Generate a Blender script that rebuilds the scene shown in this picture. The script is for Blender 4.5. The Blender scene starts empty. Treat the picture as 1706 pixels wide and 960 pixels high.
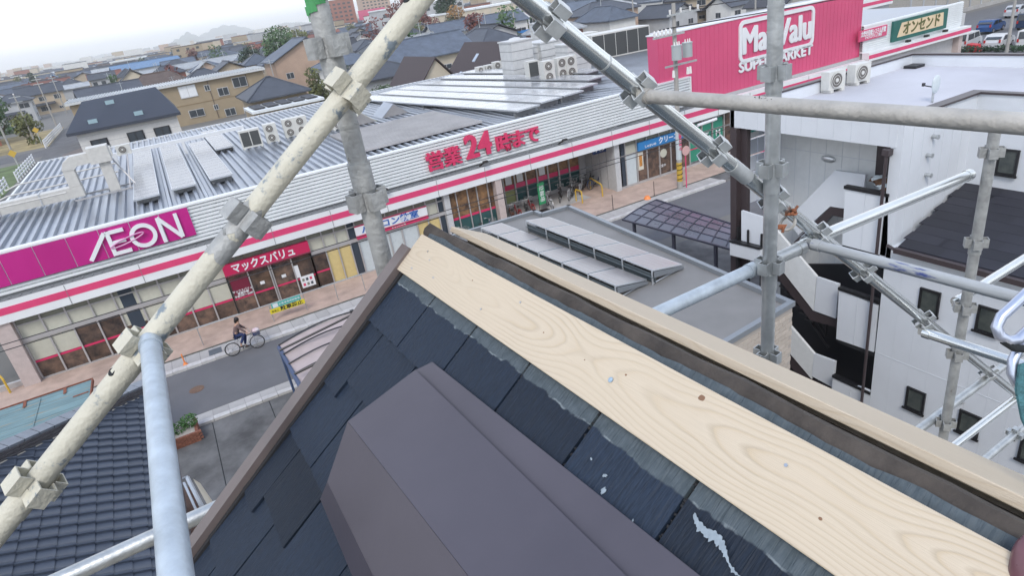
import bpy, bmesh, math, random
from mathutils import Vector, Matrix, Quaternion
random.seed(7)
SC = bpy.context.scene
COL = SC.collection
# ---------------------------------------------------------------- camera
CAMH = 13.0
RM = [[0.8623831, -0.3210641, 0.3914247], [-0.4851477, -0.3031791, 0.8201915], [-0.1446623, -0.8972181, -0.41722]]
RMAT = Matrix(RM)                      # camera (right, down, forward) -> world
FPX, CX, CY = 1070.0, 853.0, 480.0
CAM = Vector((0, 0, CAMH))
cd = bpy.data.cameras.new('camera'); cam = bpy.data.objects.new('camera', cd); COL.objects.link(cam)
cd.sensor_width = 36; cd.lens = FPX / 1706 * 36; cd.clip_start = .05; cd.clip_end = 12000
rt, dn, fw = (RMAT @ Vector(v) for v in ((1,0,0),(0,1,0),(0,0,1)))
mw = Matrix((rt, -dn, -fw)).transposed().to_4x4(); mw.translation = CAM
cam.matrix_world = mw
SC.camera = cam
# ---------------------------------------------------------------- world + sun
SUN_EL, SUN_AZ = math.radians(46), math.radians(-142)    # azimuth from +Y toward +X
w = bpy.data.worlds.new('World'); SC.world = w; w.use_nodes = True
nt = w.node_tree; nt.nodes.clear()
out = nt.nodes.new('ShaderNodeOutputWorld'); bg = nt.nodes.new('ShaderNodeBackground')
sky = nt.nodes.new('ShaderNodeTexSky'); sky.sky_type = 'NISHITA'; sky.sun_disc = False
sky.sun_elevation = SUN_EL; sky.sun_rotation = SUN_AZ; sky.air_density = 1; sky.dust_density = 2; sky.altitude = 0
mx = nt.nodes.new('ShaderNodeMix'); mx.data_type = 'RGBA'; mx.inputs[0].default_value = .85
tcw = nt.nodes.new('ShaderNodeTexCoord'); sxw = nt.nodes.new('ShaderNodeSeparateXYZ'); nt.links.new(tcw.outputs['Generated'], sxw.inputs[0])
rpw = nt.nodes.new('ShaderNodeValToRGB'); nt.links.new(sxw.outputs[2], rpw.inputs[0])      # overcast veil: white low down, bluer overhead
rpw.color_ramp.elements[0].position = 0; rpw.color_ramp.elements[0].color = (1, 1, 1, 1)
rpw.color_ramp.elements[1].position = .75; rpw.color_ramp.elements[1].color = (.38, .46, .63, 1)
kk = rpw.color_ramp.elements.new(.22); kk.color = (.80, .85, .93, 1)
vm = nt.nodes.new('ShaderNodeVectorMath'); vm.operation = 'SCALE'; vm.inputs['Scale'].default_value = 14.5
nt.links.new(rpw.outputs[0], vm.inputs[0]); nt.links.new(vm.outputs[0], mx.inputs[7])
nt.links.new(sky.outputs[0], mx.inputs[6]); nt.links.new(mx.outputs[2], bg.inputs[0])
bg.inputs[1].default_value = .10
nt.links.new(bg.outputs[0], out.inputs[0])
sl = bpy.data.lights.new('sun', 'SUN'); sl.energy = 1.5; sl.angle = math.radians(18); sl.color = (1, .95, .88)
so = bpy.data.objects.new('sun', sl); COL.objects.link(so)
sdir = Vector((math.sin(SUN_AZ)*math.cos(SUN_EL), math.cos(SUN_AZ)*math.cos(SUN_EL), math.sin(SUN_EL)))
so.rotation_euler = sdir.to_track_quat('Z', 'Y').to_euler(); so.location = (-30, -40, 60)
SC.view_settings.view_transform = 'Standard'; SC.view_settings.look = 'None'
SC.view_settings.exposure = .40; SC.view_settings.gamma = 1
SC.cycles.use_denoising = True
SC.cycles.max_bounces = 6; SC.cycles.volume_bounces = 2; SC.cycles.caustics_reflective = False; SC.cycles.caustics_refractive = False
# ---------------------------------------------------------------- measuring helpers (photogrammetry of the place)
def ray(px, py): return RMAT @ Vector(((px-CX)/FPX, (py-CY)/FPX, 1))
def on(px, py, ax, v):
    r = ray(px, py); return CAM + r*((v-CAM[ax])/r[ax])
def G(px, py, z=0): return on(px, py, 2, z)
# ---------------------------------------------------------------- materials
MATS = {}
def mat(name, col, rough=.6, metal=0, spec=.5, var=0, vscale=5, bump=0, bscale=30, col2=None, rvar=0, stretch=None, streak=0, dirt=None, dscale=1.5, dthr=.6):
    """procedural principled: colour variation by noise, per-object variation, bump"""
    if name in MATS: return MATS[name]
    m = bpy.data.materials.new(name); m.use_nodes = True; MATS[name] = m
    N = m.node_tree.nodes; L = m.node_tree.links; b = N['Principled BSDF']
    b.inputs['Base Color'].default_value = (*col, 1); b.inputs['Roughness'].default_value = rough
    b.inputs['Metallic'].default_value = metal; b.inputs['Specular IOR Level'].default_value = spec
    tc = N.new('ShaderNodeTexCoord'); mp = N.new('ShaderNodeMapping'); L.new(tc.outputs['Object'], mp.inputs[0])
    if stretch: mp.inputs['Scale'].default_value = stretch
    cur = None
    if var or col2:
        nz = N.new('ShaderNodeTexNoise'); nz.inputs['Scale'].default_value = vscale; nz.inputs['Detail'].default_value = 6; nz.inputs['Roughness'].default_value = .62
        L.new(mp.outputs[0], nz.inputs[0])
        rp = N.new('ShaderNodeValToRGB'); L.new(nz.outputs[0], rp.inputs[0])
        c2 = col2 or tuple(c*(1+var) for c in col); c1 = col if col2 else tuple(c*(1-var) for c in col)
        rp.color_ramp.elements[0].position = .33; rp.color_ramp.elements[1].position = .67
        rp.color_ramp.elements[0].color = (*c1, 1); rp.color_ramp.elements[1].color = (*c2, 1)
        cur = rp.outputs[0]
        rr = N.new('ShaderNodeMapRange'); L.new(nz.outputs[0], rr.inputs[0]); rr.inputs[3].default_value = max(.03, rough-.12); rr.inputs[4].default_value = min(1, rough+.12)
        L.new(rr.outputs[0], b.inputs['Roughness'])
    if dirt:
        nd = N.new('ShaderNodeTexNoise'); nd.inputs['Scale'].default_value = dscale; nd.inputs['Detail'].default_value = 8; nd.inputs['Roughness'].default_value = .7
        L.new(mp.outputs[0], nd.inputs[0])
        r2 = N.new('ShaderNodeMapRange'); r2.inputs[1].default_value = dthr-.03; r2.inputs[2].default_value = dthr+.03; L.new(nd.outputs[0], r2.inputs[0])
        mm = N.new('ShaderNodeMix'); mm.data_type = 'RGBA'; L.new(r2.outputs[0], mm.inputs[0])
        if cur: L.new(cur, mm.inputs[6])
        else: mm.inputs[6].default_value = (*col, 1)
        mm.inputs[7].default_value = (*dirt, 1); cur = mm.outputs[2]
    if rvar:
        oi = N.new('ShaderNodeObjectInfo'); mr = N.new('ShaderNodeMapRange'); L.new(oi.outputs['Random'], mr.inputs[0]); mr.inputs[3].default_value = 1-rvar; mr.inputs[4].default_value = 1+rvar
        hs = N.new('ShaderNodeHueSaturation'); L.new(mr.outputs[0], hs.inputs['Value'])
        if cur: L.new(cur, hs.inputs['Color'])
        else: hs.inputs['Color'].default_value = (*col, 1)
        cur = hs.outputs[0]
    if cur: L.new(cur, b.inputs['Base Color'])
    if bump:
        nb = N.new('ShaderNodeTexNoise'); nb.inputs['Scale'].default_value = bscale; nb.inputs['Detail'].default_value = 5; L.new(mp.outputs[0], nb.inputs[0])
        bp = N.new('ShaderNodeBump'); bp.inputs['Strength'].default_value = bump; bp.inputs['Distance'].default_value = .02; L.new(nb.outputs[0], bp.inputs['Height']); L.new(bp.outputs[0], b.inputs['Normal'])
    return m
# ---------------------------------------------------------------- mesh builder
class MB:
    def __init__(s): s.v = []; s.f = []
    def add(s, vs, fs):
        o = len(s.v); s.v += [tuple(v) for v in vs]; s.f += [tuple(i+o for i in f) for f in fs]; return s
    def para(s, o, a, b, c):
        o, a, b, c = (Vector(x) for x in (o, a, b, c))
        P = [o, o+a, o+a+b, o+b, o+c, o+a+c, o+a+b+c, o+b+c]
        F = [(0,3,2,1),(4,5,6,7),(0,1,5,4),(1,2,6,5),(2,3,7,6),(3,0,4,7)]
        if a.cross(b).dot(c) < 0: F = [f[::-1] for f in F]
        return s.add(P, F)
    def box(s, x0, x1, y0, y1, z0, z1): return s.para((x0,y0,z0), (x1-x0,0,0), (0,y1-y0,0), (0,0,z1-z0))
    def cbox(s, c, d): return s.box(c[0]-d[0]/2, c[0]+d[0]/2, c[1]-d[1]/2, c[1]+d[1]/2, c[2]-d[2]/2, c[2]+d[2]/2)
    def poly(s, pts): return s.add(pts, [tuple(range(len(pts)))])
    def prism(s, pts, vec):
        pts = [Vector(p) for p in pts]; v = Vector(vec); n = len(pts)
        nr = Vector((0,0,0))
        for i in range(n): nr += pts[i].cross(pts[(i+1) % n])
        if nr.dot(v) > 0: pts = pts[::-1]
        return s.add(pts+[p+v for p in pts], [tuple(range(n)), tuple(range(2*n-1, n-1, -1))] + [(i, i+n, (i+1) % n+n, (i+1) % n) for i in range(n)])
    def tube(s, p, q, r, n=12, r2=None, cap=True, hollow=0):
        p, q = Vector(p), Vector(q); d = (q-p).normalized(); r2 = r if r2 is None else r2
        u = d.orthogonal().normalized(); w = d.cross(u)
        A = [p+(u*math.cos(t)+w*math.sin(t))*r for t in (2*math.pi*i/n for i in range(n))]
        B = [q+(u*math.cos(t)+w*math.sin(t))*r2 for t in (2*math.pi*i/n for i in range(n))]
        F = [(i, (i+1) % n, (i+1) % n+n, i+n) for i in range(n)]
        if cap: F += [tuple(range(n-1, -1, -1)), tuple(range(n, 2*n))]
        return s.add(A+B, F)
    def path(s, pts, r, n=8, closed=False):
        pts = [Vector(p) for p in pts]; m = len(pts); rings = []; u = None
        for i in range(m):
            if closed: d = pts[(i+1) % m]-pts[i-1]
            else: d = pts[min(i+1, m-1)]-pts[max(i-1, 0)]
            d.normalize()
            if u is None: u = d.orthogonal().normalized()
            u = (u-d*u.dot(d)).normalized(); w = d.cross(u)
            rr = r[i] if isinstance(r, (list, tuple)) else r
            rings.append([pts[i]+(u*math.cos(2*math.pi*k/n)+w*math.sin(2*math.pi*k/n))*rr for k in range(n)])
        V = [v for g in rings for v in g]; F = []
        for i in range(m if closed else m-1):
            a, b = i*n, ((i+1) % m)*n
            F += [(a+k, a+(k+1) % n, b+(k+1) % n, b+k) for k in range(n)]
        if not closed: F += [tuple(range(n-1, -1, -1)), tuple(range((m-1)*n, m*n))]
        return s.add(V, F)
    def ring(s, c, ax, R, r, n=20, m=6):
        c = Vector(c); ax = Vector(ax).normalized(); u = ax.orthogonal().normalized(); w = ax.cross(u)
        return s.path([c+(u*math.cos(2*math.pi*i/n)+w*math.sin(2*math.pi*i/n))*R for i in range(n)], r, m, True)
    def disc(s, c, ax, r, h, n=16): c = Vector(c); ax = Vector(ax).normalized(); return s.tube(c-ax*h/2, c+ax*h/2, r, n)
    def ell(s, c, rx, ry, rz, n=10, m=6, jit=0, rnd=random):
        V = [(c[0], c[1], c[2]-rz)]
        for j in range(1, m):
            a = -math.pi/2+math.pi*j/m
            for i in range(n):
                b = 2*math.pi*i/n; k = 1+rnd.uniform(-jit, jit)
                V.append((c[0]+rx*math.cos(a)*math.cos(b)*k, c[1]+ry*math.cos(a)*math.sin(b)*k, c[2]+rz*math.sin(a)*k))
        V.append((c[0], c[1], c[2]+rz)); F = [(0, 1+(i+1) % n, 1+i) for i in range(n)]
        for j in range(m-2):
            F += [(1+j*n+i, 1+j*n+(i+1) % n, 1+(j+1)*n+(i+1) % n, 1+(j+1)*n+i) for i in range(n)]
        t = len(V)-1; F += [(t, 1+(m-2)*n+i, 1+(m-2)*n+(i+1) % n) for i in range(n)]
        return s.add(V, F)
    def xf(s, M): s.v = [tuple(M @ Vector(v)) for v in s.v]; return s
    def mesh(s, name, mats, smooth=False, ang=40):
        me = bpy.data.meshes.new(name); me.from_pydata(s.v, [], s.f)
        for m in (mats if isinstance(mats, (list, tuple)) else [mats]): me.materials.append(m)
        if smooth:
            me.polygons.foreach_set('use_smooth', [True]*len(me.polygons)); me.set_sharp_from_angle(angle=math.radians(ang))
        me.update(); return me
def mesh_obj(name, me, parent=None, loc=None, rot=None, label=None, kind=None):
    o = bpy.data.objects.new(name, me); COL.objects.link(o)
    if parent: o.parent = parent
    if loc is not None: o.location = loc
    if rot is not None: o.rotation_euler = rot
    if label: o['label'] = label
    if kind: o['kind'] = kind
    return o
def base(o):                                 # world offset of an unrotated parent chain
    v = Vector((0,0,0))
    while o: v += o.location; o = o.parent
    return v
def thing(name, label, cat, loc=(0,0,0), group=None, rot=None, mtx=None):
    o = bpy.data.objects.new(name, None); COL.objects.link(o); o.empty_display_size = .2
    if mtx is not None: o.matrix_world = mtx
    else:
        o.location = loc
        if rot is not None: o.rotation_euler = rot
    o['label'] = label; o['category'] = cat
    if group: o['group'] = group
    return o
def part(name, mb, m, parent, smooth=False, label=None, kind=None, local=False, ang=40):
    if not local:
        b = base(parent); mb.v = [(x-b.x, y-b.y, z-b.z) for x, y, z in mb.v]
    return mesh_obj(name, mb.mesh(name, m, smooth, ang), parent, label=label, kind=kind)
def single(name, mb, m, label, cat, loc, group=None, smooth=False):
    b = Vector(loc); mb.v = [(x-b.x, y-b.y, z-b.z) for x, y, z in mb.v]
    o = mesh_obj(name, mb.mesh(name, m, smooth), None, loc=loc, label=label); o['category'] = cat
    if group: o['group'] = group
    return o
def struct(name, mb, m, smooth=False): return mesh_obj(name, mb.mesh(name, m, smooth), kind='structure')
def stuff(name, mb, m, label, cat=None, smooth=False):
    o = mesh_obj(name, mb.mesh(name, m, smooth), label=label, kind='stuff'); o['category'] = cat or name.replace('_', ' '); return o
TXT = {}
def text_mesh(s, size, ext=.01, off=0., m=None, align='CENTER'):
    k = (s, size, ext, off, m.name if m else '', align)
    if k in TXT: return TXT[k]
    c = bpy.data.curves.new('lettering', 'FONT'); c.body = s; c.size = size; c.extrude = ext; c.offset = off; c.resolution_u = 3
    c.align_x = align; c.align_y = 'CENTER'
    o = bpy.data.objects.new('lettering', c); COL.objects.link(o)
    dg = bpy.context.evaluated_depsgraph_get(); me = bpy.data.meshes.new_from_object(o.evaluated_get(dg))
    bpy.data.objects.remove(o)
    if m: me.materials.clear(); me.materials.append(m)
    TXT[k] = me; return me
def letters(s, size, pos, parent, m, rot=(math.pi/2,0,0), ext=.01, off=0., name='lettering', sx=1, align='CENTER'):
    b = base(parent) if parent else Vector()
    o = mesh_obj(name, text_mesh(s, size, ext, off, m, align), parent, loc=Vector(pos)-b, rot=rot); o.scale = (sx, 1, 1); return o
# ================================================================ OUR HOUSE (local frame: x = across ridge, y = along ridge, z)
AZ = math.radians(2.5); PITCH = math.radians(38); CP, SP = math.cos(PITCH), math.sin(PITCH)
def RS(s, d, off=0.):                       # left slope: s metres down from the lower board edge, d along the ridge
    return Vector((.456-s*CP-SP*off, d, CAMH-.582-s*SP+CP*off))
APX, APZ = .560, CAMH-.5008
def slate_mat():
    m = mat('slate', (.0135,.022,.038), rough=.62, spec=.28, var=.25, vscale=9, stretch=(6,26,6), rvar=.34)
    N = m.node_tree.nodes; L = m.node_tree.links; b = N['Principled BSDF']
    tc = N.new('ShaderNodeTexCoord'); sx = N.new('ShaderNodeSeparateXYZ'); L.new(tc.outputs['Object'], sx.inputs[0])
    nz = N.new('ShaderNodeTexNoise'); nz.inputs['Scale'].default_value = 22; nz.inputs['Detail'].default_value = 8; L.new(tc.outputs['Object'], nz.inputs[0])
    ad = N.new('ShaderNodeMath'); ad.operation = 'MULTIPLY_ADD'; ad.inputs[1].default_value = .02; L.new(nz.outputs[0], ad.inputs[0]); L.new(sx.outputs[0], ad.inputs[2])
    mr = N.new('ShaderNodeMapRange'); mr.inputs[1].default_value = .4415; mr.inputs[2].default_value = .4435; L.new(ad.outputs[0], mr.inputs[0])
    old = b.inputs['Base Color'].links[0].from_socket
    # weathered band that the old cap used to cover
    n2 = N.new('ShaderNodeTexNoise'); n2.inputs['Scale'].default_value = 60; n2.inputs['Detail'].default_value = 6; L.new(tc.outputs['Object'], n2.inputs[0])
    rp = N.new('ShaderNodeValToRGB'); rp.color_ramp.elements[0].color = (.06,.078,.09,1); rp.color_ramp.elements[1].color = (.095,.118,.135,1); rp.color_ramp.elements[0].position = .3; rp.color_ramp.elements[1].position = .75
    L.new(n2.outputs[0], rp.inputs[0])
    m1 = N.new('ShaderNodeMix'); m1.data_type = 'RGBA'; L.new(mr.outputs[0], m1.inputs[0]); L.new(old, m1.inputs[6]); L.new(rp.outputs[0], m1.inputs[7])
    # chalky residue along the edge of that band
    ab = N.new('ShaderNodeMath'); ab.operation = 'SUBTRACT'; ab.inputs[1].default_value = .4425; L.new(ad.outputs[0], ab.inputs[0])
    a2 = N.new('ShaderNodeMath'); a2.operation = 'ABSOLUTE'; L.new(ab.outputs[0], a2.inputs[0])
    m2 = N.new('ShaderNodeMapRange'); m2.inputs[1].default_value = .0018; m2.inputs[2].default_value = .0006; L.new(a2.outputs[0], m2.inputs[0])
    n3 = N.new('ShaderNodeTexNoise'); n3.inputs['Scale'].default_value = 34; n3.inputs['Detail'].default_value = 4; L.new(tc.outputs['Object'], n3.inputs[0])
    m3 = N.new('ShaderNodeMapRange'); m3.inputs[1].default_value = .5; m3.inputs[2].default_value = .62; L.new(n3.outputs[0], m3.inputs[0])
    mu = N.new('ShaderNodeMath'); mu.operation = 'MULTIPLY'; L.new(m2.outputs[0], mu.inputs[0]); L.new(m3.outputs[0], mu.inputs[1])
    m4 = N.new('ShaderNodeMix'); m4.data_type = 'RGBA'; L.new(mu.outputs[0], m4.inputs[0]); L.new(m1.outputs[2], m4.inputs[6]); m4.inputs[7].default_value = (.19,.22,.235,1)
    L.new(m4.outputs[2], b.inputs['Base Color'])
    # embossed slate grain running down the slope
    mp = N.new('ShaderNodeMapping'); mp.inputs['Scale'].default_value = (9,85,9); L.new(tc.outputs['Object'], mp.inputs[0])
    nb = N.new('ShaderNodeTexNoise'); nb.inputs['Scale'].default_value = 1.6; nb.inputs['Detail'].default_value = 4; nb.inputs['Distortion'].default_value = .7; L.new(mp.outputs[0], nb.inputs[0])
    bp = N.new('ShaderNodeBump'); bp.inputs['Strength'].default_value = .75; bp.inputs['Distance'].default_value = .006; L.new(nb.outputs[0], bp.inputs['Height']); L.new(bp.outputs[0], b.inputs['Normal'])
    return m
def wood_mat():
    m = bpy.data.materials.new('pine'); m.use_nodes = True
    N = m.node_tree.nodes; L = m.node_tree.links; b = N['Principled BSDF']; b.inputs['Roughness'].default_value = .62; b.inputs['Specular IOR Level'].default_value = .3
    tc = N.new('ShaderNodeTexCoord')
    sx = N.new('ShaderNodeSeparateXYZ'); L.new(tc.outputs['Object'], sx.inputs[0])
    def math_(op, a, b=None, c=None):
        q = N.new('ShaderNodeMath'); q.operation = op
        for k_, v_ in enumerate((a, b, c)):
            if v_ is None: continue
            if isinstance(v_, (int, float)): q.inputs[k_].default_value = v_
            else: L.new(v_, q.inputs[k_])
        return q.outputs[0]
    def noise_(scale, sc, det=2.0):
        mp = N.new('ShaderNodeMapping'); mp.inputs['Scale'].default_value = sc; L.new(tc.outputs['Object'], mp.inputs[0])
        nz = N.new('ShaderNodeTexNoise'); nz.inputs['Scale'].default_value = scale; nz.inputs['Detail'].default_value = det; L.new(mp.outputs[0], nz.inputs[0]); return nz.outputs[0]
    # growth rings: a cone of rings about a wandering pith line, cut by the face of the plank
    wa = math_('MULTIPLY_ADD', noise_(1.7, (0,1,0)), .10, -.05)
    u_ = math_('ADD', math_('SUBTRACT', sx.outputs[0], .492), wa)
    h_ = math_('MULTIPLY_ADD', noise_(1.5, (0.6,1,0)), .16, -.055)
    r_ = math_('SQRT', math_('ADD', math_('MULTIPLY', u_, u_), math_('MULTIPLY', h_, h_)))
    rg = math_('MULTIPLY_ADD', r_, 210, math_('MULTIPLY', noise_(9, (3,.6,1), 3), 1.6))
    fr = N.new('ShaderNodeMath'); fr.operation = 'FRACT'; L.new(rg, fr.inputs[0])
    rp = N.new('ShaderNodeValToRGB'); e = rp.color_ramp.elements; e[0].position = 0; e[0].color = (.465,.385,.285,1); e[1].position = .24; e[1].color = (.585,.50,.385,1)
    k = e.new(.75); k.color = (.57,.48,.365,1); k = e.new(.93); k.color = (.53,.43,.30,1); k = e.new(1); k.color = (.465,.385,.285,1)
    L.new(fr.outputs[0], rp.inputs[0])
    # soft warm blush + fine fibre
    n2 = N.new('ShaderNodeTexNoise'); n2.inputs['Scale'].default_value = 7; L.new(tc.outputs['Object'], n2.inputs[0])
    mm = N.new('ShaderNodeMix'); mm.data_type = 'RGBA'; mm.blend_type = 'MIX'; L.new(rp.outputs[0], mm.inputs[6]); mm.inputs[7].default_value = (.58,.49,.37,1)
    mr = N.new('ShaderNodeMapRange'); mr.inputs[1].default_value = .3; mr.inputs[2].default_value = .7; mr.inputs[3].default_value = .0; mr.inputs[4].default_value = .85; L.new(n2.outputs[0], mr.inputs[0]); L.new(mr.outputs[0], mm.inputs[0])
    mp2 = N.new('ShaderNodeMapping'); mp2.inputs['Scale'].default_value = (900,14,900); L.new(tc.outputs['Object'], mp2.inputs[0])
    n3 = N.new('ShaderNodeTexNoise'); n3.inputs['Scale'].default_value = 1; L.new(mp2.outputs[0], n3.inputs[0])
    hs = N.new('ShaderNodeHueSaturation'); m5 = N.new('ShaderNodeMapRange'); m5.inputs[3].default_value = .93; m5.inputs[4].default_value = 1.07; L.new(n3.outputs[0], m5.inputs[0]); L.new(m5.outputs[0], hs.inputs['Value']); L.new(mm.outputs[2], hs.inputs['Color'])
    L.new(hs.outputs[0], b.inputs['Base Color'])
    bp = N.new('ShaderNodeBump'); bp.inputs['Strength'].default_value = .25; bp.inputs['Distance'].default_value = .002; L.new(n3.outputs[0], bp.inputs['Height']); L.new(bp.outputs[0], b.inputs['Normal'])
    return m
M_slate = slate_mat(); M_wood = wood_mat()
M_knot = mat('knot', (.22,.12,.07), rough=.7); M_pith = mat('pith_mark', (.42,.40,.38), rough=.8)
M_felt = mat('roofing_felt', (.034,.027,.022), rough=.8, var=.35, vscale=14, bump=.5, bscale=25, col2=(.08,.066,.055))
M_under = mat('underlay', (.018,.018,.02), rough=.9)
M_verge = mat('verge_metal', (.145,.118,.112), rough=.45, var=.1, vscale=6)
M_cap = mat('cap_metal', (.066,.058,.074), rough=.36, spec=.7, var=.08, vscale=5, bump=.02, bscale=25, dirt=(.16,.15,.165), dscale=55, dthr=.735)
M_siding = mat('siding_cream', (.55,.5,.42), rough=.7, var=.06)
M_zinc = mat('zinc', (.58,.6,.62), rough=.3, metal=1)
M_screw = mat('screw_steel', (.45,.55,.62), rough=.3, metal=.9)
house = thing('house', 'steep slate roofed house the photo is taken from, its ridge stripped open for new boards', 'house', (0,0,0), rot=(0,0,AZ))
# structural body
mb = MB(); H = CAMH
mb.prism([(-2.1,1.28,0),(3.2,1.28,0),(3.2,1.28,H-2.62),(APX,1.28,APZ-.09),(-2.1,1.28,H-2.62)], (0,-9.3,0))
part('wall', mb, M_siding, house, local=True)
mb = MB(); mb.para(RS(-.13,1.44,-.035), RS(3.6,1.44,-.035)-RS(-.13,1.44,-.035), (0,-9.6,0), (-SP*.03,0,CP*.03)); part('sheathing', mb, M_under, house, local=True)
mb = MB(); mb.para((APX,1.44,APZ-.04), (3.0*CP,0,-3.0*SP), (0,-9.6,0), (SP*.03,0,CP*.03)); part('far_slope', mb, M_slate, house, local=True)
rnd = random.Random(3)
def shingle(k, d0, d1, s0, s1):
    mb = MB(); n = 12; g = .0026
    top = [RS(s0, d0+g+(d1-d0-2*g)*i/n, .0005) for i in range(n+1)]
    bot = [RS(s1+rnd.uniform(-.002,.002), d0+g+rnd.uniform(-.001,.001)+(d1-d0-2*g)*i/n, .0105) for i in range(n+1)]
    lo = [p+Vector((SP,0,-CP))*.009 for p in bot]
    V = top+bot+lo; m = n+1
    F = [(i, i+1, m+i+1, m+i) for i in range(n)]+[(m+i, m+i+1, 2*m+i+1, 2*m+i) for i in range(n)]
    tl = len(V); V += [p+Vector((SP,0,-CP))*.006 for p in (top[0], top[-1])]
    F += [(0, m, 2*m, tl), (n, tl+1, 3*m-1, 2*m-1)]
    mb.add(V, F); part('shingle', mb, M_slate, house, local=True)
for k in range(14):
    sb = .14+.155*k; st = -.115 if k == 0 else sb-.2
    off = 0 if k % 2 == 0 else .095
    edges = [1.208+off-.19*j for j in range(13)]
    cuts = [1.405]+[e for e in edges if e < 1.38]
    for i in range(len(cuts)-1):
        b = sb+(0 if k % 2 == 0 else (.02 if i % 2 == 0 else -.022))+rnd.uniform(-.003,.003)
        shingle(k, cuts[i+1], cuts[i], st, b)
# verge flashing (brown, along the gable), near one and its mitred top
mb = MB()
A, B = RS(-.06,1.405,.004), RS(3.6,1.405,.004)
n_ = Vector((-SP,0,CP)); mb.para(A, B-A, (0,.045,0), n_*.022); mb.para(A+Vector((0,.045,0)), B-A, (0,.006,0), n_*-.14)
part('verge_flashing', mb, M_verge, house, local=True)
mb = MB(); mb.para(RS(-.005,1.40,.002), RS(3.6,1.40,.002)-RS(-.005,1.40,.002), (0,-.012,0), n_*.009); part('verge_trim', mb, M_under, house, local=True)
# felt lapped over the ridge, wrinkled
mb = MB(); n = 70; prof = 8; V = []
for i in range(n+1):
    d = 1.43-i*(2.9/n)
    w = .0022*math.sin(d*31)+.002*math.sin(d*13+1)+rnd.uniform(-.0012,.0012)
    op = max(0, (d-1.3)/.12)
    pts = [(-.100, .000), (-.106, .0005), (-.112, .002+w*.4+.004*op), (-.122, .0035+w*.5+.006*op)]
    P = [RS(s, d, o) for s, o in pts]
    P += [Vector((APX+.003, d, APZ+.003+w*.6+.006*op)), Vector((APX+.016, d, APZ-.004+w*.8)), Vector((APX+.03, d, APZ-.018)), Vector((APX+.07, d, APZ-.050)), Vector((APX+.16, d, APZ-.120))]
    V += P
q = 9; F = [(i*q+j, (i+1)*q+j, (i+1)*q+j+1, i*q+j+1) for i in range(n) for j in range(q-1)]
mb.add(V, F); o = part('ridge_felt', mb, M_felt, house, smooth=True, local=True)
mb = MB(); n = 150; V = []; rj = random.Random(4); jv_ = 0
for i in range(n+1):
    d = 1.40-i*(2.6/n); jv_ = .7*jv_+rj.uniform(-.0016,.0016)
    V += [RS(-.085, d, .0045), RS(-.1175+jv_+.0018*math.sin(d*23), d, .0065), RS(-.1175+jv_+.0018*math.sin(d*23), d, .001)]
mb.add(V, [(3*i+j, 3*i+3+j, 3*i+4+j, 3*i+1+j) for i in range(n) for j in (0,1)]); part('slate_lip', mb, M_slate, house, local=True)
mb = MB(); mb.box(.622,.66,-1.2,1.36,APZ-.075,APZ-.038); part('packing_strip', mb, M_wood, house, local=True)
# ---------------------------------------------------------------- the two pine boards on the ridge
def board(name_label, P0, across, up, d0, d1, grp='new pine ridge boards'):
    t = thing('pine_board', name_label, 'board', (0,0,0), grp, (0,0,AZ))
    mb = MB(); r = .0012
    a = across.length; un = up.length; ax = across.normalized(); ux = up.normalized()
    prof = [(r,0),(a-r,0),(a,r),(a,un-r),(a-r,un),(r,un),(0,un-r),(0,r)]
    bow = lambda d: .0
    pts0 = [P0+ax*x+ux*y for x, y in prof]
    mb.prism([Vector((p.x, d1, p.z)) for p in pts0], (0,d0-d1,0))
    part('plank', mb, M_wood, t, local=True)
    return t
up = Vector((-SP,0,CP)); off = .0002
low = RS(0,0,.0085); board1 = board('pale pine board nailed along the near side of the ridge, knots and a screw showing', Vector((low.x,0,low.z)), Vector((.105*CP,0,.105*SP)), up*.0105, -1.3, 1.408)
b2 = math.radians(28)
board2 = board('pale pine board on the far side of the ridge, lifted over a dark gap', Vector((.600,0,CAMH-.519)), Vector((.105*math.cos(b2),0,-.105*math.sin(b2))), Vector((math.sin(b2),0,math.cos(b2)))*.014, -1.3, 1.405)
def B1(d, s, h=.0192): return RS(s, d, h)
Q = Quaternion((0,1,0), -PITCH)
def spot(d, s, r, m, name, ry=1.6, h=.0191, dome=.0003):
    mb = MB(); rr = random.Random(int(d*1000)); n = 14
    ring_ = [(math.cos(2*math.pi*i/n)*r*rr.uniform(.85,1.1), math.sin(2*math.pi*i/n)*r*ry*rr.uniform(.85,1.1)) for i in range(n)]
    V = [RS(s-x, d+y, h) for x, y in ring_]+[RS(s, d, h+dome)]
    mb.add(V, [(i, (i+1) % n, n) for i in range(n)]); return part(name, mb, m, board1, local=True)
for d, s, r, m in ((.499,-.090,.0042,M_knot),(.712,-.052,.0012,M_knot),(.829,-.055,.0013,M_knot),(.626,-.065,.0016,M_knot),(1.104,-.070,.0016,M_knot),(1.347,-.022,.0026,M_pith),(1.24,-.031,.0024,M_pith),(.30,-.04,.0018,M_knot),(1.30,-.06,.0022,M_pith)):
    spot(d, s, r, m, 'knot', 1.3 if m is M_knot else 2.2)
for d, s in ((.644,-.047),(-.05,-.05)):
    mb = MB(); c = RS(s, d, .0195); mb.tube(c, c+up*.0012, .0042, 18); 
    ax = Vector((CP,0,SP)); 
    for a_, b_ in ((ax, Vector((0,1,0))), (Vector((0,1,0)), ax)): mb.para(c+up*.0012-a_*.0022-b_*.0005, a_*.0044, b_*.001, up*.0004)
    part('screw', mb, M_screw, board1, local=True)
for d, s in ((1.33,-.075),(1.02,-.03),(.93,-.08),(.36,-.07),(.18,-.035)):
    mb = MB(); c = RS(s, d, .0193); mb.tube(c, c+up*.0006, .0022, 12); part('nail', mb, M_zinc, board1, local=True)
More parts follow.
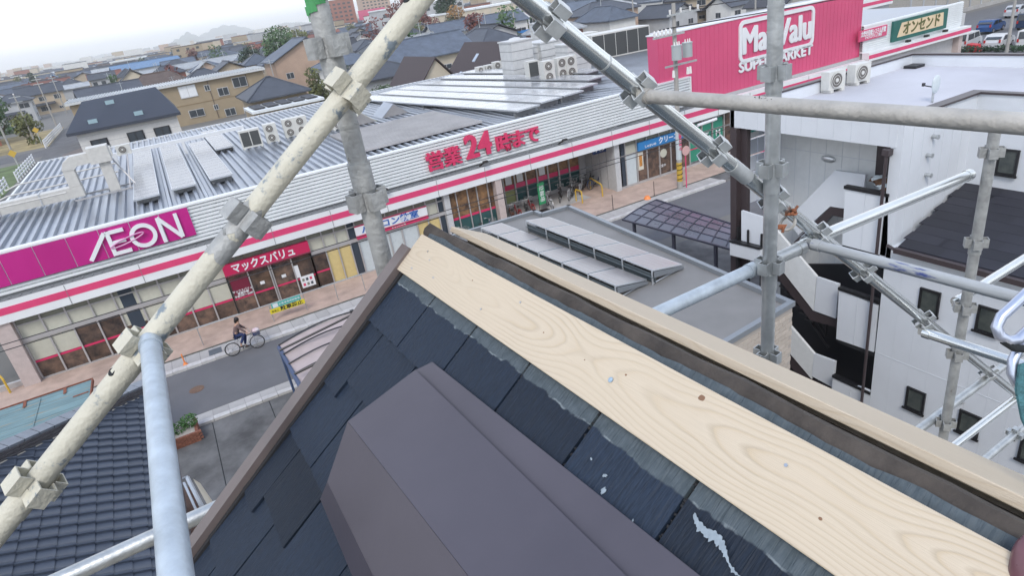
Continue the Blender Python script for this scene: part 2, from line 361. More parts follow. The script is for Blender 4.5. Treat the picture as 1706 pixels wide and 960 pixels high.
# flakes of white paint stuck to the slates
M_flake = mat('paint_flake', (.26,.31,.35), rough=.7, var=.2, vscale=80)
rf = random.Random(11)
def flake(d, s, a, b, name='paint_flake'):
    n = 17; mb = MB(); th = rf.uniform(0,3)
    V = []
    for i in range(n):
        t = 2*math.pi*i/n; x = math.cos(t)*a*rf.uniform(.55,1.1); y = math.sin(t)*b*rf.uniform(.55,1.1)
        V.append(RS(s+x*math.cos(th)*.3+y, d+x, .0098+s*.0+rf.uniform(0,.0008)))
    mb.add(V, [tuple(range(n))]); part(name, mb, M_flake, house, local=True)
mb = MB(); n = 46; V = []
for i in range(n+1):
    u = i/n; d = .425-.085*u; c_ = .036+.022*u+.004*math.sin(u*9); wd2 = (.0062*math.sin(math.pi*min(1,u*1.25+.03))**.6+.001)*rf.uniform(.62,1.12) if u < .8 else .0035*rf.uniform(.3,1.2)*(1.05-u)*5
    V += [RS(c_-wd2*.9, d, .0112), RS(c_+wd2*rf.uniform(.6,1.1), d, .0112)]
mb.add(V, [(2*i,2*i+2,2*i+3,2*i+1) for i in range(n)]); part('paint_flake', mb, M_flake, house, local=True)
for d, s, a, b in ((.565,.068,.005,.003),(.553,.085,.004,.006),(.57,.10,.004,.004),(.545,.115,.003,.002),(.53,.10,.002,.001),(.60,.062,.003,.002),(.52,.128,.003,.002),(.49,.09,.0015,.003)):
    flake(d, s, a, b)
# debris in the slits
mb = MB(); 
for j in range(12):
    d = 1.208-.19*j
    for q in range(26):
        s = rf.uniform(-.01,.13); x = rf.gauss(0,.0022); r = rf.uniform(.0012,.0028)
        p = RS(s, d+x, .003+r*.6); mb.ell(p, r, r*1.3, r*.8, 5, 3, .3, rf)
part('grit', mb, M_under, house, local=True, kind='stuff')
# ---------------------------------------------------------------- folded ridge caps lying on the slope
A2 = math.radians(4.5)
def roofhit(px, py, h):                      # ray against the slope raised by h, in the house frame
    r = ray(px, py); c_, s_ = math.cos(AZ), math.sin(AZ); x, y, z = r.x*c_+r.y*s_, -r.x*s_+r.y*c_, r.z; k = SP/CP
    t_ = (-.582-k*.456+h)/(z-k*x); return Vector((x*t_, y*t_, CAMH+z*t_))
def cap_piece(label, far_, near_, ext=.9):
    t = thing('ridge_cap', label, 'ridge cap', (0,0,0), 'loose brown metal ridge caps', (0,0,AZ)); T = .0016
    Fp = [roofhit(*p) for p in far_]; Np = [roofhit(*p) for p in near_]; Np = [a+(b-a)*(1+ext) for a, b in zip(Fp, Np)]
    for q in range(len(Fp)-1):
        a, b, c_, d_ = Fp[q], Fp[q+1], Np[q+1], Np[q]; V = []; nu, nv = 28, 6; rq = random.Random(q+5); nn = (b-a).cross(d_-a).normalized(); nn = nn if nn.z > 0 else -nn
        for i in range(nu+1):
            for j in range(nv+1):
                u, v_ = i/nu, j/nv; bow = math.sin(math.pi*v_)*.0
                V.append(a.lerp(b, v_).lerp(d_.lerp(c_, v_), u)+nn*bow)
        o_ = part(('lower_hem','left_face','right_face','upper_hem')[q] if len(Fp) == 5 else ('left_face','right_face','upper_hem')[q], MB().add(V, [(i*(nv+1)+j,i*(nv+1)+j+1,(i+1)*(nv+1)+j+1,(i+1)*(nv+1)+j) for i in range(nu) for j in range(nv)]), M_cap, t, local=True)
        md_ = o_.modifiers.new('sheet', 'SOLIDIFY'); md_.thickness = .0009; md_.offset = -1
    mb = MB(); e_ = len(Fp)-2; mb.path([Fp[e_]+Vector((0,0,-.001)), Np[e_]+Vector((0,0,-.001))], .0012, 6); part('folded_edge', mb, M_cap, t, local=True)
    return t
cap_piece('upper of the two brown folded metal caps resting on the slates', [(534,832,.02),(546,803,.075),(580,703,.119),(692,617,.046),(694,620,.014)], [(600,990,.02),(630,975,.075),(780,960,.119),(1042,960,.046),(1044,963,.014)])
cap_piece('lower brown metal cap with only a strip showing beside the board', [(600,715,.085),(690,619,.030),(720,604,.020),(721,605,.004)], [(800,965,.085),(1040,962,.034),(1164,960,.022),(1166,962,.004)])

# ================================================================ SCAFFOLD
def paint_mat(name, base_, chip, thr=.6, sc=9, rough=.55, speck=True):
    m = mat(name, base_, rough=rough, var=.1, vscale=6, dirt=chip, dscale=sc, dthr=thr, bump=.25, bscale=90)
    return m
M_cream = paint_mat('flaking_cream_paint', (.55,.525,.43), (.20,.24,.27), .595, 13)
M_galv = mat('galvanised', (.50,.52,.52), rough=.42, metal=.75, var=.16, vscale=14, bump=.08, bscale=60)
M_galvb = mat('galvanised_bright', (.72,.74,.73), rough=.24, metal=.9, var=.1, vscale=10, stretch=(1,1,.2))
M_galvw = mat('galvanised_pale', (.47,.53,.58), rough=.5, metal=.35, var=.16, vscale=18, bump=.1, bscale=70)
M_galvd = mat('galvanised_dull', (.38,.385,.375), rough=.62, metal=.35, var=.2, vscale=18, dirt=(.16,.14,.11), dscale=20, dthr=.68, bump=.25, bscale=80)
M_rail = mat('galvanised_weathered', (.44,.42,.385), rough=.6, metal=.25, var=.18, vscale=9, dirt=(.2,.17,.13), dscale=16, dthr=.72, bump=.25, bscale=60)
M_blue = mat('blue_marked_steel', (.40,.42,.43), rough=.5, var=.12, vscale=12, stretch=(1,1,.16), dirt=(.045,.07,.24), dscale=16, dthr=.555, bump=.2, bscale=80)
M_green = mat('green_tape', (.07,.30,.11), rough=.6, var=.2); M_rustor = mat('orange_rust', (.26,.095,.045), rough=.8, var=.4, vscale=40, bump=.4)
M_pk = mat('pocket_steel', (.55,.57,.57), rough=.5, metal=.35, var=.12, vscale=30)
M_hole = mat('hole_dark', (.015,.018,.02), rough=.9)
R_T = .0243
def HW(e, d, z):                            # house frame -> world
    return Vector((e*math.cos(AZ)-d*math.sin(AZ), e*math.sin(AZ)+d*math.cos(AZ), CAMH+z))
def hplane(px, py, dd_):                    # pixel on the scaffold plane d = const
    r = ray(px, py); dv = Vector((-math.sin(AZ), math.cos(AZ), 0)); return CAM+r*(dd_/r.dot(dv))
PK = {}
def pocket_mesh(m):
    if m.name in PK: return PK[m.name]
    mb = MB(); t = .0032; w, dp, h = .036, .027, .045; x0 = R_T-.002
    mb.box(x0, x0+dp, -w/2, -w/2+t, -h/2, h/2); mb.box(x0, x0+dp, w/2-t, w/2, -h/2, h/2); mb.box(x0+dp-t, x0+dp, -w/2+t, w/2-t, -h/2, h/2)
    PK[m.name] = mb.mesh('pocket', m); return PK[m.name]
def pole(label, P, Q_, m, pockets=(), sides=(0,90,180,270), roll=0, sleeve=(), grp='scaffold poles', r=R_T, pm=None, holes=(), ends=False):
    """pockets/sleeve: distances in metres from P along the pole"""
    P, Q_ = Vector(P), Vector(Q_); d = Q_-P; Ln = d.length; q = d.to_track_quat('Z', 'Y')
    mx_ = q.to_matrix().to_4x4(); mx_.translation = P
    t = thing('scaffold_pole', label, 'scaffold pole', group=grp, mtx=mx_)
    n = 28; mb = MB(); mb.tube((0,0,0), (0,0,Ln), r, n); part('tube', mb, m, t, smooth=True, local=True)
    for z in pockets:
        for a in sides:
            o = mesh_obj('pocket', pocket_mesh(pm or m), t, loc=(0,0,z), rot=(0,0,math.radians(a+roll)))
    for z, l, rr in sleeve:
        mb = MB(); mb.tube((0,0,z-l/2), (0,0,z+l/2), rr, n); part('joint_sleeve', mb, pm or m, t, smooth=True, local=True)
    for z, a in holes:
        mb = MB(); c = Vector((math.cos(math.radians(a)), math.sin(math.radians(a)), 0)); mb.tube(Vector((0,0,z))+c*(r-.004), Vector((0,0,z))+c*(r+.0006), .009, 14); part('pin_hole', mb, M_hole, t, local=True)
    if ends:
        for z, s_ in ((0,-1),(Ln,1)):
            mb = MB(); mb.tube((0,0,z-s_*.03), (0,0,z+s_*.004), r+.003, n); mb.box(-.006,.006,-.018,.018,min(z,z+s_*.03),max(z,z+s_*.03)); part('wedge_end', mb, pm or m, t, smooth=True, local=True)
    return t
def dist(P, px, py, dd_): return (hplane(px, py, dd_)-P).length
# cream inclined post
P = hplane(-60, 957, 1.45); Q_ = hplane(760, -76, 1.45)
t = pole('cream painted scaffold post sloping up to the right, paint flaking off', P, Q_, M_cream, [dist(P,*p,1.45) for p in ((60,808),(228,575),(578,150))], roll=20,
     sleeve=[(dist(P,40,833,1.45), .07, .0265), (dist(P,210,602,1.45), .06, .0255)], holes=[(dist(P,688,12,1.45), 100), (dist(P,203,625,1.45), 112)])
zj = dist(P,412,365,1.45)
for a in (20,110,200,290): mesh_obj('pocket', pocket_mesh(M_galvd), t, loc=(0,0,zj), rot=(0,0,math.radians(a)))
rz_ = random.Random(2)
for z0_, ln in ((zj-.01,.07),(zj-.075,.05)):
    n = 22; V = []
    for i in range(n):
        a = 2*math.pi*i/n; 
        for sg_ in (-1,1): V.append((math.cos(a)*(R_T+.0012), math.sin(a)*(R_T+.0012), z0_+sg_*(ln/2+rz_.uniform(-.008,.012))))
    part('bare_sleeve', MB().add(V, [(2*i,(2*i+2) % (2*n),(2*i+3) % (2*n),2*i+1) for i in range(n)]), M_galvd, t, smooth=True, local=True)
# inclined post on the right
P = hplane(800, -62, 1.45); Q_ = hplane(1790, 735, 1.45)
pole('bright galvanised scaffold post sloping down to the right', P, Q_, M_galvb, [dist(P,*p,1.45) for p in ((918,36),(1055,166),(1185,262),(1280,348),(1352,408),(1430,468),(1530,550),(1640,632))], roll=35, pm=M_pk,
     sleeve=[(dist(P,1225,298,1.45), .10, .0262), (dist(P,1000,118,1.45), .006, .0252)])
# upright beside the verge
P = HW(.47,1.55,-3.0); Q_ = HW(.455,1.55,.30)
t = pole('grey upright scaffold post behind the cream sloping post, green tape near its top', P, Q_, M_galvd, [3.0-.42, 3.0-.055], roll=15, sleeve=[(3.0-.36,.07,.028),(3.0-.09,.06,.0275),(3.0-.235,.008,.026)])
mb = MB()
for k in range(9):
    a = k*.45; z = 3.0+.005+.006*k+.004*math.sin(k*2.3); c = Vector((math.cos(a+3.6), math.sin(a+3.6), 0))
    mb.para(c*(R_T+.0005)+Vector((0,0,z-.012)), c.cross(Vector((0,0,1)))*.013, (0,0,.026+.008*math.sin(k*1.7)), c*.0012)
part('green_tape', mb, M_green, t, local=True)
# near rail on the left
P = HW(-.1,1.43,-.55); Q_ = HW(-.128,.45,-.553)
pole('pale galvanised guard rail starting at the cream post and passing lower left', P, Q_, M_galvw, ends=True, grp='scaffold rails', r=.0195)
P = hplane(60, 985, 1.9); Q_ = HW(.3,1.9,-1.33)
pole('galvanised crossbar passing low behind the pale guard rail', P, Q_, M_galv, grp='scaffold rails')
# right upright (e 1.8, d 1.4)
P = HW(1.80,1.40,-1.43); Q_ = HW(1.80,1.40,.35)
pole('galvanised upright post standing in front of the big red sign', P, Q_, M_galv, [.02, .40, .76, 1.075], roll=10, sleeve=[(.34,.06,.028),(.74,.05,.028),(.70,.05,.0275),(1.04,.05,.0275),(1.27,.006,.0262)])
# big horizontal guard rail
P = HW(1.275,1.43,-.325); Q_ = HW(1.285,.1,-.33)
t = pole('thick weathered guard rail crossing level in front of the white building', P, Q_, M_rail, ends=True, grp='scaffold rails', r=.0190)
rr2 = random.Random(8); mb = MB(); c0_ = HW(1.28,1.43,-.325); rd_ = (HW(1.285,.1,-.33)-c0_).normalized(); cq_ = on(1280,172,2,CAMH-.326); tu_ = ((CAM-cq_)-rd_*(CAM-cq_).dot(rd_)).normalized(); tw_ = rd_.cross(tu_)
l0_ = (on(1280,172,2,CAMH-.326)-c0_).dot(rd_)
for k in range(80):
    a = rr2.gauss(0,.42); z_ = l0_+rr2.gauss(0,.012); cc = c0_+rd_*z_+(tu_*math.cos(a)+tw_*math.sin(a))*(.0190+.0003); mb.ell(cc, .0022, .0022, .0022, 5, 3, .4, rr2)
inv = t.matrix_world.inverted(); mb.v = [tuple(inv @ Vector(v_)) for v_ in mb.v]; part('rust_speck', mb, M_hole, t, local=True, kind='stuff')
# level crossbars in the gable plane
z5 = -1.045
pole('galvanised crossbar running level from behind the far pine board to the upright', HW(.9,1.45,z5), HW(1.775,1.45,z5-.005), M_galvw, ends=True, grp='scaffold rails')
pole('short galvanised crossbar between the upright and the sloping post', HW(1.825,1.45,z5-.005), HW(2.05,1.45,z5-.01), M_galv, ends=True, grp='scaffold rails')
pole('shiny crossbar running up right to the weathered upright', HW(2.10,1.47,z5-.012), HW(3.31,1.47,z5-.06), M_galvb, ends=True, grp='scaffold rails')
pole('guard rail with dark blue paint stains, right of centre', HW(2.08,1.42,-1.045), HW(2.085,.2,-1.05), M_blue, ends=True, grp='scaffold rails', r=.0195)
pole('second guard rail below the blue stained one', HW(3.0,1.42,-1.82), HW(3.0,.6,-1.82), M_galvb, ends=True, grp='scaffold rails')
P = HW(3.325,1.40,-3.3); Q_ = HW(3.325,1.40,-.87)
pole('weathered upright post in front of the small square windows', P, Q_, M_galvd, [.40, .77, 1.22, 1.50, 1.86, 2.31], roll=40, sleeve=[(1.28,.06,.028),(1.83,.06,.028)])
pole('brace rising right behind the blue stained rail', HW(3.36,1.46,-1.80), HW(4.6,1.46,-1.80), M_galvb, ends=True, grp='scaffold rails')
pole('brace rising right below the second guard rail', HW(2.9,1.46,-2.53), HW(4.7,1.46,-2.53), M_galv, grp='scaffold rails')
pole('lower brace rising right in the bottom right group', HW(3.0,1.46,-2.88), HW(4.9,1.46,-2.93), M_galvb, grp='scaffold rails')
pole('lowest brace at the right, just above the far board', HW(3.6,1.46,-3.26), HW(5.2,1.46,-3.29), M_galv, [.9], grp='scaffold rails')
# rusty coupler
c = hplane(1312, 366, 1.42); ax = (hplane(1430,468,1.45)-hplane(1185,262,1.45)).normalized()
t = thing('pipe_coupler', 'rusty orange pipe coupler clamped on the sloping post', 'coupler', c)
mb = MB(); mb.ring(hplane(1312,372,1.45), ax, R_T+.004, .006, 22, 6); part('band', mb, M_rail, t, smooth=True)
u = (rt*.6-dn*.8).normalized(); mb = MB(); mb.tube(c+u*.022, c+u*.062, .005, 8); mb.disc(c+u*.040, u, .0105, .008, 6); mb.para(c+u*.02-rt*.014, rt*.034, u*.012, fw*.02); part('bolt', mb, M_rustor, t)
mb = MB(); u2 = -(rt*.5-dn*.85).normalized(); mb.para(c+u2*.02-rt*.02, rt*.03, u2*.02, fw*.02); mb.tube(c+u2*.03, c+u2*.055+rt*.01, .005, 8); part('hinge', mb, M_rustor, t)
# safety hook at the right edge, close to the camera
M_chrome = mat('anodised_hook', (.55,.60,.72), rough=.3, metal=.8, var=.05); M_strap = mat('teal_webbing', (.06,.17,.19), rough=.85, var=.3, vscale=60, bump=.5, bscale=200)
def cp(px, py, dep): return CAM+ray(px, py)*dep
t = thing('safety_hook', 'silver safety harness hook hanging at the right edge, teal strap below it', 'safety hook', cp(1690,560,.62))
mb = MB(); D = .62
mb.path([cp(x,y,D) for x,y in ((1760,455),(1735,468),(1712,487),(1690,508),(1668,528),(1660,545),(1666,560),(1680,568),(1696,566),(1712,552),(1735,528),(1760,505))], .0052, 10); part('hook', mb, M_chrome, t, smooth=True)
mb = MB(); mb.path([cp(x,y,D+.01) for x,y in ((1745,560),(1715,570),(1697,582),(1688,600),(1686,622),(1695,640),(1712,650))], .0048, 10); part('swivel', mb, M_chrome, t, smooth=True)
mb = MB(); mb.path([cp(x,y,D) for x,y in ((1672,568),(1690,580),(1712,582))], .004, 8); part('gate', mb, M_hole, t, smooth=True)
mb = MB(); mb.prism([cp(1700,608,D), cp(1760,590,D), cp(1800,900,D), cp(1704,700,D), cp(1694,650,D)], fw*.003); part('strap', mb, M_strap, t)
M_pouch = mat('maroon_vinyl', (.16,.07,.085), rough=.3, var=.25, vscale=12)
mb = MB(); 
c0 = cp(1716,955,.55); mb.ell((0,0,0), .016, .035, .02, 16, 10, .05, rf); mb.v = [tuple(c0+rt*v[0]+fw*v[1]*.4+dn*v[2]*1.6) for v in mb.v]
o = single('vinyl_pouch', mb, M_pouch, 'corner of a maroon vinyl pouch at the bottom right', 'pouch', c0, smooth=True)
# ================================================================ GROUND AND STREET
M_ground = mat('ground_earth', (.17,.165,.155), rough=.9, var=.25, vscale=.02, dirt=(.10,.12,.07), dscale=.01, dthr=.6)
M_asph = mat('asphalt', (.135,.137,.145), rough=.85, var=.1, vscale=.6, bump=.3, bscale=120)
M_asph2 = mat('asphalt_old', (.125,.125,.13), rough=.88, var=.25, vscale=.5, bump=.3, bscale=100)
M_conc = mat('concrete', (.40,.39,.38), rough=.85, var=.15, vscale=1.2, bump=.2, bscale=60, rvar=.1)
M_concd = mat('concrete_damp', (.12,.12,.12), rough=.8, var=.45, vscale=.8, bump=.2, bscale=40)
M_pink = mat('pink_paving', (.46,.345,.285), rough=.85, var=.18, vscale=1.1, bump=.2, bscale=60)
M_kerb = mat('kerb_stone', (.50,.49,.48), rough=.85, var=.12, vscale=3, rvar=.08)
M_grime = mat('moss_grime', (.10,.10,.085), rough=.95, var=.4, vscale=5)
M_white = mat('white_paint', (.72,.74,.76), rough=.5, var=.04, vscale=2)
M_grate = mat('steel_grate', (.16,.19,.22), rough=.5, metal=.5)
M_yel = mat('yellow_paint', (.55,.36,.05), rough=.5); M_orange = mat('orange_plastic', (.80,.25,.07), rough=.5)
mb = MB(); n = 24; mb.poly([(-5800,-2800,0),(5800,-2800,0),(5800,8800,0),(-5800,8800,0)]); struct('ground', mb, M_ground)
mb = MB(); mb.box(-60,76,24.75,29.05,-.1,.004); struct('road', mb, M_asph)
mb = MB(); mb.poly([(26.5,8,.008),(31.5,8,.008),(31.5,24.8,.008),(26.5,24.8,.008)]); struct('side_road', mb, M_asph2)
mb = MB(); mb.poly([(-60,-6,.006),(26,-6,.006),(26,23.72,.006),(-60,23.72,.006)]); lot = struct('parking_lot', mb, M_concd)
mb = MB(); mb.box(-60,76,30.55,33.6,-.05,.06); mb.box(16.2,25,33.6,37,-.05,.058); pink = struct('pavement', mb, M_pink)
mb = MB(); mb.box(-60,76,29.4,30.5,-.05,.05); sl_ = struct('footpath', mb, M_concd)
mb = MB(); mb.box(-60,76,30.42,30.56,0,.075); part('joint_grime', mb, M_grime, pink, kind='stuff')
mb = MB(); mb.box(16.4,22.8,33.7,36.9,.05,.064); part('concrete_bay', mb, M_conc, pink)
me_slab = MB().box(.006,.594,.006,1.02,0,.03).mesh('slab', M_conc)
me_kerb = MB().box(.006,.594,0,.33,0,.14).mesh('kerb_block', M_kerb)
me_kerb2 = MB().box(.008,.592,0,.26,0,.10).mesh('kerb_block', M_kerb)
me_gut = MB().box(.004,.596,0,.62,0,.012).mesh('gutter_block', M_conc)
x = -10.2; i = 0
while x < 30:
    o = mesh_obj('slab', me_slab, sl_, loc=(x,29.41,.03)); o = mesh_obj('kerb_block', me_kerb, sl_, loc=(x,29.06,-.02))
    x += .6; i += 1
x = -6.6
while x < 6:
    mesh_obj('kerb_block', me_kerb2, lot, loc=(x,23.78,0)); mesh_obj('gutter_block', me_gut, lot, loc=(x,24.08,0)); x += .6
p = G(362,597); single('drain_grate', MB().box(-.28,.28,-.3,.3,0,.01).xf(Matrix.Translation((p.x,29.9,.062))), M_grate, 'grey steel drain grate set in the footpath slabs near the cyclist', 'drain grate', (p.x,29.9,.062))
p = G(310,610); t = thing('marker_bollard', 'small orange marker on the footpath at the left end of the guard rail', 'marker', (p.x,p.y,.06)); b_ = base(t)
part('marker_base', MB().tube(b_, b_+Vector((0,0,.12)), .11, 12, .05), M_orange, t); part('stem', MB().tube(b_+Vector((0,0,.12)), b_+Vector((0,0,.55)), .03, 10), M_orange, t)
single('manhole_cover', MB().tube((-2.2,26.9,.005),(-2.2,26.9,.012),.3,18), mat('rusty_iron', (.16,.10,.07), rough=.8, var=.3, vscale=9), 'small rusty manhole cover in the road left of the fabric carport', 'manhole cover', (-2.2,26.9,.005))
for (xa, xb, ya, yb) in ((-5.5,5.5,18.2,18.23),(.2,.23,14,23.7),(-1.9,-1.87,14,23.7),(3.4,3.43,14,23.7)): part('lot_joint', MB().box(xa,xb,ya,yb,.006,.009), M_hole, lot)
mb = MB(); mb.poly([(-.3,14,.0075),(1.6,15.5,.0075),(2.2,19,.0075),(1.2,22,.0075),(.3,20,.0075)]); part('pale_patch', mb, mat('pale_concrete', (.20,.195,.185), rough=.85, var=.3, vscale=1.1), lot)
mb = MB(); mb.poly([(4,25,.0055),(12,25,.0055),(12,26.2,.0055),(4,26.2,.0055)]); part('asphalt_patch', mb, M_asph2, lot)
# ================================================================ SUPERMARKET
M_fas = mat('fascia_white', (.72,.75,.76), rough=.45, var=.05, vscale=.7)
M_fas2 = mat('fascia_band_white', (.73,.75,.76), rough=.45, var=.04, vscale=.5)
M_red = mat('stripe_pink', (.66,.06,.17), rough=.4, var=.06, vscale=.8)
M_mag = mat('sign_magenta', (.46,.015,.205), rough=.35, var=.05, vscale=.6, rvar=.04)
M_bigred = mat('sign_rose', (.60,.08,.185), rough=.45, var=.05, vscale=.4)
M_roof = mat('folded_steel_roof', (.36,.39,.44), rough=.34, metal=.6, var=.14, vscale=.35)
M_roof2 = mat('translucent_sheet', (.34,.33,.33), rough=.42, metal=.35, var=.15, vscale=.5)
M_pv = mat('solar_glass', (.55,.56,.58), rough=.2, metal=.5, spec=.9, var=.25, vscale=.5)
M_pvf = mat('panel_frame', (.62,.64,.66), rough=.35, metal=.7)
M_mull = mat('mullion_aluminium', (.45,.44,.44), rough=.45, metal=.3, var=.05)
M_blind = mat('cream_blind', (.50,.50,.42), rough=.5, var=.05, rvar=.05)
M_olive = mat('olive_transom', (.22,.225,.18), rough=.4, var=.1, rvar=.08)
M_glassd = mat('shop_glass_dark', (.03,.026,.026), rough=.08, spec=.6, col2=(.17,.11,.08), vscale=2.4, rvar=.4)
M_glassb = mat('shop_glass_brown', (.05,.03,.022), rough=.1, spec=.7, col2=(.30,.17,.08), vscale=1.9, rvar=.3)
M_teal = mat('teal_panel', (.018,.065,.07), rough=.2, col2=(.035,.10,.10), vscale=.8)
M_yelp = mat('yellow_blind', (.60,.48,.22), rough=.5, var=.05)
M_pale = mat('pale_window', (.52,.58,.60), rough=.3, var=.04)
M_navy = mat('dark_strip', (.04,.055,.075), rough=.3)
M_col = mat('pink_tile_column', (.47,.40,.38), rough=.6, var=.08)
M_dark = mat('interior_dark', (.03,.028,.026), rough=.8)
M_gutl = mat('gutter_lattice', (.25,.26,.27), rough=.6, metal=.3)
M_wall = mat('store_wall', (.48,.49,.50), rough=.7, var=.08)
M_letr = mat('letter_red', (.62,.045,.13), rough=.4, var=.08, vscale=12); M_letw = mat('letter_white', (.74,.76,.78), rough=.4)
M_pinkband = mat('window_band_pink', (.60,.03,.12), rough=.35)
sm = thing('supermarket', 'long low supermarket with white ribbed fascia, pink stripe and folded steel roof', 'supermarket', (20,46,0))
mb = MB(); mb.box(-9.2,15.9,33.62,63.5,0,5.55); mb.box(15.9,25.2,36.75,63.5,0,5.55); mb.box(25.2,63,33.62,63.5,0,5.55); part('wall', mb, M_wall, sm)
mb = MB(); mb.box(15.9,25.2,33.62,36.75,3.2,5.55); part('soffit', mb, M_fas2, sm)
# ribbed fascia cladding
mb = MB(); zt = 6.07; zb = 4.3; nr = 10; V = []; pz = (zt-zb)/nr
prof = []
for i in range(nr):
    z = zb+i*pz; prof += [(z,33.47),(z+pz*.06,33.33),(z+pz*.74,33.33),(z+pz*.80,33.47)]
prof.append((zt,33.47))
for i in range(len(prof)-1):
    (z0,y0),(z1,y1) = prof[i], prof[i+1]; mb.poly([(-12,y0,z0),(31.2,y0,z0),(31.2,y1,z1),(-12,y1,z1)])
mb.box(-12,31.2,33.48,33.6,zb,zt-.02)
part('ribbed_cladding', mb, M_fas, sm)
mb = MB(); mb.box(-12,31.2,33.28,33.7,zt,zt+.09); mb.box(31.2,31.3,33.28,33.7,zb,zt+.09); part('parapet_cap', mb, M_fas2, sm)
mb = MB(); mb.box(-12,48.8,32.92,33.34,3.2,4.15); part('fascia_band', mb, M_fas2, sm)
mb = MB(); mb.box(-12,48.8,32.908,32.92,3.57,3.89); part('pink_stripe', mb, M_red, sm)
mb = MB(); mb.box(-12,31.2,32.94,33.34,4.155,4.17)
for i in range(108): x = -12+i*.4; mb.box(x,x+.05,33.0,33.3,4.17,4.2)
mb.box(-12,31.2,33.0,33.04,4.17,4.21); mb.box(-12,31.2,33.25,33.29,4.17,4.21)
part('gutter_lattice', mb, M_gutl, sm, kind='stuff')
for x in [-12+3.02*i for i in range(20)]:
    mb = MB(); mb.box(x,x+.02,32.900,32.918,3.21,4.14); part('band_joint', mb, M_gutl, sm)
# folded roof
def ribroof(name, x0, x1, y0, y1, z0, z1, pitch, h, m, axis='x'):
    mb = MB(); n = int((x1-x0)/pitch)
    for i in range(n):
        x = x0+i*pitch; p = [(x,0),(x+pitch*.42,0),(x+pitch*.54,h),(x+pitch*.86,h),(x+pitch*.98,0),(x+pitch,0)]
        for (a,ha),(b,hb) in zip(p, p[1:]):
            if axis == 'x': mb.poly([(a,y0,z0+ha),(b,y0,z0+hb),(b,y1,z1+hb),(a,y1,z1+ha)])
            else: mb.poly([(y0,a,z0+ha),(y1,a,z0+ha),(y1,b,z0+hb),(y0,b,z0+hb)])
    return part(name, mb, m, sm)
ribroof('roof_sheet', -9.3, 49, 33.65, 64, 5.68, 5.91, .43, .15, M_roof)
ribroof('translucent_roof_sheet', 36.5, 44.5, 9.6, 17.3, 5.89, 5.89, .38, .12, M_roof2, 'y')
mb = MB(); mb.box(-9.45,-9.3,33.6,64,5.5,6.02); mb.box(-9.45,49,64,64.2,5.5,6.05); part('roof_edge_trim', mb, M_fas2, sm)
# right wing beyond the big sign
mb = MB(); mb.box(49,62,33.5,50,0,5.9); part('wing_wall', mb, M_wall, sm)
mb = MB()
for i in range(12):
    z = 4.75+i*.155; mb.box(48.9,61.9,33.28,33.5,z,z+.11)
mb.box(48.9,61.9,33.33,33.52,4.6,6.62); part('wing_cladding', mb, M_fas, sm)
mb = MB(); mb.box(48.9,62.4,32.7,33.3,4.0,4.62); part('wing_band', mb, M_fas2, sm)
mb = MB(); mb.box(48.9,62.42,32.69,32.70,4.17,4.45); part('wing_stripe', mb, M_red, sm)
mb = MB(); mb.box(49,62,33.6,50,5.95,6.4); part('wing_roof', mb, M_roof, sm)
mb = MB(); mb.box(61.4,61.9,33.0,33.5,0,4.6); part('wing_column', mb, M_col, sm)
# facade rows
def pane(name, x0, x1, z0, z1, m, y=33.42, lab=None):
    return part(name, MB().box(x0+.03,x1-.03,y,y+.05,z0,z1), m, sm, label=lab)
def bar(x0, x1, z0, z1, y0=33.33, y1=33.5, name='mullion', m=None): return part(name, MB().box(x0,x1,y0,y1,z0,z1), m or M_mull, sm)
Y0 = 33.33
def rails(x0, x1):
    bar(x0,x1,2.78,2.84,33.345,33.48,'rail'); bar(x0,x1,1.97,2.17,33.335,33.49,'rail'); bar(x0,x1,0,.12,33.335,33.6,'sill')
def bay(x0, x1, low, mid=None, top=None, band=True):
    pane('window_pane', x0, x1, 2.84, 3.3, top or M_olive); pane('window_pane', x0, x1, 2.17, 2.78, mid or M_blind)
    if low == 'blind':
        pane('blind', x0, x1, 1.0, 1.97, M_blind); pane('window_pane', x0, x1, .12, .88, M_glassd)
    elif low == 'half':
        pane('blind', x0, x1, 1.25, 1.97, M_blind); pane('window_pane', x0, x1, .12, 1.25, M_glassd)
    elif low == 'glass': pane('window_pane', x0, x1, .12, 1.97, M_glassd)
    else: pane('window_pane', x0, x1, .12, 1.97, low); band = False
    if band: pane('window_band', x0, x1, .89, .985, M_pinkband, 33.40)
xs = [-8.35+.9722*i for i in range(10)]
kinds = ['blind','blind','glass','glass','half','half','blind','blind','blind']
for i in range(9):
    bay(xs[i], xs[i+1], kinds[i])
for x in xs: bar(x-.035, x+.035, .12, 3.3)
rails(-8.35, .4)
pane('window_pane', -4.25, -3.62, 1.0, 3.3, M_navy, 33.40)
bar(-9.05,-8.4,0,3.3,33.05,33.6,'column',M_col); bar(-12,-9.05,0,.3,33.4,33.6,'sill')
# entrance 0.4 .. 4.65
ex = [.40,1.42,2.46,2.56,3.61,4.65]
for a, b in zip(ex, ex[1:]):
    if b-a > .2: pane('door_pane', a, b, .08, 2.1, M_glassd); pane('window_band', a, b, .84, .93, M_pinkband, 33.40); pane('window_pane', a, b, 2.84, 3.3, M_olive)
for x in ex: bar(x-.03, x+.03, .05, 2.15, name='door_frame')
bar(.4,4.65,0,.06,33.34,33.6,'sill')
for x in (1.95,3.05): part('door_handle_plate', MB().cbox((x,33.39,1.33),(.22,.02,.16)), M_white, sm)
part('window_poster', MB().box(3.62,3.86,33.36,33.38,1.0,1.68), M_white, sm); part('window_poster', MB().box(3.78,4.5,33.36,33.38,.35,1.0), M_white, sm)
for i in range(2):
    for j in range(3): part('notice', MB().box(3.86+j*.2,3.98+j*.2,33.35,33.36,.45+i*.27,.6+i*.27), (M_letr, M_olive, M_navy)[(i+j) % 3], sm)
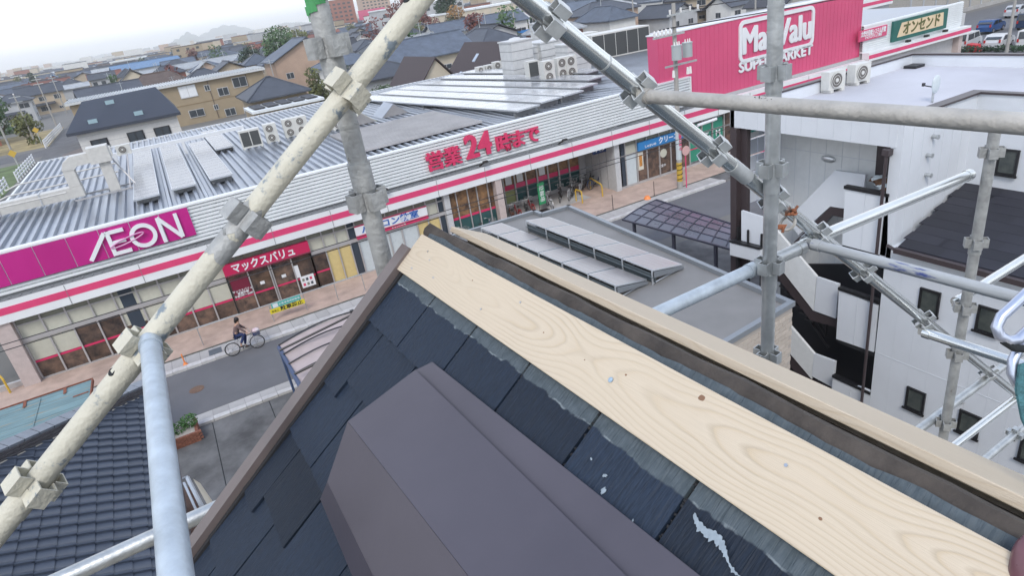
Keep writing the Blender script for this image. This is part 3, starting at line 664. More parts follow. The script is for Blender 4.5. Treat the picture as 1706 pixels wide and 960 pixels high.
part('window_poster', MB().box(.5,1.36,33.36,33.38,.95,1.95), mat('maroon_poster', (.16,.015,.04), rough=.4), sm)
for k, (s_, z) in enumerate((('マックスバリュ',1.28),('営業時間',1.14),('午前7時～24時',1.0))): letters(s_, .14, (.93,33.35,z), sm, M_letw, ext=.004, off=.003)
# 4.65 .. 15.4
bay(4.65,5.45,'glass'); bay(5.45,6.12,M_yelp); bay(6.12,6.8,M_yelp)
bay(6.8,7.25,M_navy,M_navy,M_navy); bay(7.25,8.1,M_pale); bay(8.1,9.0,M_pale); bay(9.0,9.76,M_pale); bay(9.76,10.7,M_pale)
bay(10.7,11.4,M_yelp,M_blind); bay(11.4,12.1,M_yelp,M_blind); bay(12.1,12.5,M_navy,M_navy,M_navy)
for x in (4.65,5.45,6.12,6.8,7.25,8.1,9.0,9.76,10.7,11.4,12.1,12.5): bar(x-.03, x+.03, .12, 3.3)
rails(4.65,12.5); bar(12.5,12.85,0,3.3,33.2,33.6,'column',M_wall)
def tallbay(x0, x1, y=33.42, fr=M_glassb):
    part('window_pane', MB().box(x0+.03,x1-.03,y,y+.05,1.55,3.3), fr, sm); part('window_pane', MB().box(x0+.03,x1-.03,y,y+.05,.2,1.40), M_teal, sm)
    part('window_band', MB().box(x0+.03,x1-.03,y-.02,y,1.42,1.55), M_pinkband, sm)
tb = [12.85,13.32,14.06,14.66,15.38,15.75]
for a, b in zip(tb, tb[1:]): tallbay(a, b)
for x in tb[1:-1]: bar(x-.025,x+.025,.1,3.3)
bar(12.85,15.75,0,.2,33.34,33.6,'sill'); bar(15.75,16.17,0,3.2,32.98,33.5,'column',M_col)
# recessed bicycle nook 16.2 .. 24.9 at y 36.7
rx = [16.3+.86*i for i in range(10)]
for i, (a, b) in enumerate(zip(rx, rx[1:])):
    y = 36.7
    part('window_pane', MB().box(a+.05,b-.05,y-.06,y,1.5,3.1), M_glassb, sm)
    part('window_pane', MB().box(a+.05,b-.05,y-.06,y,.3,1.2), M_teal if i > 2 else mat('green_pane', (.30,.32,.14), rough=.5), sm)
    part('window_band', MB().box(a+.04,b-.04,y-.08,y-.03,1.2,1.5), M_pinkband if i % 2 == 0 else M_red, sm)
    if i in (1,2,3,5): part('window_poster', MB().box(a+.2,b-.2,y-.085,y-.075,1.55,2.2), M_white, sm)
for a in rx: bar(a-.05,a+.05,.1,3.2,36.55,36.75)
bar(16.2,24.95,0,.3,36.6,36.8,'sill')
part('nook_side_wall', MB().box(24.62,25.2,33.4,36.7,0,3.2), M_wall, sm)
for y in (34.2,35.0,35.9): part('wall_joint', MB().box(24.60,24.62,y,y+.03,.05,3.15), M_gutl, sm)
bar(24.55,24.95,0,3.2,33.2,33.5,'column',M_wall)
# right shops 25 .. 36
part('window_pane', MB().box(25.1,25.5,33.40,33.45,.12,3.2), M_navy, sm)
for a, b in ((25.55,26.4),): part('wall_panel', MB().box(a,b,33.4,33.6,.1,2.15), M_pale, sm)
part('wall_panel', MB().box(24.95,25.1,33.4,33.6,.1,2.15), M_pale, sm)
for a, b in ((25.5,26.5),(26.5,27.3),(27.3,28.37),(28.37,29.36),(29.36,30.2),(30.2,31.05)): pane('window_pane', a, b, 2.84, 3.3, M_olive)
pane('window_pane',25.5,26.5,2.17,2.8,M_blind)
for a, b in ((26.45,27.3),(27.3,28.37),(28.37,29.36),(29.36,30.2),(30.2,31.05)): pane('shop_pane', a, b, .2, 2.2, M_glassd)
for x in (25.52,26.45,27.3,28.37,29.36,30.2,31.05,32.2,33.2,34.3,35.3,36.3): bar(x-.03,x+.03,.1,3.3)
bar(25,36.3,0,.2,33.35,33.6,'sill'); bar(25,36.3,2.17,2.25,33.35,33.5,'rail')
part('window_poster', MB().box(26.55,26.98,33.37,33.40,.95,2.15), mat('cream_poster', (.62,.6,.52), rough=.5), sm)
part('poster_picture', MB().box(26.64,26.88,33.36,33.37,1.2,1.95), mat('food_orange', (.5,.22,.05), rough=.5, var=.5, vscale=8), sm)
part('window_decal', MB().tube((28.75,33.40,1.6),(28.75,33.41,1.6),.3,9), M_blind, sm)
letters('営業中', .22, (28.6,33.40,.75), sm, M_letw, ext=.003)
for x0, x1 in ((31.1,32.15),(32.25,33.15),(33.25,34.25)):
    pane('green_panel', x0, x1, .35, 2.9, mat('bank_green', (.03,.24,.16), rough=.35, var=.05))
    part('window_band', MB().box(x0+.03,x1-.03,33.39,33.41,1.2,1.28), M_pinkband, sm)
for s_, x in (('A',31.7),('T',32.7),('M',33.75)): letters(s_, .62, (x,33.40,1.85), sm, M_letw, ext=.01, off=.004)
for a, b in ((34.3,35.3),(35.3,36.3)): pane('shop_pane', a, b, .2, 3.2, M_glassd)
part('flood_light', MB().tube((31.0,32.5,3.05),(32.6,32.4,3.15),.1,10), M_white, sm)
# lights on the ledge
for px, py in ((632,315),(800,272),(932,237),(930,238)): 
    p = on(px,py,1,32.95)
    if px != 930: part('ledge_lamp', MB().tube((p.x,33.1,4.22),(p.x+.15,32.7,4.45),.05,8).cbox((p.x+.18,32.62,4.5),(.3,.16,.1)), M_dark, sm)
# ---------------------------------------------------------------- signs (things of their own)
def F(px, py, y): return on(px, py, 1, y)
sg = thing('fascia_sign', 'magenta fascia sign with a big white AEON wordmark', 'sign', (-4,33.24,4.7))
a, b = F(313,345,33.24), F(327,391,33.24); zt_, zb_ = 6.05, 4.68; xr = -.14
nx = 9; x0 = -11.5
for i in range(nx):
    xa = x0+(xr-x0)*i/nx; xb = x0+(xr-x0)*(i+1)/nx; part('sign_panel', MB().box(xa+.018,xb-.018,33.22,33.255,zb_,zt_), M_mag, sg)
part('sign_backing', MB().box(x0,xr,33.257,33.328,zb_-.0,zt_), M_white, sg)
def stroke(pts, wd, nm='letter', y0=33.10, y1=33.215, m=M_letw):
    mb = MB()
    for q_i, ((xa, za), (xb, zb2)) in enumerate(zip(pts, pts[1:])):
        y0 += .004; d = Vector((xb-xa,0,zb2-za)).normalized(); n2 = Vector((-d.z,0,d.x))*wd/2; e_ = d*wd*.0
        P = [Vector((xa,y1,za))-e_+n2, Vector((xa,y1,za))-e_-n2, Vector((xb,y1,zb2))+e_-n2, Vector((xb,y1,zb2))+e_+n2]
        mb.prism(P, (0,y0-y1,0))
    return mb
zo = -.04
part('letter', stroke([(-4.60,4.80),(-3.72,5.86)], .17), M_letw, sg)
part('letter', stroke([(-3.62,4.74),(-3.62,5.90)], .17).add(*(lambda m_: (m_.v, m_.f))(stroke([(-3.66,5.82),(-2.95,5.82)], .16, y0=33.105))).add(*(lambda m_: (m_.v, m_.f))(stroke([(-3.62,5.33),(-3.0,5.33)], .15, y0=33.105))).add(*(lambda m_: (m_.v, m_.f))(stroke([(-3.62,4.82),(-2.92,4.82)], .16, y0=33.105))), M_letw, sg)
mb = MB(); n = 36; V = []
for i in range(n):
    t_ = 2*math.pi*i/n
    for rr, y in ((.56,33.10),(.39,33.10),(.56,33.215),(.39,33.215)): V.append((-2.27+math.cos(t_)*rr, y, 5.31+math.sin(t_)*rr))
Fc = []
for i in range(n):
    j = (i+1) % n; a_, b_ = i*4, j*4
    Fc += [(a_,a_+1,b_+1,b_),(a_+2,b_+2,b_+3,a_+3),(a_,b_,b_+2,a_+2),(a_+1,a_+3,b_+3,b_+1)]
mb.add(V, Fc); part('letter', mb, M_letw, sg)
part('letter', stroke([(-1.50,4.74),(-1.50,5.92),(-.74,4.78),(-.74,5.92)], .165), M_letw, sg)
mb = MB(); mb.path([(-2.95+math.cos(t_)*.72, 33.08-.02*math.sin(t_), 5.30+math.cos(t_)*.16+math.sin(t_)*.12) for t_ in (2*math.pi*i/30 for i in range(30))], .032, 6, True); part('letter', mb, mat('logo_pink', (.62,.30,.5), rough=.4), sg, smooth=True, label='pale pink orbit ring around the middle letters')
# opening hours letters
sg = thing('opening_hours_sign', 'raised pink letters reading open until 24 hours on the ribbed fascia', 'sign', (15.5,33.3,4.5))
for s_, px, py, sz in (('営',725,270,1.1),('業',754.5,262,1.1),('24',797,243,1.8),('時',840,239.5,1.1),('ま',863.5,232.5,1.08),('で',887,225.5,1.08)):
    p = F(px+0,py,33.2); c = letters(s_, sz, (p.x,33.22,p.z-.02), sg, M_letr, ext=.06, off=.014 if s_ != '24' else .04, name='letter', sx=.93 if s_ == '24' else 1); c3_ = [c.copy() for _ in range(2)]; [COL.objects.link(q_) for q_ in c3_]; c3_[0].location.x += .03; c3_[0].location.y += .004; c3_[1].location.x -= .03; c3_[1].location.y += .008
# entrance sign
sg = thing('entrance_sign', 'pink sign with white katakana above the left entrance doors', 'sign', (2.5,33.3,2.2))
part('sign_face', MB().box(.38,4.66,33.16,33.33,2.2,2.84), mat('sign_crimson', (.50,.02,.09), rough=.35, var=.05, vscale=.5), sg)
letters('マックスバリュ', .52, (2.35,33.15,2.52), sg, M_letw, ext=.012, off=.014, sx=.88)
# computer school sign
M_blueL = mat('letter_blue', (.03,.12,.42), rough=.4)
sg = thing('school_sign', 'white banner with blue Japanese letters and a pink lower edge', 'sign', (9.7,33.3,2.2))
part('sign_face', MB().box(7.2,11.4,33.2,33.33,2.3,2.78), M_white, sg); part('lower_edge', MB().box(7.2,11.4,33.195,33.33,2.1,2.295), M_pinkband, sg); part('upper_edge', MB().box(7.2,11.4,33.195,33.33,2.785,2.82), M_pinkband, sg)
letters('パソコン教室', .46, (9.2,33.19,2.53), sg, M_blueL, ext=.006, off=.012, sx=1.22)
letters('まなびの広場', .14, (9.6,33.185,2.19), sg, M_letw, ext=.004)
# drycleaning sign
sg = thing('blue_shop_sign', 'blue shop sign with white katakana over the dark shop windows', 'sign', (28.6,33.3,2.3))
part('sign_face', MB().box(26.5,31.0,33.2,33.33,2.28,2.84), mat('sign_blue', (.03,.20,.48), rough=.35), sg)
letters('しゃかいの', .2, (27.5,33.19,2.46), sg, M_letw, ext=.004, off=.006); letters('クリーニング', .46, (29.5,33.19,2.56), sg, M_letw, ext=.006, off=.012, sx=.95)
# hanging navy sign in the nook
sg = thing('hanging_sign', 'navy sign hanging inside the bicycle nook under the eave', 'sign', (22.6,34.2,2.8)); p = F(1000,248,34.2)
part('sign_face', MB().cbox((p.x,34.2,p.z),(1.25,.08,.5)), mat('navy_sign', (.02,.05,.16), rough=.4), sg); letters('パン', .42, (p.x,34.15,p.z), sg, M_letw, ext=.005, off=.01)
for x in (-.5,.5): part('bracket', MB().box(p.x+x-.02,p.x+x+.02,34.18,34.22,p.z+.25,3.2), M_mull, sg)
# big rose sign
sg = thing('roof_sign', 'huge rose pink billboard wall with white supermarket lettering above the fascia', 'billboard', (39,34,4.4))
part('board', MB().box(28.85,49.0,33.6,34.6,4.35,9.02), M_bigred, sg)
for i in range(51):
    x = 28.9+i*.4; part('seam', MB().box(x,x+.02,33.590,33.6,4.4,9.0), mat('sign_seam', (.575,.072,.17), rough=.5), sg)
part('cap', MB().box(28.8,49.05,33.55,34.65,9.02,9.1), M_white, sg)
YS = 33.56
fa, fb_ = F(1233,68,YS), F(1355,38,YS)       # frame middle left / right
xl, xr_ = F(1231,70,YS).x, F(1356,40,YS).x; zc_ = (F(1231,72,YS).z+F(1356,42,YS).z)/2
zt1 = F(1290,22,YS).z; zb1 = F(1290,92,YS).z
fw_, fh_ = (xr_-xl), (zt1-zb1); xm, zm = (xl+xr_)/2, (zt1+zb1)/2
def rr_ring(xm, zm, w, h, r, wd, y0, y1):
    def loop(w, h, r):
        P = []
        for cxs, czs, a0 in ((1,1,0),(-1,1,90),(-1,-1,180),(1,-1,270)):
            for k in range(6):
                t_ = math.radians(a0+k*18); P.append((xm+cxs*(w/2-r)+math.cos(t_)*r, zm+czs*(h/2-r)+math.sin(t_)*r))
        return P
    A, B = loop(w,h,r), loop(w-2*wd,h-2*wd,max(.05,r-wd)); n = len(A)
    V = [(x,y0,z) for x,z in A]+[(x,y0,z) for x,z in B]+[(x,y1,z) for x,z in A]+[(x,y1,z) for x,z in B]
    Fc = []
    for i in range(n):
        j = (i+1) % n; Fc += [(i,i+n,j+n,j),(i,j,j+2*n,i+2*n),(i+n,i+3*n,j+3*n,j+n)]
    return MB().add(V, Fc)
part('frame_outline', rr_ring(xm, zm, fw_, fh_, .5, .26, YS-.06, 33.6), M_letw, sg)
SZ = fh_*.86
c = letters('MaxValu', SZ, (xm,YS-.03,zm-.05), sg, M_letw, ext=.03, off=0, sx=1); wd_ = c.dimensions.x; bpy.context.view_layer.update(); wd_ = max(.1, c.data.vertices and (max(v.co.x for v in c.data.vertices)-min(v.co.x for v in c.data.vertices))); c.scale.x = (fw_-.75)/wd_
for k_, (ox, oz) in enumerate(((.09,0),(-.09,.0),(.05,.05),(-.05,-.05),(-.05,.05),(.05,-.05))): c2_ = c.copy(); COL.objects.link(c2_); c2_.location = c.location+Vector((ox,.003*(k_+1),oz))
xs1, xs2 = F(1231,108,YS), F(1352,88,YS)
c = letters('SUPERMARKET', .95, ((xs1.x+xs2.x)/2,YS-.03,(xs1.z+xs2.z)/2), sg, M_letw, ext=.03, off=0); wd_ = max(v.co.x for v in c.data.vertices)-min(v.co.x for v in c.data.vertices); c.scale.x = (xs2.x-xs1.x)/wd_
for k_, (ox, oz) in enumerate(((.05,0),(-.05,.0),(0,.04),(0,-.04))): c2_ = c.copy(); COL.objects.link(c2_); c2_.location = c.location+Vector((ox,.003*(k_+1),oz))
# small pink sign + green framed sign on the wing
sg = thing('notice_sign', 'small pink notice board with white lettering left of the green framed sign', 'sign', (50,33.2,5.2))
a, b = F(1430,62,33.2), F(1478,38,33.2); x0, x1 = F(1431,60,33.2).x, F(1477,48,33.2).x
z0, z1 = F(1431,70,33.2).z, F(1431,52,33.2).z
part('sign_face', MB().box(x0,x1,33.15,33.28,z0,z1), M_bigred, sg); letters('太陽光発電システム設置', .42, ((x0+x1)/2,33.14,z0+(z1-z0)*.62), sg, M_letw, ext=.01, off=.012, sx=(x1-x0)*.9/(.42*11)); letters('マックスバリュ三重店', .26, ((x0+x1)/2,33.14,z0+(z1-z0)*.25), sg, M_letw, ext=.01, off=.006, sx=.8)
sg = thing('green_framed_sign', 'cream sign with slanted dark letters inside a dark green frame', 'sign', (55.5,33.2,5))
x0, x1 = F(1487,50,33.15).x, F(1577,28,33.15).x; z0, z1 = 4.88, 6.42
part('frame', MB().box(x0,x1,33.08,33.27,z0,z1), mat('sign_green', (.015,.12,.10), rough=.4), sg)
part('sign_face', MB().prism([(x0+.55,33.07,z0+.28),(x1-.5,33.07,z0+.28),(x1-.62,33.07,z1-.22),(x0+1.0,33.07,z1-.22)], (0,.01,0)), mat('cream_face', (.72,.57,.38), rough=.4), sg)
c = letters('オンセンド', 1.05, ((x0+x1)/2+.1,33.05,(z0+z1)/2), sg, mat('letter_olive', (.10,.11,.03), rough=.5), ext=.01, off=.03, sx=.95)
sg['label'] = 'cream sign with slanted dark katakana inside a dark green frame'
for px, py in ((1513,68),(1544,58),(1575,50)): p = F(px,py,32.9); part('spot_lamp', MB().cbox((p.x,32.9,4.7),(.4,.25,.18)), M_dark, sg)
# rear wing with another stripe
t = thing('rear_annex', 'rear annex with a pink striped fascia behind the big billboard', 'building', (64,50,0))
part('wall', MB().box(50,78,50.2,62,0,6.2), M_wall, t); part('band', MB().box(50,78,49.8,50.2,5.2,6.3), M_fas2, t); part('stripe', MB().box(50,78,49.78,49.8,5.5,5.85), M_red, t)
# guard rail + its signs
gr = thing('guard_rail', 'thin steel guard rail along the pink pavement in front of the doors', 'railing', (2,31,0))
part('rail', MB().tube((-1.6,31,1.0),(6.5,31,1.0),.025,8), M_galv, gr)
for x in (-1.55,.1,1.75,3.4,5.0,6.45): part('post', MB().tube((x,31,.05),(x,31,1.0),.022,8), M_galv, gr)
s1 = thing('teal_notice', 'teal notice strip hung on the guard rail', 'notice', (2.5,30.96,.75)); part('notice_face', MB().box(1.84,3.26,30.93,30.96,.76,1.0), mat('notice_teal', (.05,.40,.34), rough=.5), s1); part('notice_patch', MB().box(1.9,2.15,30.925,30.93,.78,.98), M_white, s1); letters('お客様専用駐輪場', .13, (2.7,30.925,.88), s1, M_letw, ext=.003)
s1 = thing('no_parking_notice', 'yellow no parking notice with black characters below the teal strip', 'notice', (2.5,30.96,.5)); part('notice_face', MB().box(1.7,3.4,30.93,30.96,.50,.73), mat('notice_yellow', (.72,.60,.03), rough=.5), s1); letters('駐車禁止', .24, (2.75,30.925,.615), s1, M_hole, ext=.003, off=.006, sx=1.15); letters('歩道上', .12, (1.95,30.925,.6), s1, M_hole, ext=.003)
for i in range(5):
    x = 5.2+i*4.6
    if i > 3: continue
for x, y in ((22.2,30.6),(25.4,30.55)):
    single('marker_post', MB().tube((x,y,.05),(x,y,1.0),.02,6), M_dark, 'thin dark post on the pavement edge '+('near the bicycle nook' if x < 23 else 'in front of the white wall panels'), 'post', (x,y,.05))
# ---------------------------------------------------------------- roof things
M_acb = mat('ac_casing', (.60,.60,.57), rough=.5, var=.05); M_fan = mat('fan_grille', (.13,.12,.11), rough=.6); M_louv = mat('dark_louvre', (.06,.065,.065), rough=.6)
ACM = {}
def ac_unit(loc, w, h, d, fans, label, rz=0, grp='air conditioner outdoor units', kind='fan', sub=True):
    t = thing('air_conditioner', label, 'air conditioner', loc, grp, rot=(0,0,rz))
    k = (w,h,d,fans,kind)
    if k not in ACM:
        f = [('casing', MB().box(-w/2,w/2,0,d,.08,h).mesh('casing', M_acb)), ('foot', MB().box(-w/2+.05,-w/2+.17,-.04,d+.04,0,.08).mesh('foot', M_acb)), ('foot', MB().box(w/2-.17,w/2-.05,-.04,d+.04,0,.08).mesh('foot', M_acb))]
        if kind == 'fan':
            for i in range(fans):
                z = .08+(h-.08)*(i+.5)/fans; r = min(w, (h-.08)/fans)*.40; x = -w*.06
                mb = MB(); mb.disc((x,-.012,z), (0,1,0), r, .03, 20); f.append(('fan_grille', mb.mesh('fan_grille', M_fan)))
                mb = MB(); mb.disc((x,-.035,z), (0,1,0), r*.28, .02, 12); mb.ring((x,-.03,z),(0,1,0),r*.62,.008,20,4); mb.ring((x,-.03,z),(0,1,0),r,.012,20,4); f.append(('fan_hub', mb.mesh('fan_hub', M_acb)))
        else:
            n = fans
            for i in range(n):
                xa = -w/2+.06+(w-.12)*i/n; xb = -w/2+.06+(w-.12)*(i+1)/n; mb = MB(); mb.box(xa+.03,xb-.03,-.012,.0,.2,h-.12); f.append(('louvre', mb.mesh('louvre', M_louv)))
        ACM[k] = f
    for nm, me in ACM[k]: mesh_obj(nm, me, t)
    return t
RZ = 5.9
def R0(px, py, z=RZ): return G(px, py, z)
for px, py, w_, h_, fn, kd, lb in ((423,247,1.35,1.25,2,'louvre','roof unit with dark louvres, leftmost of the row behind the folded roof'),(457,238,.85,1.3,2,'fan','double fan roof unit second from the left behind the folded roof'),
        (488,229,.88,1.3,2,'fan','double fan roof unit just left of the cream post'),(507,225,.88,1.3,2,'fan','double fan roof unit partly behind the cream post'),(545,219,.88,1.3,2,'fan','double fan roof unit right of the cream post'),(566,216,.88,1.3,2,'fan','double fan roof unit beside the grey upright'),
        (892,134,1.0,1.6,1,'louvre','white unit with one dark louvre left in the central roof group'),(918,138,.95,1.7,2,'fan','double fan unit in the middle of the central roof group'),(940,132,.95,1.7,2,'fan','double fan unit right in the central roof group'),(955,129,.95,1.7,2,'fan','rightmost double fan unit of the central roof group'),
        (803,123,.8,.7,1,'fan','small single fan unit left by the roof back edge'),(817,120,.8,.7,1,'fan','small single fan unit middle by the roof back edge'),(831,116,.8,.8,1,'fan','small single fan unit right by the roof back edge')):
    p = R0(px, py); ac_unit((p.x,p.y,RZ), w_, h_, .75, fn, lb, rz=-.08, kind=kd)
p = R0(1020,97); ac_unit((p.x+1.2,p.y,RZ), 6.2, 2.3, 2.2, 5, 'large white cooling unit with five tall dark louvres beside the billboard', rz=-.12, kind='louvre')
p = R0(975,100); ac_unit((p.x,p.y+1,RZ), 4.6, 2.3, 2.0, 4, 'white cooling unit with dark louvres behind the bright sloping post', rz=-.12, kind='louvre')
M_wbox = mat('white_plant_box', (.56,.57,.57), rough=.55, var=.08, vscale=2, rvar=.05)
for i, (px, py, w_, d_, h_, lb) in enumerate(((876,128,2.1,2.2,3.0,'tall white plant box at the left of the roof plant'),(908,118,3.0,2.4,2.2,'low wide white plant box with a domed top'),(940,112,4.5,3,2.4,'white plant box behind the central fan units'),(930,85,3.2,3,3.2,'tallest white plant box at the back of the roof'),(968,118,2.2,2,2.2,'white plant box half behind the bright sloping post'))):
    p = R0(px, py); t = thing('plant_box', lb, 'plant box', (p.x,p.y,RZ), 'white rooftop plant boxes'); x, y = p.x, p.y
    part('casing', MB().box(x-w_/2,x+w_/2,y,y+d_,RZ,RZ+h_), M_wbox, t)
    for q in range(3): part('panel_joint', MB().box(x-w_/2-.01,x+w_/2+.01,y-.02,y+d_,RZ+h_*(q+1)/4,RZ+h_*(q+1)/4+.04), M_gutl, t)
    part('lid', MB().box(x-w_/2-.08,x+w_/2+.08,y-.08,y+d_+.08,RZ+h_,RZ+h_+.12).ell((x,y+d_/2,RZ+h_+.1),w_*.3,d_*.3,.25,10,4), M_wbox, t)
# n-shaped duct and pipes on the left of the roof
M_duct = mat('duct_cream', (.56,.55,.52), rough=.5, var=.08)
t = thing('roof_duct', 'big cream rectangular duct forming an arch over the roof ribs', 'duct', (-4.5,43.5,5.9))
part('duct_run', MB().box(-13,-4.88,42.9,43.7,6.05,6.65), M_duct, t); part('duct_riser', MB().box(-5.45,-4.9,42.91,43.69,6.66,7.7), M_duct, t)
part('duct_bridge', MB().prism([(-5.47,42.88,7.6),(-5.3,42.88,8.0),(-4.9,42.88,8.25),(-3.0,42.88,8.32),(-3.0,42.88,7.75),(-4.7,42.88,7.7),(-4.88,42.88,7.55)], (0,.84,0)), M_duct, t)
part('duct_head', MB().box(-4.0,-2.95,42.75,43.85,7.62,8.5), M_duct, t); part('duct_drop', MB().box(-3.65,-3.1,42.95,43.65,5.95,7.61), M_duct, t)
for x in (-11,-9,-7): part('duct_flange', MB().box(x,x+.06,42.86,43.74,6.0,6.7), M_pvf, t)
part('support_frame', MB().box(-5.4,-2.2,42.5,42.58,5.92,6.0).box(-5.4,-2.2,44.0,44.08,5.92,6.0).tube((-2.6,42.6,5.95),(-2.2,43.9,7.6),.04,6).tube((-2.2,42.6,5.95),(-3.0,43.9,7.6),.04,6), M_mull, t)
for i, (y, z) in enumerate(((47.5,6.3),(51.5,6.3),(42.3,6.55))):
    single('roof_pipe', MB().path([(-9.9,y,z-.2),(-9.2,y,z),(-3.2 if i < 2 else -5.6,y,z)], .045, 8), M_duct, 'thin cream pipe across the roof ribs, '+('nearer of the two behind the duct','farther of the two behind the duct','resting along the big duct')[i], 'pipe', (-6,y,z), smooth=True)
for i, (px, py) in enumerate(((177,262),(209,258))):
    p = G(px,py,7.0); ac_unit((p.x,p.y,7.0), .85, .65, .35, 1, 'single fan unit on a white beam, '+('beside the duct head' if i == 0 else 'right of the duct'), kind='fan')
single('roof_beam', MB().box(-3.6,5.2,51.2,51.5,6.75,6.98).box(-3.4,-3.2,51.2,51.5,5.9,6.75).box(.9,1.1,51.2,51.5,5.9,6.75).box(5.0,5.2,51.2,51.5,5.9,6.75), M_white, 'long white beam on short legs at the back of the ribbed roof', 'beam', (1,51.3,5.9))
# raised skylight / solar strips
def strip(x0, x1, y0, y1, z, m, lab, cat, nm, grp, n):
    t = thing(nm, lab, cat, ((x0+x1)/2,(y0+y1)/2,5.85), grp)
    for i in range(n):
        ya = y0+(y1-y0)*i/n; yb = y0+(y1-y0)*(i+1)/n; part('panel', MB().box(x0,x1,ya+.02,yb-.02,z,z+.05), m, t)
    part('edge_frame', MB().box(x0-.04,x1+.04,y0-.05,y0,z-.03,z+.07).box(x0-.04,x0,y0,y1,z-.03,z+.07).box(x1,x1+.04,y0,y1,z-.03,z+.07), M_pvf, t)
    for y in (y0+.4,(y0+y1)/2,y1-.4): part('leg', MB().box(x0+.05,x1-.05,y-.05,y+.05,5.8,z), M_gutl, t)
    return t
M_sky = mat('silver_panel', (.34,.34,.36), rough=.24, metal=.8, var=.12, vscale=2)
for i, (x0, x1, y0, y1) in enumerate(((-2.35,-1.2,37.6,57),(-.52,.62,37.9,56),(1.42,2.55,38.2,54.5),(2.75,3.9,48.5,60))):
    strip(x0, x1, y0, y1, 6.10, M_sky, ('leftmost','second','third','farthest')[i]+' raised silver panel strip on the left part of the roof', 'solar panel', 'silver_panel_strip', 'silver panel strips on the left roof', int((y1-y0)/1.0))
SOL = []
for i, (x0, y0, y1) in enumerate(((19.2,35.6,59),(21.4,36.4,59.5),(23.4,36.8,60),(25.6,38.2,61),(28.0,40.5,61.5),(30.3,44,62))):
    SOL.append(strip(x0, x0+1.75, y0, y1, 6.22, M_pv, ('nearest','second','third','fourth','fifth','farthest')[i]+' long row of solar panels across the middle of the store roof', 'solar panel', 'solar_panel_row', 'solar panel rows on the store roof', int((y1-y0)/1.3)))
    t = SOL[-1]; pv_ = Vector((x0+.9,y0,0)); Rz = Matrix.Rotation(math.radians(8.5), 3, 'Z'); d_ = Vector((t.location.x,t.location.y,0))-pv_; d_ = Rz @ d_; t.location = (pv_.x+d_.x, pv_.y+d_.y, t.location.z); t.rotation_euler = (0,0,math.radians(8.5))
# small roof dormer vents
for i, (px, py) in enumerate(((655,190),(600,205))):
    p = G(px,py,6.0); x, y = p.x, p.y; t = thing('roof_vent', ('grey gabled roof vent beside the upright post','cream gabled roof vent half behind the upright post')[i], 'roof vent', (x,y,5.9))
    part('vent_body', MB().prism([(x-1,y-.2,5.9),(x+1.2,y-.2,5.9),(x+.1,y-.2,6.75)], (0,2.2,0)), (M_roof, M_blind)[i], t); part('vent_gable', MB().prism([(x-.9,y-.22,5.92),(x+1.1,y-.22,5.92),(x+.1,y-.22,6.7)], (0,-.02,0)), M_roof2, t)
# ================================================================ WHITE APARTMENT BUILDING
M_apw = mat('apartment_siding', (.66,.69,.73), rough=.55, var=.04, vscale=.8); M_apb = mat('bronze_trim', (.055,.042,.045), rough=.4)
M_deck = mat('roof_membrane', (.50,.50,.54), rough=.6, var=.1, vscale=.35); M_leanto = mat('lean_to_slate', (.02,.02,.028), rough=.6, var=.15, vscale=2, rvar=.2)
M_winf = mat('window_frame_black', (.015,.015,.017), rough=.4); M_winp = mat('window_pane_dark', (.035,.045,.045), rough=.12, spec=.7, col2=(.09,.10,.09), vscale=3)
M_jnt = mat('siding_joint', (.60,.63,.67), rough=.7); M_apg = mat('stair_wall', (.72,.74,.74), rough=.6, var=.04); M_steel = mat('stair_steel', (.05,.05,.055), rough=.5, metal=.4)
ap = thing('apartment_building', 'white three storey apartment building with an open stairwell and a flat grey roof', 'apartment building', (18,5,0))
X1 = 14.3; YR = 8.7; YF = 13.6; ZT = 9.1
part('wall', MB().box(X1,22.6,-8,YR,0,6.1), M_apw, ap)
part('upper_wall', MB().box(17.4,22.6,-8,8.9,6.1,8.7), M_apw, ap)
part('rear_wall', MB().box(15.8,22.6,8.97,YF,0,8.69), M_apg, ap)
part('return_wall', MB().prism([(X1,YR-.12,5.6),(17.4,8.9-.12,5.6),(17.4,8.95,5.6),(X1,8.85,5.6)], (0,0,3.45)), M_apw, ap)
part('roof_deck', MB().box(17.4,22.5,-8,8.9,8.7,8.76).box(X1+.1,22.5,8.9,YF,8.7,8.762), M_deck, ap)
part('stair_ceiling', MB().box(X1+.1,15.79,8.97,YF,8.5,8.68), M_apg, ap)
pw = .14
part('parapet', MB().box(X1-.02,X1+pw,8.72,YF+.05,8.5,ZT).box(X1-.02,22.62,YF-.1,YF+.06,8.5,ZT).box(22.48,22.62,-8,YF-.1,8.5,ZT).box(17.38,17.52,-8,8.8,8.5,ZT).box(X1+pw,17.52,8.72,8.9,8.5,ZT), M_apw, ap)
part('parapet_cap', MB().box(X1-.05,X1+pw+.03,8.66,YF+.09,ZT,ZT+.05).box(X1+pw+.03,22.65,YF-.13,YF+.09,ZT,ZT+.05).box(22.44,22.65,-8,YF-.13,ZT,ZT+.05).box(17.34,17.55,-8,8.66,ZT,ZT+.05).box(X1+pw+.03,17.55,8.66,8.93,ZT,ZT+.05), M_apb, ap)
part('roof_drain', MB().box(21.9,22.4,13.0,13.4,8.765,8.85), M_winf, ap)
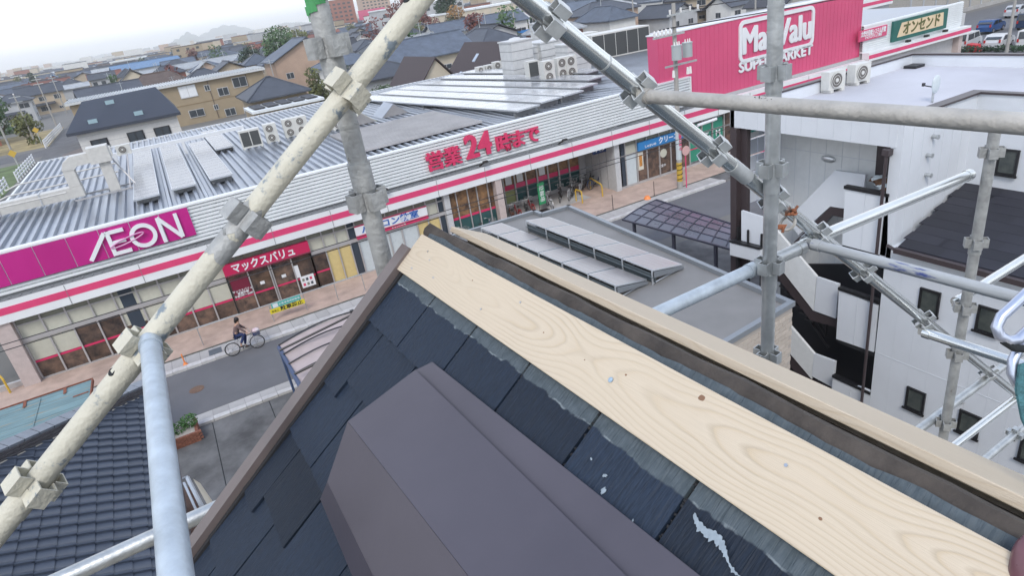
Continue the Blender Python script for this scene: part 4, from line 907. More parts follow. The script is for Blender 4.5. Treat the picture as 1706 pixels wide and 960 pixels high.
# siding joints on the outside walls
for i in range(24):
    y = YR-.45*i
    if y < 0: break
    part('siding_joint', MB().box(X1-.004,X1,y-.003,y+.003,0,6.1), M_jnt, ap)
for z in (3.05,): part('siding_joint', MB().box(X1-.006,X1,-8,YR,z,z+.02), M_jnt, ap)
for i in range(10): part('siding_joint', MB().box(X1-.024,X1-.02,8.9+.47*i,8.912+.47*i,8.5,9.1), M_jnt, ap)
for i in range(9): part('siding_joint', MB().box(15.794,15.8,9.1+.5*i,9.11+.5*i,0,8.5), M_jnt, ap)
for z in (3.1,5.9,7.6): part('siding_joint', MB().box(15.793,15.8,8.98,YF,z,z+.012), M_jnt, ap)
for i in range(6): x = 14.7+.45*i; y = YR-.12+.2*(x-14.3)/3.1; part('siding_joint', MB().box(x,x+.012,y-.006,y+.01,6.2,8.9), M_jnt, ap)
# lean-to roof
mb = MB(); part('lean_to_roof', mb.prism([(14.1,8.32,6.22),(14.1,-8,6.22),(17.4,-8,6.85),(17.4,8.72,6.85)], (0,0,-.08)), M_leanto, ap)
sh = MB().box(0,.36,0,.9,0,.012).mesh('slate_course', M_leanto)
for i in range(9):
    for j in range(9):
        x = 14.12+.36*i; y = 8.3+.045*i-.9*(j+1)+(.2 if i % 2 else 0)
        if y+.9 > 8.32+.4*(x-14.1)/3.3+.1: y -= .12
        o = mesh_obj('slate', sh, ap, loc=Vector((x,y,6.228+.191*(x-14.1)))-base(ap), rot=(0,-math.atan(.191)*1.0,0))
part('lean_to_gutter', MB().box(13.98,14.1,-8,8.34,6.10,6.22).tube((14.04,8.3,6.15),(14.2,8.62,6.15),.04,8), M_apb, ap)
# drain pipe, post
part('drain_pipe', MB().path([(14.35,8.86,8.42),(14.2,8.86,8.38),(14.18,8.86,8.2),(14.18,8.86,0)], .038, 10).cbox((14.22,8.86,8.40),(.2,.16,.14)), M_apb, ap)
part('corner_post', MB().box(14.18,14.36,13.33,13.56,0,8.5), M_apb, ap); part('corner_post', MB().box(14.36,14.5,13.1,13.33,0,8.5), M_apb, ap)
def apwin(y1, y0, z0, z1, x=X1):
    f = part('window', MB().box(x-.05,x+.02,y0,y1,z0,z0+.05).box(x-.05,x+.02,y0,y1,z1-.05,z1).box(x-.05,x+.02,y0,y0+.05,z0+.05,z1-.05).box(x-.05,x+.02,y1-.05,y1,z0+.05,z1-.05), M_winf, ap)
    g = MB().box(x-.025,x-.005,y0+.05,y1-.05,z0+.05,z1-.05); part('pane', g, M_winp, f); part('sill', MB().box(x-.09,x-.05,y0-.04,y1+.04,z0-.03,z0+.02), M_winf, f)
for z in (4.66,1.85): 
    for y in (7.77,6.50,5.2,3.9): apwin(y, y-.47, z, z+.63)
for y in (8.08,6.2,4.4): apwin(y, y-.46, 7.2, 7.84, 17.4)
for px, py, x in ((1553,227,None),(1543,258,None),(1541,291,None)):
    p = on(px,py,1,8.66); part('vent_cap', MB().tube((p.x,8.72,p.z),(p.x,8.52,p.z),.045,12).disc((p.x,8.52,p.z),(0,1,0),.055,.03), M_galv, ap, smooth=True)
p = on(1603,668,0,X1); part('vent_cap', MB().tube((X1,p.y,p.z),(X1-.1,p.y,p.z),.06,12), M_pvf, ap)
# stairwell: landing screens, flights, stringers
def plate(name, pts, x, m, th=.08, lab=None): return part(name, MB().prism([on(px,py,0,x) for px, py in pts], (th,0,0)), m, ap, label=lab)
for pts in ([(1408,313),(1480,328),(1478,428),(1403,408)], [(1398,482),(1462,510),(1455,587),(1393,565)], [(1388,628),(1450,652),(1444,735),(1380,700)]):
    plate('landing_screen', pts, X1, M_apw, .06)
    P = [on(*p_,0,X1) for p_ in pts]; mid0, mid1 = (P[0]+P[1])/2, (P[3]+P[2])/2
    part('screen_joint', MB().box(X1-.01,X1,mid0.y-.006,mid0.y+.006,mid1.z+.02,mid0.z-.02), M_jnt, ap)
    part('screen_rail', MB().box(X1-.03,X1+.12,P[1].y-.02,P[0].y+.02,P[0].z-.02,P[0].z+.06), M_winf, ap)
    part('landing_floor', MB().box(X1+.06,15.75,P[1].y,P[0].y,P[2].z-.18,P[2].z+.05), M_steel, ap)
plate('flight_screen', [(1292,382),(1360,461),(1355,518),(1283,425)], 14.6, M_apg); plate('flight_screen', [(1361,462),(1397,474),(1392,531),(1356,518)], 14.6, M_apw)
plate('flight_screen', [(1310,536),(1356,590),(1352,632),(1308,580)], 14.6, M_apg); plate('flight_screen', [(1356,590),(1391,603),(1387,646),(1352,627)], 14.6, M_apw)
plate('flight_screen', [(1312,366),(1391,284),(1383,344),(1330,392)], 15.2, M_apw); plate('flight_screen', [(1391,284),(1442,291),(1434,352),(1383,344)], 15.2, M_apw); plate('stair_door', [(1462,236),(1489,240),(1484,305),(1457,298)], 15.7, M_apb, .05)
plate('stringer', [(1322,404),(1383,345),(1410,350),(1410,364),(1386,359),(1334,416)], 15.21, M_apb, .12)
plate('stringer', [(1284,428),(1356,520),(1396,533),(1395,546),(1350,534),(1282,446)], 14.65, M_apb, .1)
plate('stringer', [(1309,582),(1352,633),(1388,648),(1387,662),(1348,647),(1307,600)], 14.65, M_apb, .1)
plate('stair_shade_sheet', [(1300,440),(1470,440),(1450,760),(1300,740)], 15.7, M_steel, .05)  # dark sheet standing in for the shade deep in the lower stairwell
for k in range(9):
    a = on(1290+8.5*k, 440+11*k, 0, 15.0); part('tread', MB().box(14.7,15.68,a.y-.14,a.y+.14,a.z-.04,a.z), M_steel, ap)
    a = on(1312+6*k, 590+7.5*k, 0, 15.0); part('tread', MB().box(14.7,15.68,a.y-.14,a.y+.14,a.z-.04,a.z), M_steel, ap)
for a_, b_ in (((1340,440),(1382,500)),((1330,480),(1376,560)),((1382,480),(1376,560)),((1340,520),(1380,580))):
    p, q = on(*a_,0,15.0), on(*b_,0,15.0); part('handrail', MB().tube(p, q, .03, 6), M_winf, ap)
plate('low_wall', [(1235,351),(1273,363),(1273,414),(1235,403)], 14.05, M_apw); plate('low_box', [(1216,405),(1267,417),(1267,438),(1216,425)], 13.9, M_apw, .3)
p0, p1 = on(1216,403,0,13.9), on(1267,416,0,13.9); part('low_box_rim', MB().prism([p0+Vector((-.03,0,0)), p1+Vector((-.03,0,0)), p1+Vector((-.03,0,.06)), p0+Vector((-.03,0,.06))], (.5,0,0)), M_winf, ap)
for y in (12.2,12.7,13.1): part('low_wall_post', MB().box(14.0,14.1,y,y+.05,0,5.6), M_winf, ap)
p = on(1381,264,0,15.8); part('wall_lamp', MB().ell((15.76,p.y,p.z),.06,.22,.1,12,6), M_pvf, ap, smooth=True)
p = on(1370,383,0,15.7); part('wall_lamp', MB().ell((15.72,p.y,p.z),.06,.2,.09,12,6), M_pvf, ap, smooth=True)
# far end glazed grid seen through the stairwell
for i in range(4):
    for j in range(5): part('end_pane', MB().box(14.6+i*.3,14.86+i*.3,YF-.15,YF-.1,6.05+j*.5,6.5+j*.5), mat('pale_pane', (.60,.64,.72), rough=.3), ap)
part('end_frame', MB().box(14.65,14.72,YF-.2,YF-.05,5.9,8.5).box(15.74,15.79,YF-.2,YF-.05,5.9,8.5), M_gutl, ap)
sg = thing('clinic_sign', 'small teal and white clinic sign beside the bronze corner post', 'sign', on(1256,220,1,13.2)); p = on(1256,219,1,13.2)
part('sign_face', MB().cbox((p.x,13.2,p.z+.07),(.36,.04,.12)), mat('clinic_teal', (.02,.40,.34), rough=.4), sg); part('sign_lower', MB().cbox((p.x,13.2,p.z-.06),(.36,.04,.13)), M_white, sg)
letters('みゆき歯科', .07, (p.x,13.175,p.z+.07), sg, M_letw, ext=.002)
p = on(1440,300,0,15.2); t = thing('plastic_bag_heap', 'heap of clear plastic bags and brown clutter on the top landing', 'bags', (14.9,9.3,7.3))
for k in range(7): part('plastic_bag', MB().ell((14.6+.1*k,9.0+.11*k,7.36+.03*(k % 3)),.17,.2,.09,8,5,.3,rf), M_pale if k % 2 else mat('brown_clutter', (.12,.06,.03), rough=.9), t)
# roof clutter
for px, py, lb in ((1386,152,'outdoor unit on the white roof, left of a pair by the parapet'),(1424,139,'outdoor unit on the white roof, right of a pair by the parapet')):
    p = G(px,py,8.77); ac_unit((p.x,min(p.y,13.1),8.77), .66, .62, .3, 1, lb, rz=-.1, grp='outdoor units on the white roof')
p = G(1553,170,8.77); t = thing('satellite_dish', 'small satellite dish standing on the white flat roof', 'satellite dish', (p.x,p.y,8.77))
part('mast', MB().tube((p.x,p.y,8.77),(p.x,p.y,9.25),.03,8), M_galv, t); part('dish', MB().ell((p.x+.04,p.y-.02,9.22),.17,.05,.24,16,8), M_pale, t, smooth=True); part('feed_arm', MB().tube((p.x,p.y,9.15),(p.x-.3,p.y+.1,9.25),.015,6).cbox((p.x-.3,p.y+.1,9.27),(.06,.06,.08)), M_steel, t)

# ================================================================ FLAT ROOFED BUILDING WITH SOLAR PANELS
ZF = 6.3
M_flat = mat('flat_roof_grey', (.21,.205,.20), rough=.75, var=.14, vscale=.6, dirt=(.15,.14,.13), dscale=1.2, dthr=.66); M_pcap = mat('parapet_metal', (.26,.28,.30), rough=.4, metal=.4)
M_tilew = mat('cream_wall_tile', (.48,.42,.36), rough=.55, rvar=.08); M_mort = mat('wall_mortar', (.40,.36,.32), rough=.8)
B_, B2, D_, E_ = G(891,355,ZF), G(903,360,ZF), G(948,347,ZF), G(1320,510,ZF); F_ = G(1232,563,ZF); L_ = G(815,378,ZF)
F2 = E_+(F_-E_)*2.6; L2 = B_+(L_-B_)*2.2
fb = thing('flat_roof_building', 'two storey cream tiled building with a grey flat roof carrying solar panels', 'building', (8.5,12,0))
outl = [B_,B2,D_,E_,F2,L2]
dz = Vector((0,0,-ZF-.0)); mb = MB(); mb.prism([p+Vector((0,0,-.02)) for p in outl], Vector((0,0,-ZF+.02))); part('wall', mb, M_mort, fb)
mb = MB(); mb.prism([p+Vector((0,0,-.004)) for p in outl], (0,0,-.01)); part('roof_deck', mb, M_flat, fb)
mb = MB()
for i in range(len(outl)):
    a, b = outl[i], outl[(i+1) % len(outl)]; d = (b-a).normalized(); n2 = Vector((d.y,-d.x,0)); c_ = sum(outl, Vector())/6
    if (c_-a).dot(n2) < 0: n2 = -n2
    a2 = a-d*.0+n2*(-.04); mb.para(a2-d*.04, (b-a)+d*.08, n2*.12, (0,0,.11))
part('parapet_cap', mb, M_pcap, fb)
# wall tiles on the two near faces
a, b = E_, F2; d = (b-a).normalized(); L = (b-a).length; nrm = Vector((d.y,-d.x,0))
if nrm.y > 0: nrm = -nrm
tl_ = MB(); cnt = 0; mt = None
ang_ = math.atan2(d.y, d.x)
mt = MB().box(.004,.222,0,.012,.004,.103).mesh('tile', M_tilew)
for r_ in range(14):
    for c2 in range(20):
        if cnt >= 290: break
        pos = a+d*(.226*c2+(.113 if r_ % 2 else 0))+Vector((0,0,-.14-.107*(r_+1)))
        o = mesh_obj('tile', mt, fb, loc=pos-base(fb)+nrm*.002, rot=(0,0,ang_)); cnt += 1
        o.scale.y = -1 if (Vector((-d.y,d.x,0))).dot(nrm) < 0 else 1
mb = MB()
for r_ in range(14,46):
    for c2 in range(20):
        pos = a+d*(.226*c2+(.113 if r_ % 2 else 0))+Vector((0,0,-.14-.107*(r_+1))); mb.para(pos+d*.004+nrm*.002+Vector((0,0,.004)), d*.218, nrm*.012, (0,0,.099))
part('wall_tiles', mb, M_tilew, fb, kind='stuff')
# solar arrays
M_cell = mat('solar_cell', (.44,.41,.40), rough=.33, metal=.3, spec=.9, var=.06, vscale=3, rvar=.05); M_line = mat('cell_line', (.46,.42,.38), rough=.3)
def array(lab, n1, n2, f1, f2, n, zl=6.68, zr=6.42):
    A, B = G(*n1,zl), G(*n2,zl); Cc, Dd = G(*f1,zr), G(*f2,zr)
    t = thing('solar_array', lab, 'solar panels', (A+B)/2*Vector((1,1,0)).length*0+Vector(((A.x+B.x)/2,(A.y+B.y)/2,ZF)), 'solar arrays on the flat roof')
    for i in range(n):
        a0, a1 = A.lerp(B, i/n+.004), A.lerp(B, (i+1)/n-.004); c0, c1 = Cc.lerp(Dd, i/n+.004), Cc.lerp(Dd, (i+1)/n-.004)
        p_ = part('solar_panel', MB().prism([a0,a1,c1,c0], (0,0,-.035)), M_pvf, t)
        e0 = lambda u, v: (a0.lerp(a1, u)).lerp(c0.lerp(c1, u), v)+Vector((0,0,.003))
        mb = MB(); NU, NV = 8, 5
        for u in range(NU):
            for v in range(NV):
                u0, u1 = .03+.94*u/NU+.004, .03+.94*(u+1)/NU-.004; v0, v1 = .03+.94*v/NV+.006, .03+.94*(v+1)/NV-.006
                mb.poly([e0(u0,v0),e0(u1,v0),e0(u1,v1),e0(u0,v1)][::1])
        part('cells', mb, M_cell, p_)
    dn_ = Vector((0,0,1))
    for i in range(n+1):
        a0 = A.lerp(B, min(.99,max(.01,i/n))); c0 = Cc.lerp(Dd, min(.99,max(.01,i/n)))
        part('support_leg', MB().tube(Vector((a0.x,a0.y,ZF)), a0-dn_*.03, .022, 6).tube(Vector((c0.x,c0.y,ZF)), c0-dn_*.03, .022, 6).tube(Vector((a0.x,a0.y,ZF+.03)), Vector((c0.x,c0.y,ZF+.03)), .02, 6), M_pvf, t)
    part('side_sheet', MB().prism([B+Vector((0,0,-.04)), Dd+Vector((0,0,-.04)), Vector((Dd.x,Dd.y,ZF+.01)), Vector((B.x,B.y,ZF+.2))], (B-A).normalized()*.02), M_pcap, t)
    part('rail_and_shade_sheet', MB().tube(A+Vector((0,0,-.2)), B+Vector((0,0,-.2)), .02, 6).prism([A+Vector((.03,0,-.12)), B+Vector((.03,0,-.12)), Vector((B.x+.03,B.y,ZF+.05)), Vector((A.x+.03,A.y,ZF+.05))], (.015,0,0)), mat('rail_shadow', (.09,.11,.12), rough=.5, metal=.3), t)  # rail, plus a dark sheet painting in the shade under the raised panel edge
array('far row of five tilted solar panels on the flat roof', (875,367), (1089,451), (914,361), (1138,441), 5)
array('near row of tilted solar panels on the flat roof, partly behind the pine board', (800,379), (1028,477), (835,371), (1079,466), 6)

# ================================================================ CARPORTS
M_poly = mat('smoked_polycarbonate', (.085,.09,.12), rough=.3, spec=.6, var=.25, vscale=.6, rvar=.15); M_cpf = mat('carport_frame', (.05,.052,.075), rough=.4, metal=.3)
cpt = thing('carport', 'smoked polycarbonate carport roof on the corner by the road', 'carport', (19,21,0))
P00, P10, P01, P11 = G(1037,366,2.3), G(1093,332,2.3), G(1290,436,2.3), G(1290,395,2.3)
NU, NV = 11, 4
def cpp(u, v): 
    return P00.lerp(P01, u).lerp(P10.lerp(P11, u), v)+Vector((0,0,.10*math.sin(math.pi*min(1,v*.9+.1))-.03))
for i in range(NU):
    for j in range(NV):
        u0, u1, v0, v1 = (i+.03)/NU, (i+.97)/NU, (j+.03)/NV, (j+.97)/NV
        part('panel', MB().prism([cpp(u0,v0),cpp(u1,v0),cpp(u1,v1),cpp(u0,v1)], (0,0,-.01)), M_poly, cpt)
mb = MB()
for i in range(NU+1): mb.path([cpp(i/NU, k/8)+Vector((0,0,.01)) for k in range(9)], .03, 4)
for j in range(NV+1): mb.path([cpp(k/4, j/NV)+Vector((0,0,.005)) for k in range(5)], .03 if 0 < j < NV else .055, 4)
part('frame', mb, M_cpf, cpt)
for u in (.08,.38,.66,.93): 
    p = cpp(u, .02); part('post', MB().box(p.x+.0,p.x+.12,p.y-.06,p.y+.06,0,p.z-.04), M_cpf, cpt)
M_memb = mat('pink_membrane', (.42,.35,.34), rough=.6, var=.08, vscale=1.5); M_bbeam = mat('navy_beam', (.05,.08,.16), rough=.4, rvar=.05)
ct = thing('fabric_carport', 'sagging pinkish membrane carport with dark bars beyond the verge', 'carport', (2.3,21.5,0)); z = 2.2
Q0, Q1, Q2, Q3 = G(464,577,z), G(500,643,z), G(640,600,z), G(610,515,z)
Pm = lambda u, v: Q0.lerp(Q3, u).lerp(Q1.lerp(Q2, u), v)+Vector((0,0,.16*math.sin(math.pi*u)*1.0-.10*abs(math.sin(math.pi*v*4))))
mb = MB(); n = 16; V = [Pm(i/n, j/n) for i in range(n+1) for j in range(n+1)]; mb.add(V, [(i*(n+1)+j,(i+1)*(n+1)+j,(i+1)*(n+1)+j+1,i*(n+1)+j+1) for i in range(n) for j in range(n)]); part('membrane', mb, M_memb, ct, smooth=True)
for k in range(5): part('rib', MB().path([Pm(i/10, k/4)+Vector((0,0,.03+.05*math.sin(math.pi*i/10))) for i in range(11)], .03, 6), M_steel, ct)
part('edge_beam', MB().tube(Q0+Vector((0,0,-.05)), Q1+Vector((0,0,-.05)), .075, 8), M_bbeam, ct)
p, q = G(466,584,2.45), G(588,524,3.0); part('bar', MB().tube(p, q, .045, 6), M_winf, ct); part('bar_end', MB().cbox(q, (.14,.14,.35)), M_winf, ct)
p, q = G(492,623,2.45), G(560,590,2.8); part('bar', MB().tube(p, q, .045, 6), M_winf, ct)
for c_ in (Q0, Q1): part('post', MB().tube((c_.x,c_.y,0), (c_.x,c_.y,z-.05), .05, 8), M_bbeam, ct)
part('post', MB().tube((Q3.x,Q3.y,0), (Q3.x,Q3.y,z), .05, 8), M_bbeam, ct)
# brick planter
M_brick = mat('red_brick', (.22,.09,.06), rough=.85, var=.25, vscale=6, rvar=.2); M_leaf = mat('shrub_leaf', (.055,.14,.035), rough=.6, var=.4, vscale=8)
p = G(303,722); px0, py0 = p.x+.42, p.y
pt = thing('brick_planter', 'red brick planter with a green shrub in front of the driveway', 'planter', (px0-.8,py0-.6,0))
bm_ = MB().box(.005,.205,0,.1,.004,.062).mesh('brick', M_brick)
for r_ in range(6):
    for c2 in range(10): mesh_obj('brick', bm_, pt, loc=Vector((px0-1.9+.21*c2+(.1 if r_ % 2 else 0),py0-1.05,.066*r_))-base(pt))
    for c2 in range(5): o = mesh_obj('brick', bm_, pt, loc=Vector((px0+.2,py0-1.0+.21*c2,.066*r_))-base(pt), rot=(0,0,math.pi/2))
part('planter_core', MB().box(px0-1.88,px0+.1,py0-.96,py0+.05,0,.36), M_mort, pt)
def leafmb(c, r, n, sz, rnd, sq=(1,1,1), mb=None):
    mb = mb or MB()
    for i in range(n):
        v = Vector((rnd.gauss(0,1),rnd.gauss(0,1),rnd.gauss(0,1))); v.normalize(); k = r*rnd.uniform(.35,1)**.5
        p_ = Vector(c)+Vector((v.x*sq[0],v.y*sq[1],v.z*sq[2]))*k
        a_ = Vector((rnd.uniform(-1,1),rnd.uniform(-1,1),rnd.uniform(-1,1))).normalized(); b2_ = a_.orthogonal().normalized()*sz*rnd.uniform(.5,1.1); a_ = a_*sz*rnd.uniform(.7,1.3)
        mb.poly([p_-a_, p_-b2_*.6, p_+a_, p_+b2_*.6])
    return mb
rl = random.Random(5); mb = MB()
for k in range(5): leafmb((px0-1.6+.4*k,py0-.45,.5+.12*(k % 3)), .33, 260, .05, rl, (1,1,.7), mb)
part('shrub', mb, M_leaf, pt)

# ================================================================ TILE ROOFED HOUSE, lower left
M_kaw = mat('kawara_tile', (.048,.06,.085), rough=.34, spec=.6, var=.14, vscale=2.2, rvar=.10); M_kawd = mat('ridge_tile_dark', (.10,.095,.10), rough=.5, var=.2, vscale=6)
M_kawl = mat('ridge_tile_top', (.20,.22,.25), rough=.4, var=.15, vscale=4); M_mortw = mat('hip_mortar', (.45,.42,.36), rough=.9, var=.3, vscale=12)
TX0 = Vector((-3.7094, 9.9536, 6.8560)); taz, tp = 0.02691, 0.43091; su, sv = .265, .235
tu = Vector((math.sin(taz), -math.cos(taz), 0)); tv = Vector((math.cos(taz)*math.cos(tp), math.sin(taz)*math.cos(tp), -math.sin(tp))); tn = tv.cross(tu).normalized()
if tn.z < 0: tn = -tn
kh = thing('tiled_house', 'house with a blue grey Japanese tile roof below on the left', 'house', (-6,8,0))
def tilepos(i, j): return TX0+tu*su*i+tv*sv*j
# tile mesh in (v along x, -u along y, n up): step at lower (x+) edge, roll along one side
prof = [(0,.042),(.018,.048),(.036,.034),(.07,.014),(.13,.004),(.20,.004),(.262,.010),(.264,-.004)]
mb = MB(); V = []
for x, dzv in ((-.03,-.012),(.235,.010),(.240,-.008)):
    V += [(x, y+.0, h_+dzv) for y, h_ in prof]
m_ = len(prof); Ft = [(a*m_+b, (a+1)*m_+b, (a+1)*m_+b+1, a*m_+b+1) for a in range(2) for b in range(m_-1)]
mb.add(V, Ft); mb.add([(-.03,0,.03),(.235,0,.052),(.235,0,.0),(-.03,0,-.015)], [(0,1,2,3)])
kme = mb.mesh('roof_tile', M_kaw, True, 50)
rotm = Matrix((tv, -tu, tn)).transposed(); eul = rotm.to_euler()
def isect(px, py):
    r = ray(px, py); t_ = (TX0-CAM).dot(tn)/r.dot(tn); return CAM+r*t_
hA, hB = isect(-30,775), isect(240,650); hd = (hB-hA); 
def side(p): return hd.x*(p.y-hA.y)-hd.y*(p.x-hA.x)
camside = 1 if side(isect(100,900)) > 0 else -1
JE = 9; cnt = 0; extra = MB()
cand = []
for i in range(-24,20):
    for j in range(-14,JE):
        c_ = tilepos(i+.5, j+.5)
        if side(c_)*camside < -.04: continue
        q = RMAT.transposed() @ (c_-CAM); u_, v_ = CX+FPX*q.x/q.z, CY+FPX*q.y/q.z
        vis = -20 < u_ < 330 and 640 < v_ < 985
        cand.append((0 if vis else 1, i, j, c_))
cand.sort(key=lambda c: c[0])
for nv, i, j, c_ in cand:
    pos = tilepos(i+1, j)
    if cnt < 298 and nv == 0:
        mesh_obj('roof_tile', kme, kh, loc=pos-base(kh), rot=eul); cnt += 1
    else:
        for f_ in kme.polygons: extra.poly([pos+rotm @ kme.vertices[q_].co for q_ in f_.vertices])
part('roof_tiles', extra, M_kaw, kh, kind='stuff')
eL, eR = tilepos(-24,-14), tilepos(20,-14)
# sheathing + walls
Pp = [hA-hd*2+tn*-.03, hB+hd*.1+tn*-.03, tilepos(20,JE)+tn*-.03, tilepos(20,-22)+tn*-.03]
part('roof_base', MB().prism(Pp, tn*-.05), M_under, kh)
ev = tilepos(0,JE); part('gutter', MB().path([tilepos(-14,JE)+Vector((.06,0,-.05)), tilepos(20,JE)+Vector((.06,0,-.05))], .055, 8), M_apb, kh)
part('wall', MB().box(-10,ev.x-.5,0,14.2,0,ev.z-.15), M_siding, kh)
# hip ridge tiles following the cut edge
hdn = hd.normalized(); nseg = 17; side_v = hdn.cross(tn).normalized()
L0 = hA-hdn*1.2; tot = hd.length+1.5
for k in range(nseg):
    p0 = L0+hdn*(tot*k/nseg+.012); ln = tot/nseg-.02
    part('ridge_tile', MB().para(p0+tn*.16-side_v*.11, hdn*ln, side_v*.22, tn*.05), M_kawl, kh)
for q_, (w_, h0) in enumerate(((.34,.0),(.30,.055),(.26,.108))):
    for k in range(6): part('ridge_course', MB().para(L0+hdn*(tot*k/6+.004)+tn*h0-side_v*w_/2, hdn*(tot/6-.01), side_v*w_, tn*.047), M_kawd, kh)
part('hip_mortar', MB().para(L0+tn*-.01-side_v*.19, hdn*tot, side_v*.38, tn*.02), M_mortw, kh)
# white bay window grille under the eave
gl = thing('window_grille', 'white aluminium window bay with a brown inside, below the guard rail', 'window bay', G(318,845,3.4))
c0, c1, c2, c3 = G(288,806,3.6), G(312,796,3.6), G(345,862,3.6), G(300,880,3.6)
M_alu = mat('white_aluminium', (.60,.63,.66), rough=.35, metal=.3)
part('frame', MB().path([c0,c1,c2], .05, 4).path([c0+Vector((.1,-.12,0)),c1+Vector((-.08,-.2,0)),c2+Vector((-.12,-.1,0))], .035, 4).path([p_+Vector((0,0,-.5)) for p_ in (c0,c1,c2)], .04, 4), M_alu, gl)
part('inner_panel', MB().prism([c0+Vector((0,0,-.2)),c1+Vector((0,-.1,-.2)),c2+Vector((-.1,0,-.2)),c3+Vector((0,0,-.2))], (0,0,-.2)), mat('brown_board', (.20,.12,.09), rough=.8, var=.2), gl)
for k in range(5): a = c1.lerp(c2, k/4.); part('bar', MB().tube(a, a+Vector((0,0,-.5)), .02, 6), M_alu, gl)
part('awning', MB().prism([c1+Vector((.1,0,-.1)),c2+Vector((.12,0,-.1)),c2+Vector((.3,0,-.3)),c1+Vector((.2,0,-.3))], (0,0,-.02)), mat('cream_awning', (.62,.55,.42), rough=.6), gl)
part('bracket', MB().box(gl.location.x-1.2,gl.location.x,gl.location.y-.1,gl.location.y+.1,3.0,3.2), M_siding, gl)
# teal rusty sheet roof shed
M_tealr = mat('faded_teal_sheet', (.15,.235,.25), rough=.6, var=.3, vscale=2.2, stretch=(.25,4,1), dirt=(.28,.23,.16), dscale=1.6, dthr=.60); M_rust = mat('rust', (.20,.07,.04), rough=.9, var=.3)
zt_ = 3.2; tA, tB, tC, tD = G(-60,702,zt_), G(153,632,zt_), G(153,685,zt_), G(-60,775,zt_)
sh = thing('teal_shed', 'shed with a faded teal corrugated roof streaked with rust', 'shed', ((tA.x+tC.x)/2,(tA.y+tC.y)/2,0))
yN, yF2, xR = tC.y-.6, tB.y, tB.x; NP = 8
for k in range(NP):
    xa, xb = xR-1.5*(k+1), xR-1.5*k; mb = MB(); n = 26
    for q in range(n):
        y0 = yN+(yF2-yN)*q/n; y1 = yN+(yF2-yN)*(q+.5)/n; y2 = yN+(yF2-yN)*(q+1)/n
        mb.poly([(xa+.01,y0,zt_-.02),(xb,y0,zt_-.02),(xb,y1,zt_+.0),(xa+.01,y1,zt_+.0)]); mb.poly([(xa+.01,y1,zt_+.0),(xb,y1,zt_+.0),(xb,y2,zt_-.02),(xa+.01,y2,zt_-.02)])
    part('roof_sheet', mb, M_tealr, sh); part('sheet_lap', MB().box(xa-.015,xa+.02,yN+.6,yF2-.2,zt_+.001,zt_+.012), M_rust if k % 2 else M_tealr, sh)
part('rusty_edge', MB().box(xR-12,xR+.03,yF2,yF2+.05,zt_-.1,zt_+.02).box(xR,xR+.04,yN,yF2,zt_-.1,zt_+.02), M_rust, sh)
for k, x in enumerate((.75,1.9,3.2,4.4,6.1)): part('rust_streak', MB().prism([(xR-x,yF2,zt_+.014),(xR-x-.09,yF2-.03,zt_+.014),(xR-x-.06,yF2-.5,zt_+.014),(xR-x+.03,yF2-.45,zt_+.014)], (0,0,.004)), M_rust, sh)
part('rust_streak', MB().box(xR-.5,xR-.05,yF2-1.0,yF2-.92,zt_+.012,zt_+.02), M_rust, sh)
part('wall', MB().box(xR-11.8,xR-.1,yN+.05,yF2-.1,0,zt_-.11), M_siding, sh)
# ================================================================ TOWN BEYOND THE STORE
rt_ = random.Random(21)
WALLS = [('cream', (.52,.46,.36)), ('white', (.62,.62,.60)), ('beige', (.45,.37,.27)), ('light grey', (.42,.43,.44)), ('tan', (.36,.29,.20)), ('peach', (.46,.33,.25)), ('brick red', (.28,.11,.075))]
ROOFS = [('dark grey tiled', (.06,.068,.085)), ('blue grey tiled', (.09,.11,.145)), ('black slate', (.04,.042,.05)), ('brown', (.09,.065,.055)), ('pale grey metal', (.36,.38,.40)), ('rusty red', (.20,.075,.05)), ('faded blue', (.10,.18,.30))]
MW = [mat('town_wall_'+n_.replace(' ','_'), c_, rough=.75, var=.08, vscale=.6, rvar=.1) for n_, c_ in WALLS]
MR = [mat('town_roof_'+n_.replace(' ','_'), c_, rough=.6, var=.22, vscale=.9, rvar=.18) for n_, c_ in ROOFS]
M_tw = mat('town_window', (.05,.06,.07), rough=.15, spec=.7); M_twf = mat('town_window_frame', (.5,.5,.5), rough=.5); M_eave = mat('eave_trim', (.20,.19,.18), rough=.6)
def roof_mesh(kind, w, d, h, rh, o=.6):
    """roof sitting on top z=h of a w x d box centred on the origin, with eaves"""
    X, Y = w/2+o, d/2+o; t = .18; mb = MB()
    if kind == 'gable':
        a = [(-X,-Y,h-.1),(X,-Y,h-.1),(X,0,h+rh),(-X,0,h+rh)]; b = [(X,Y,h-.1),(-X,Y,h-.1),(-X,0,h+rh),(X,0,h+rh)]
        for q in (a, b): mb.prism(q, (0,0,t))
        mb.box(-X,X,-.15,.15,h+rh+.1,h+rh+.32)
    elif kind == 'hip':
        r = max(.3, X-Y*.95); e = [(-X,-Y,h-.1),(X,-Y,h-.1),(X,Y,h-.1),(-X,Y,h-.1)]; p, q = (-r,0,h+rh), (r,0,h+rh)
        V = e+[p,q]+[(x,y,z-.2) for x,y,z in e]; mb.add(V, [(0,1,5,4),(1,2,5),(2,3,4,5),(3,0,4),(0,6,7,1),(1,7,8,2),(2,8,9,3),(3,9,6,0),(6,9,8,7)])
        mb.tube(p,q,.16,6); 
        for c_, z_ in ((e[0],p),(e[3],p),(e[1],q),(e[2],q)): mb.tube(c_, z_, .12, 5)
    else: mb.box(-w/2-.1,w/2+.1,-d/2-.1,d/2+.1,h,h+.35)
    return mb
HM = {}
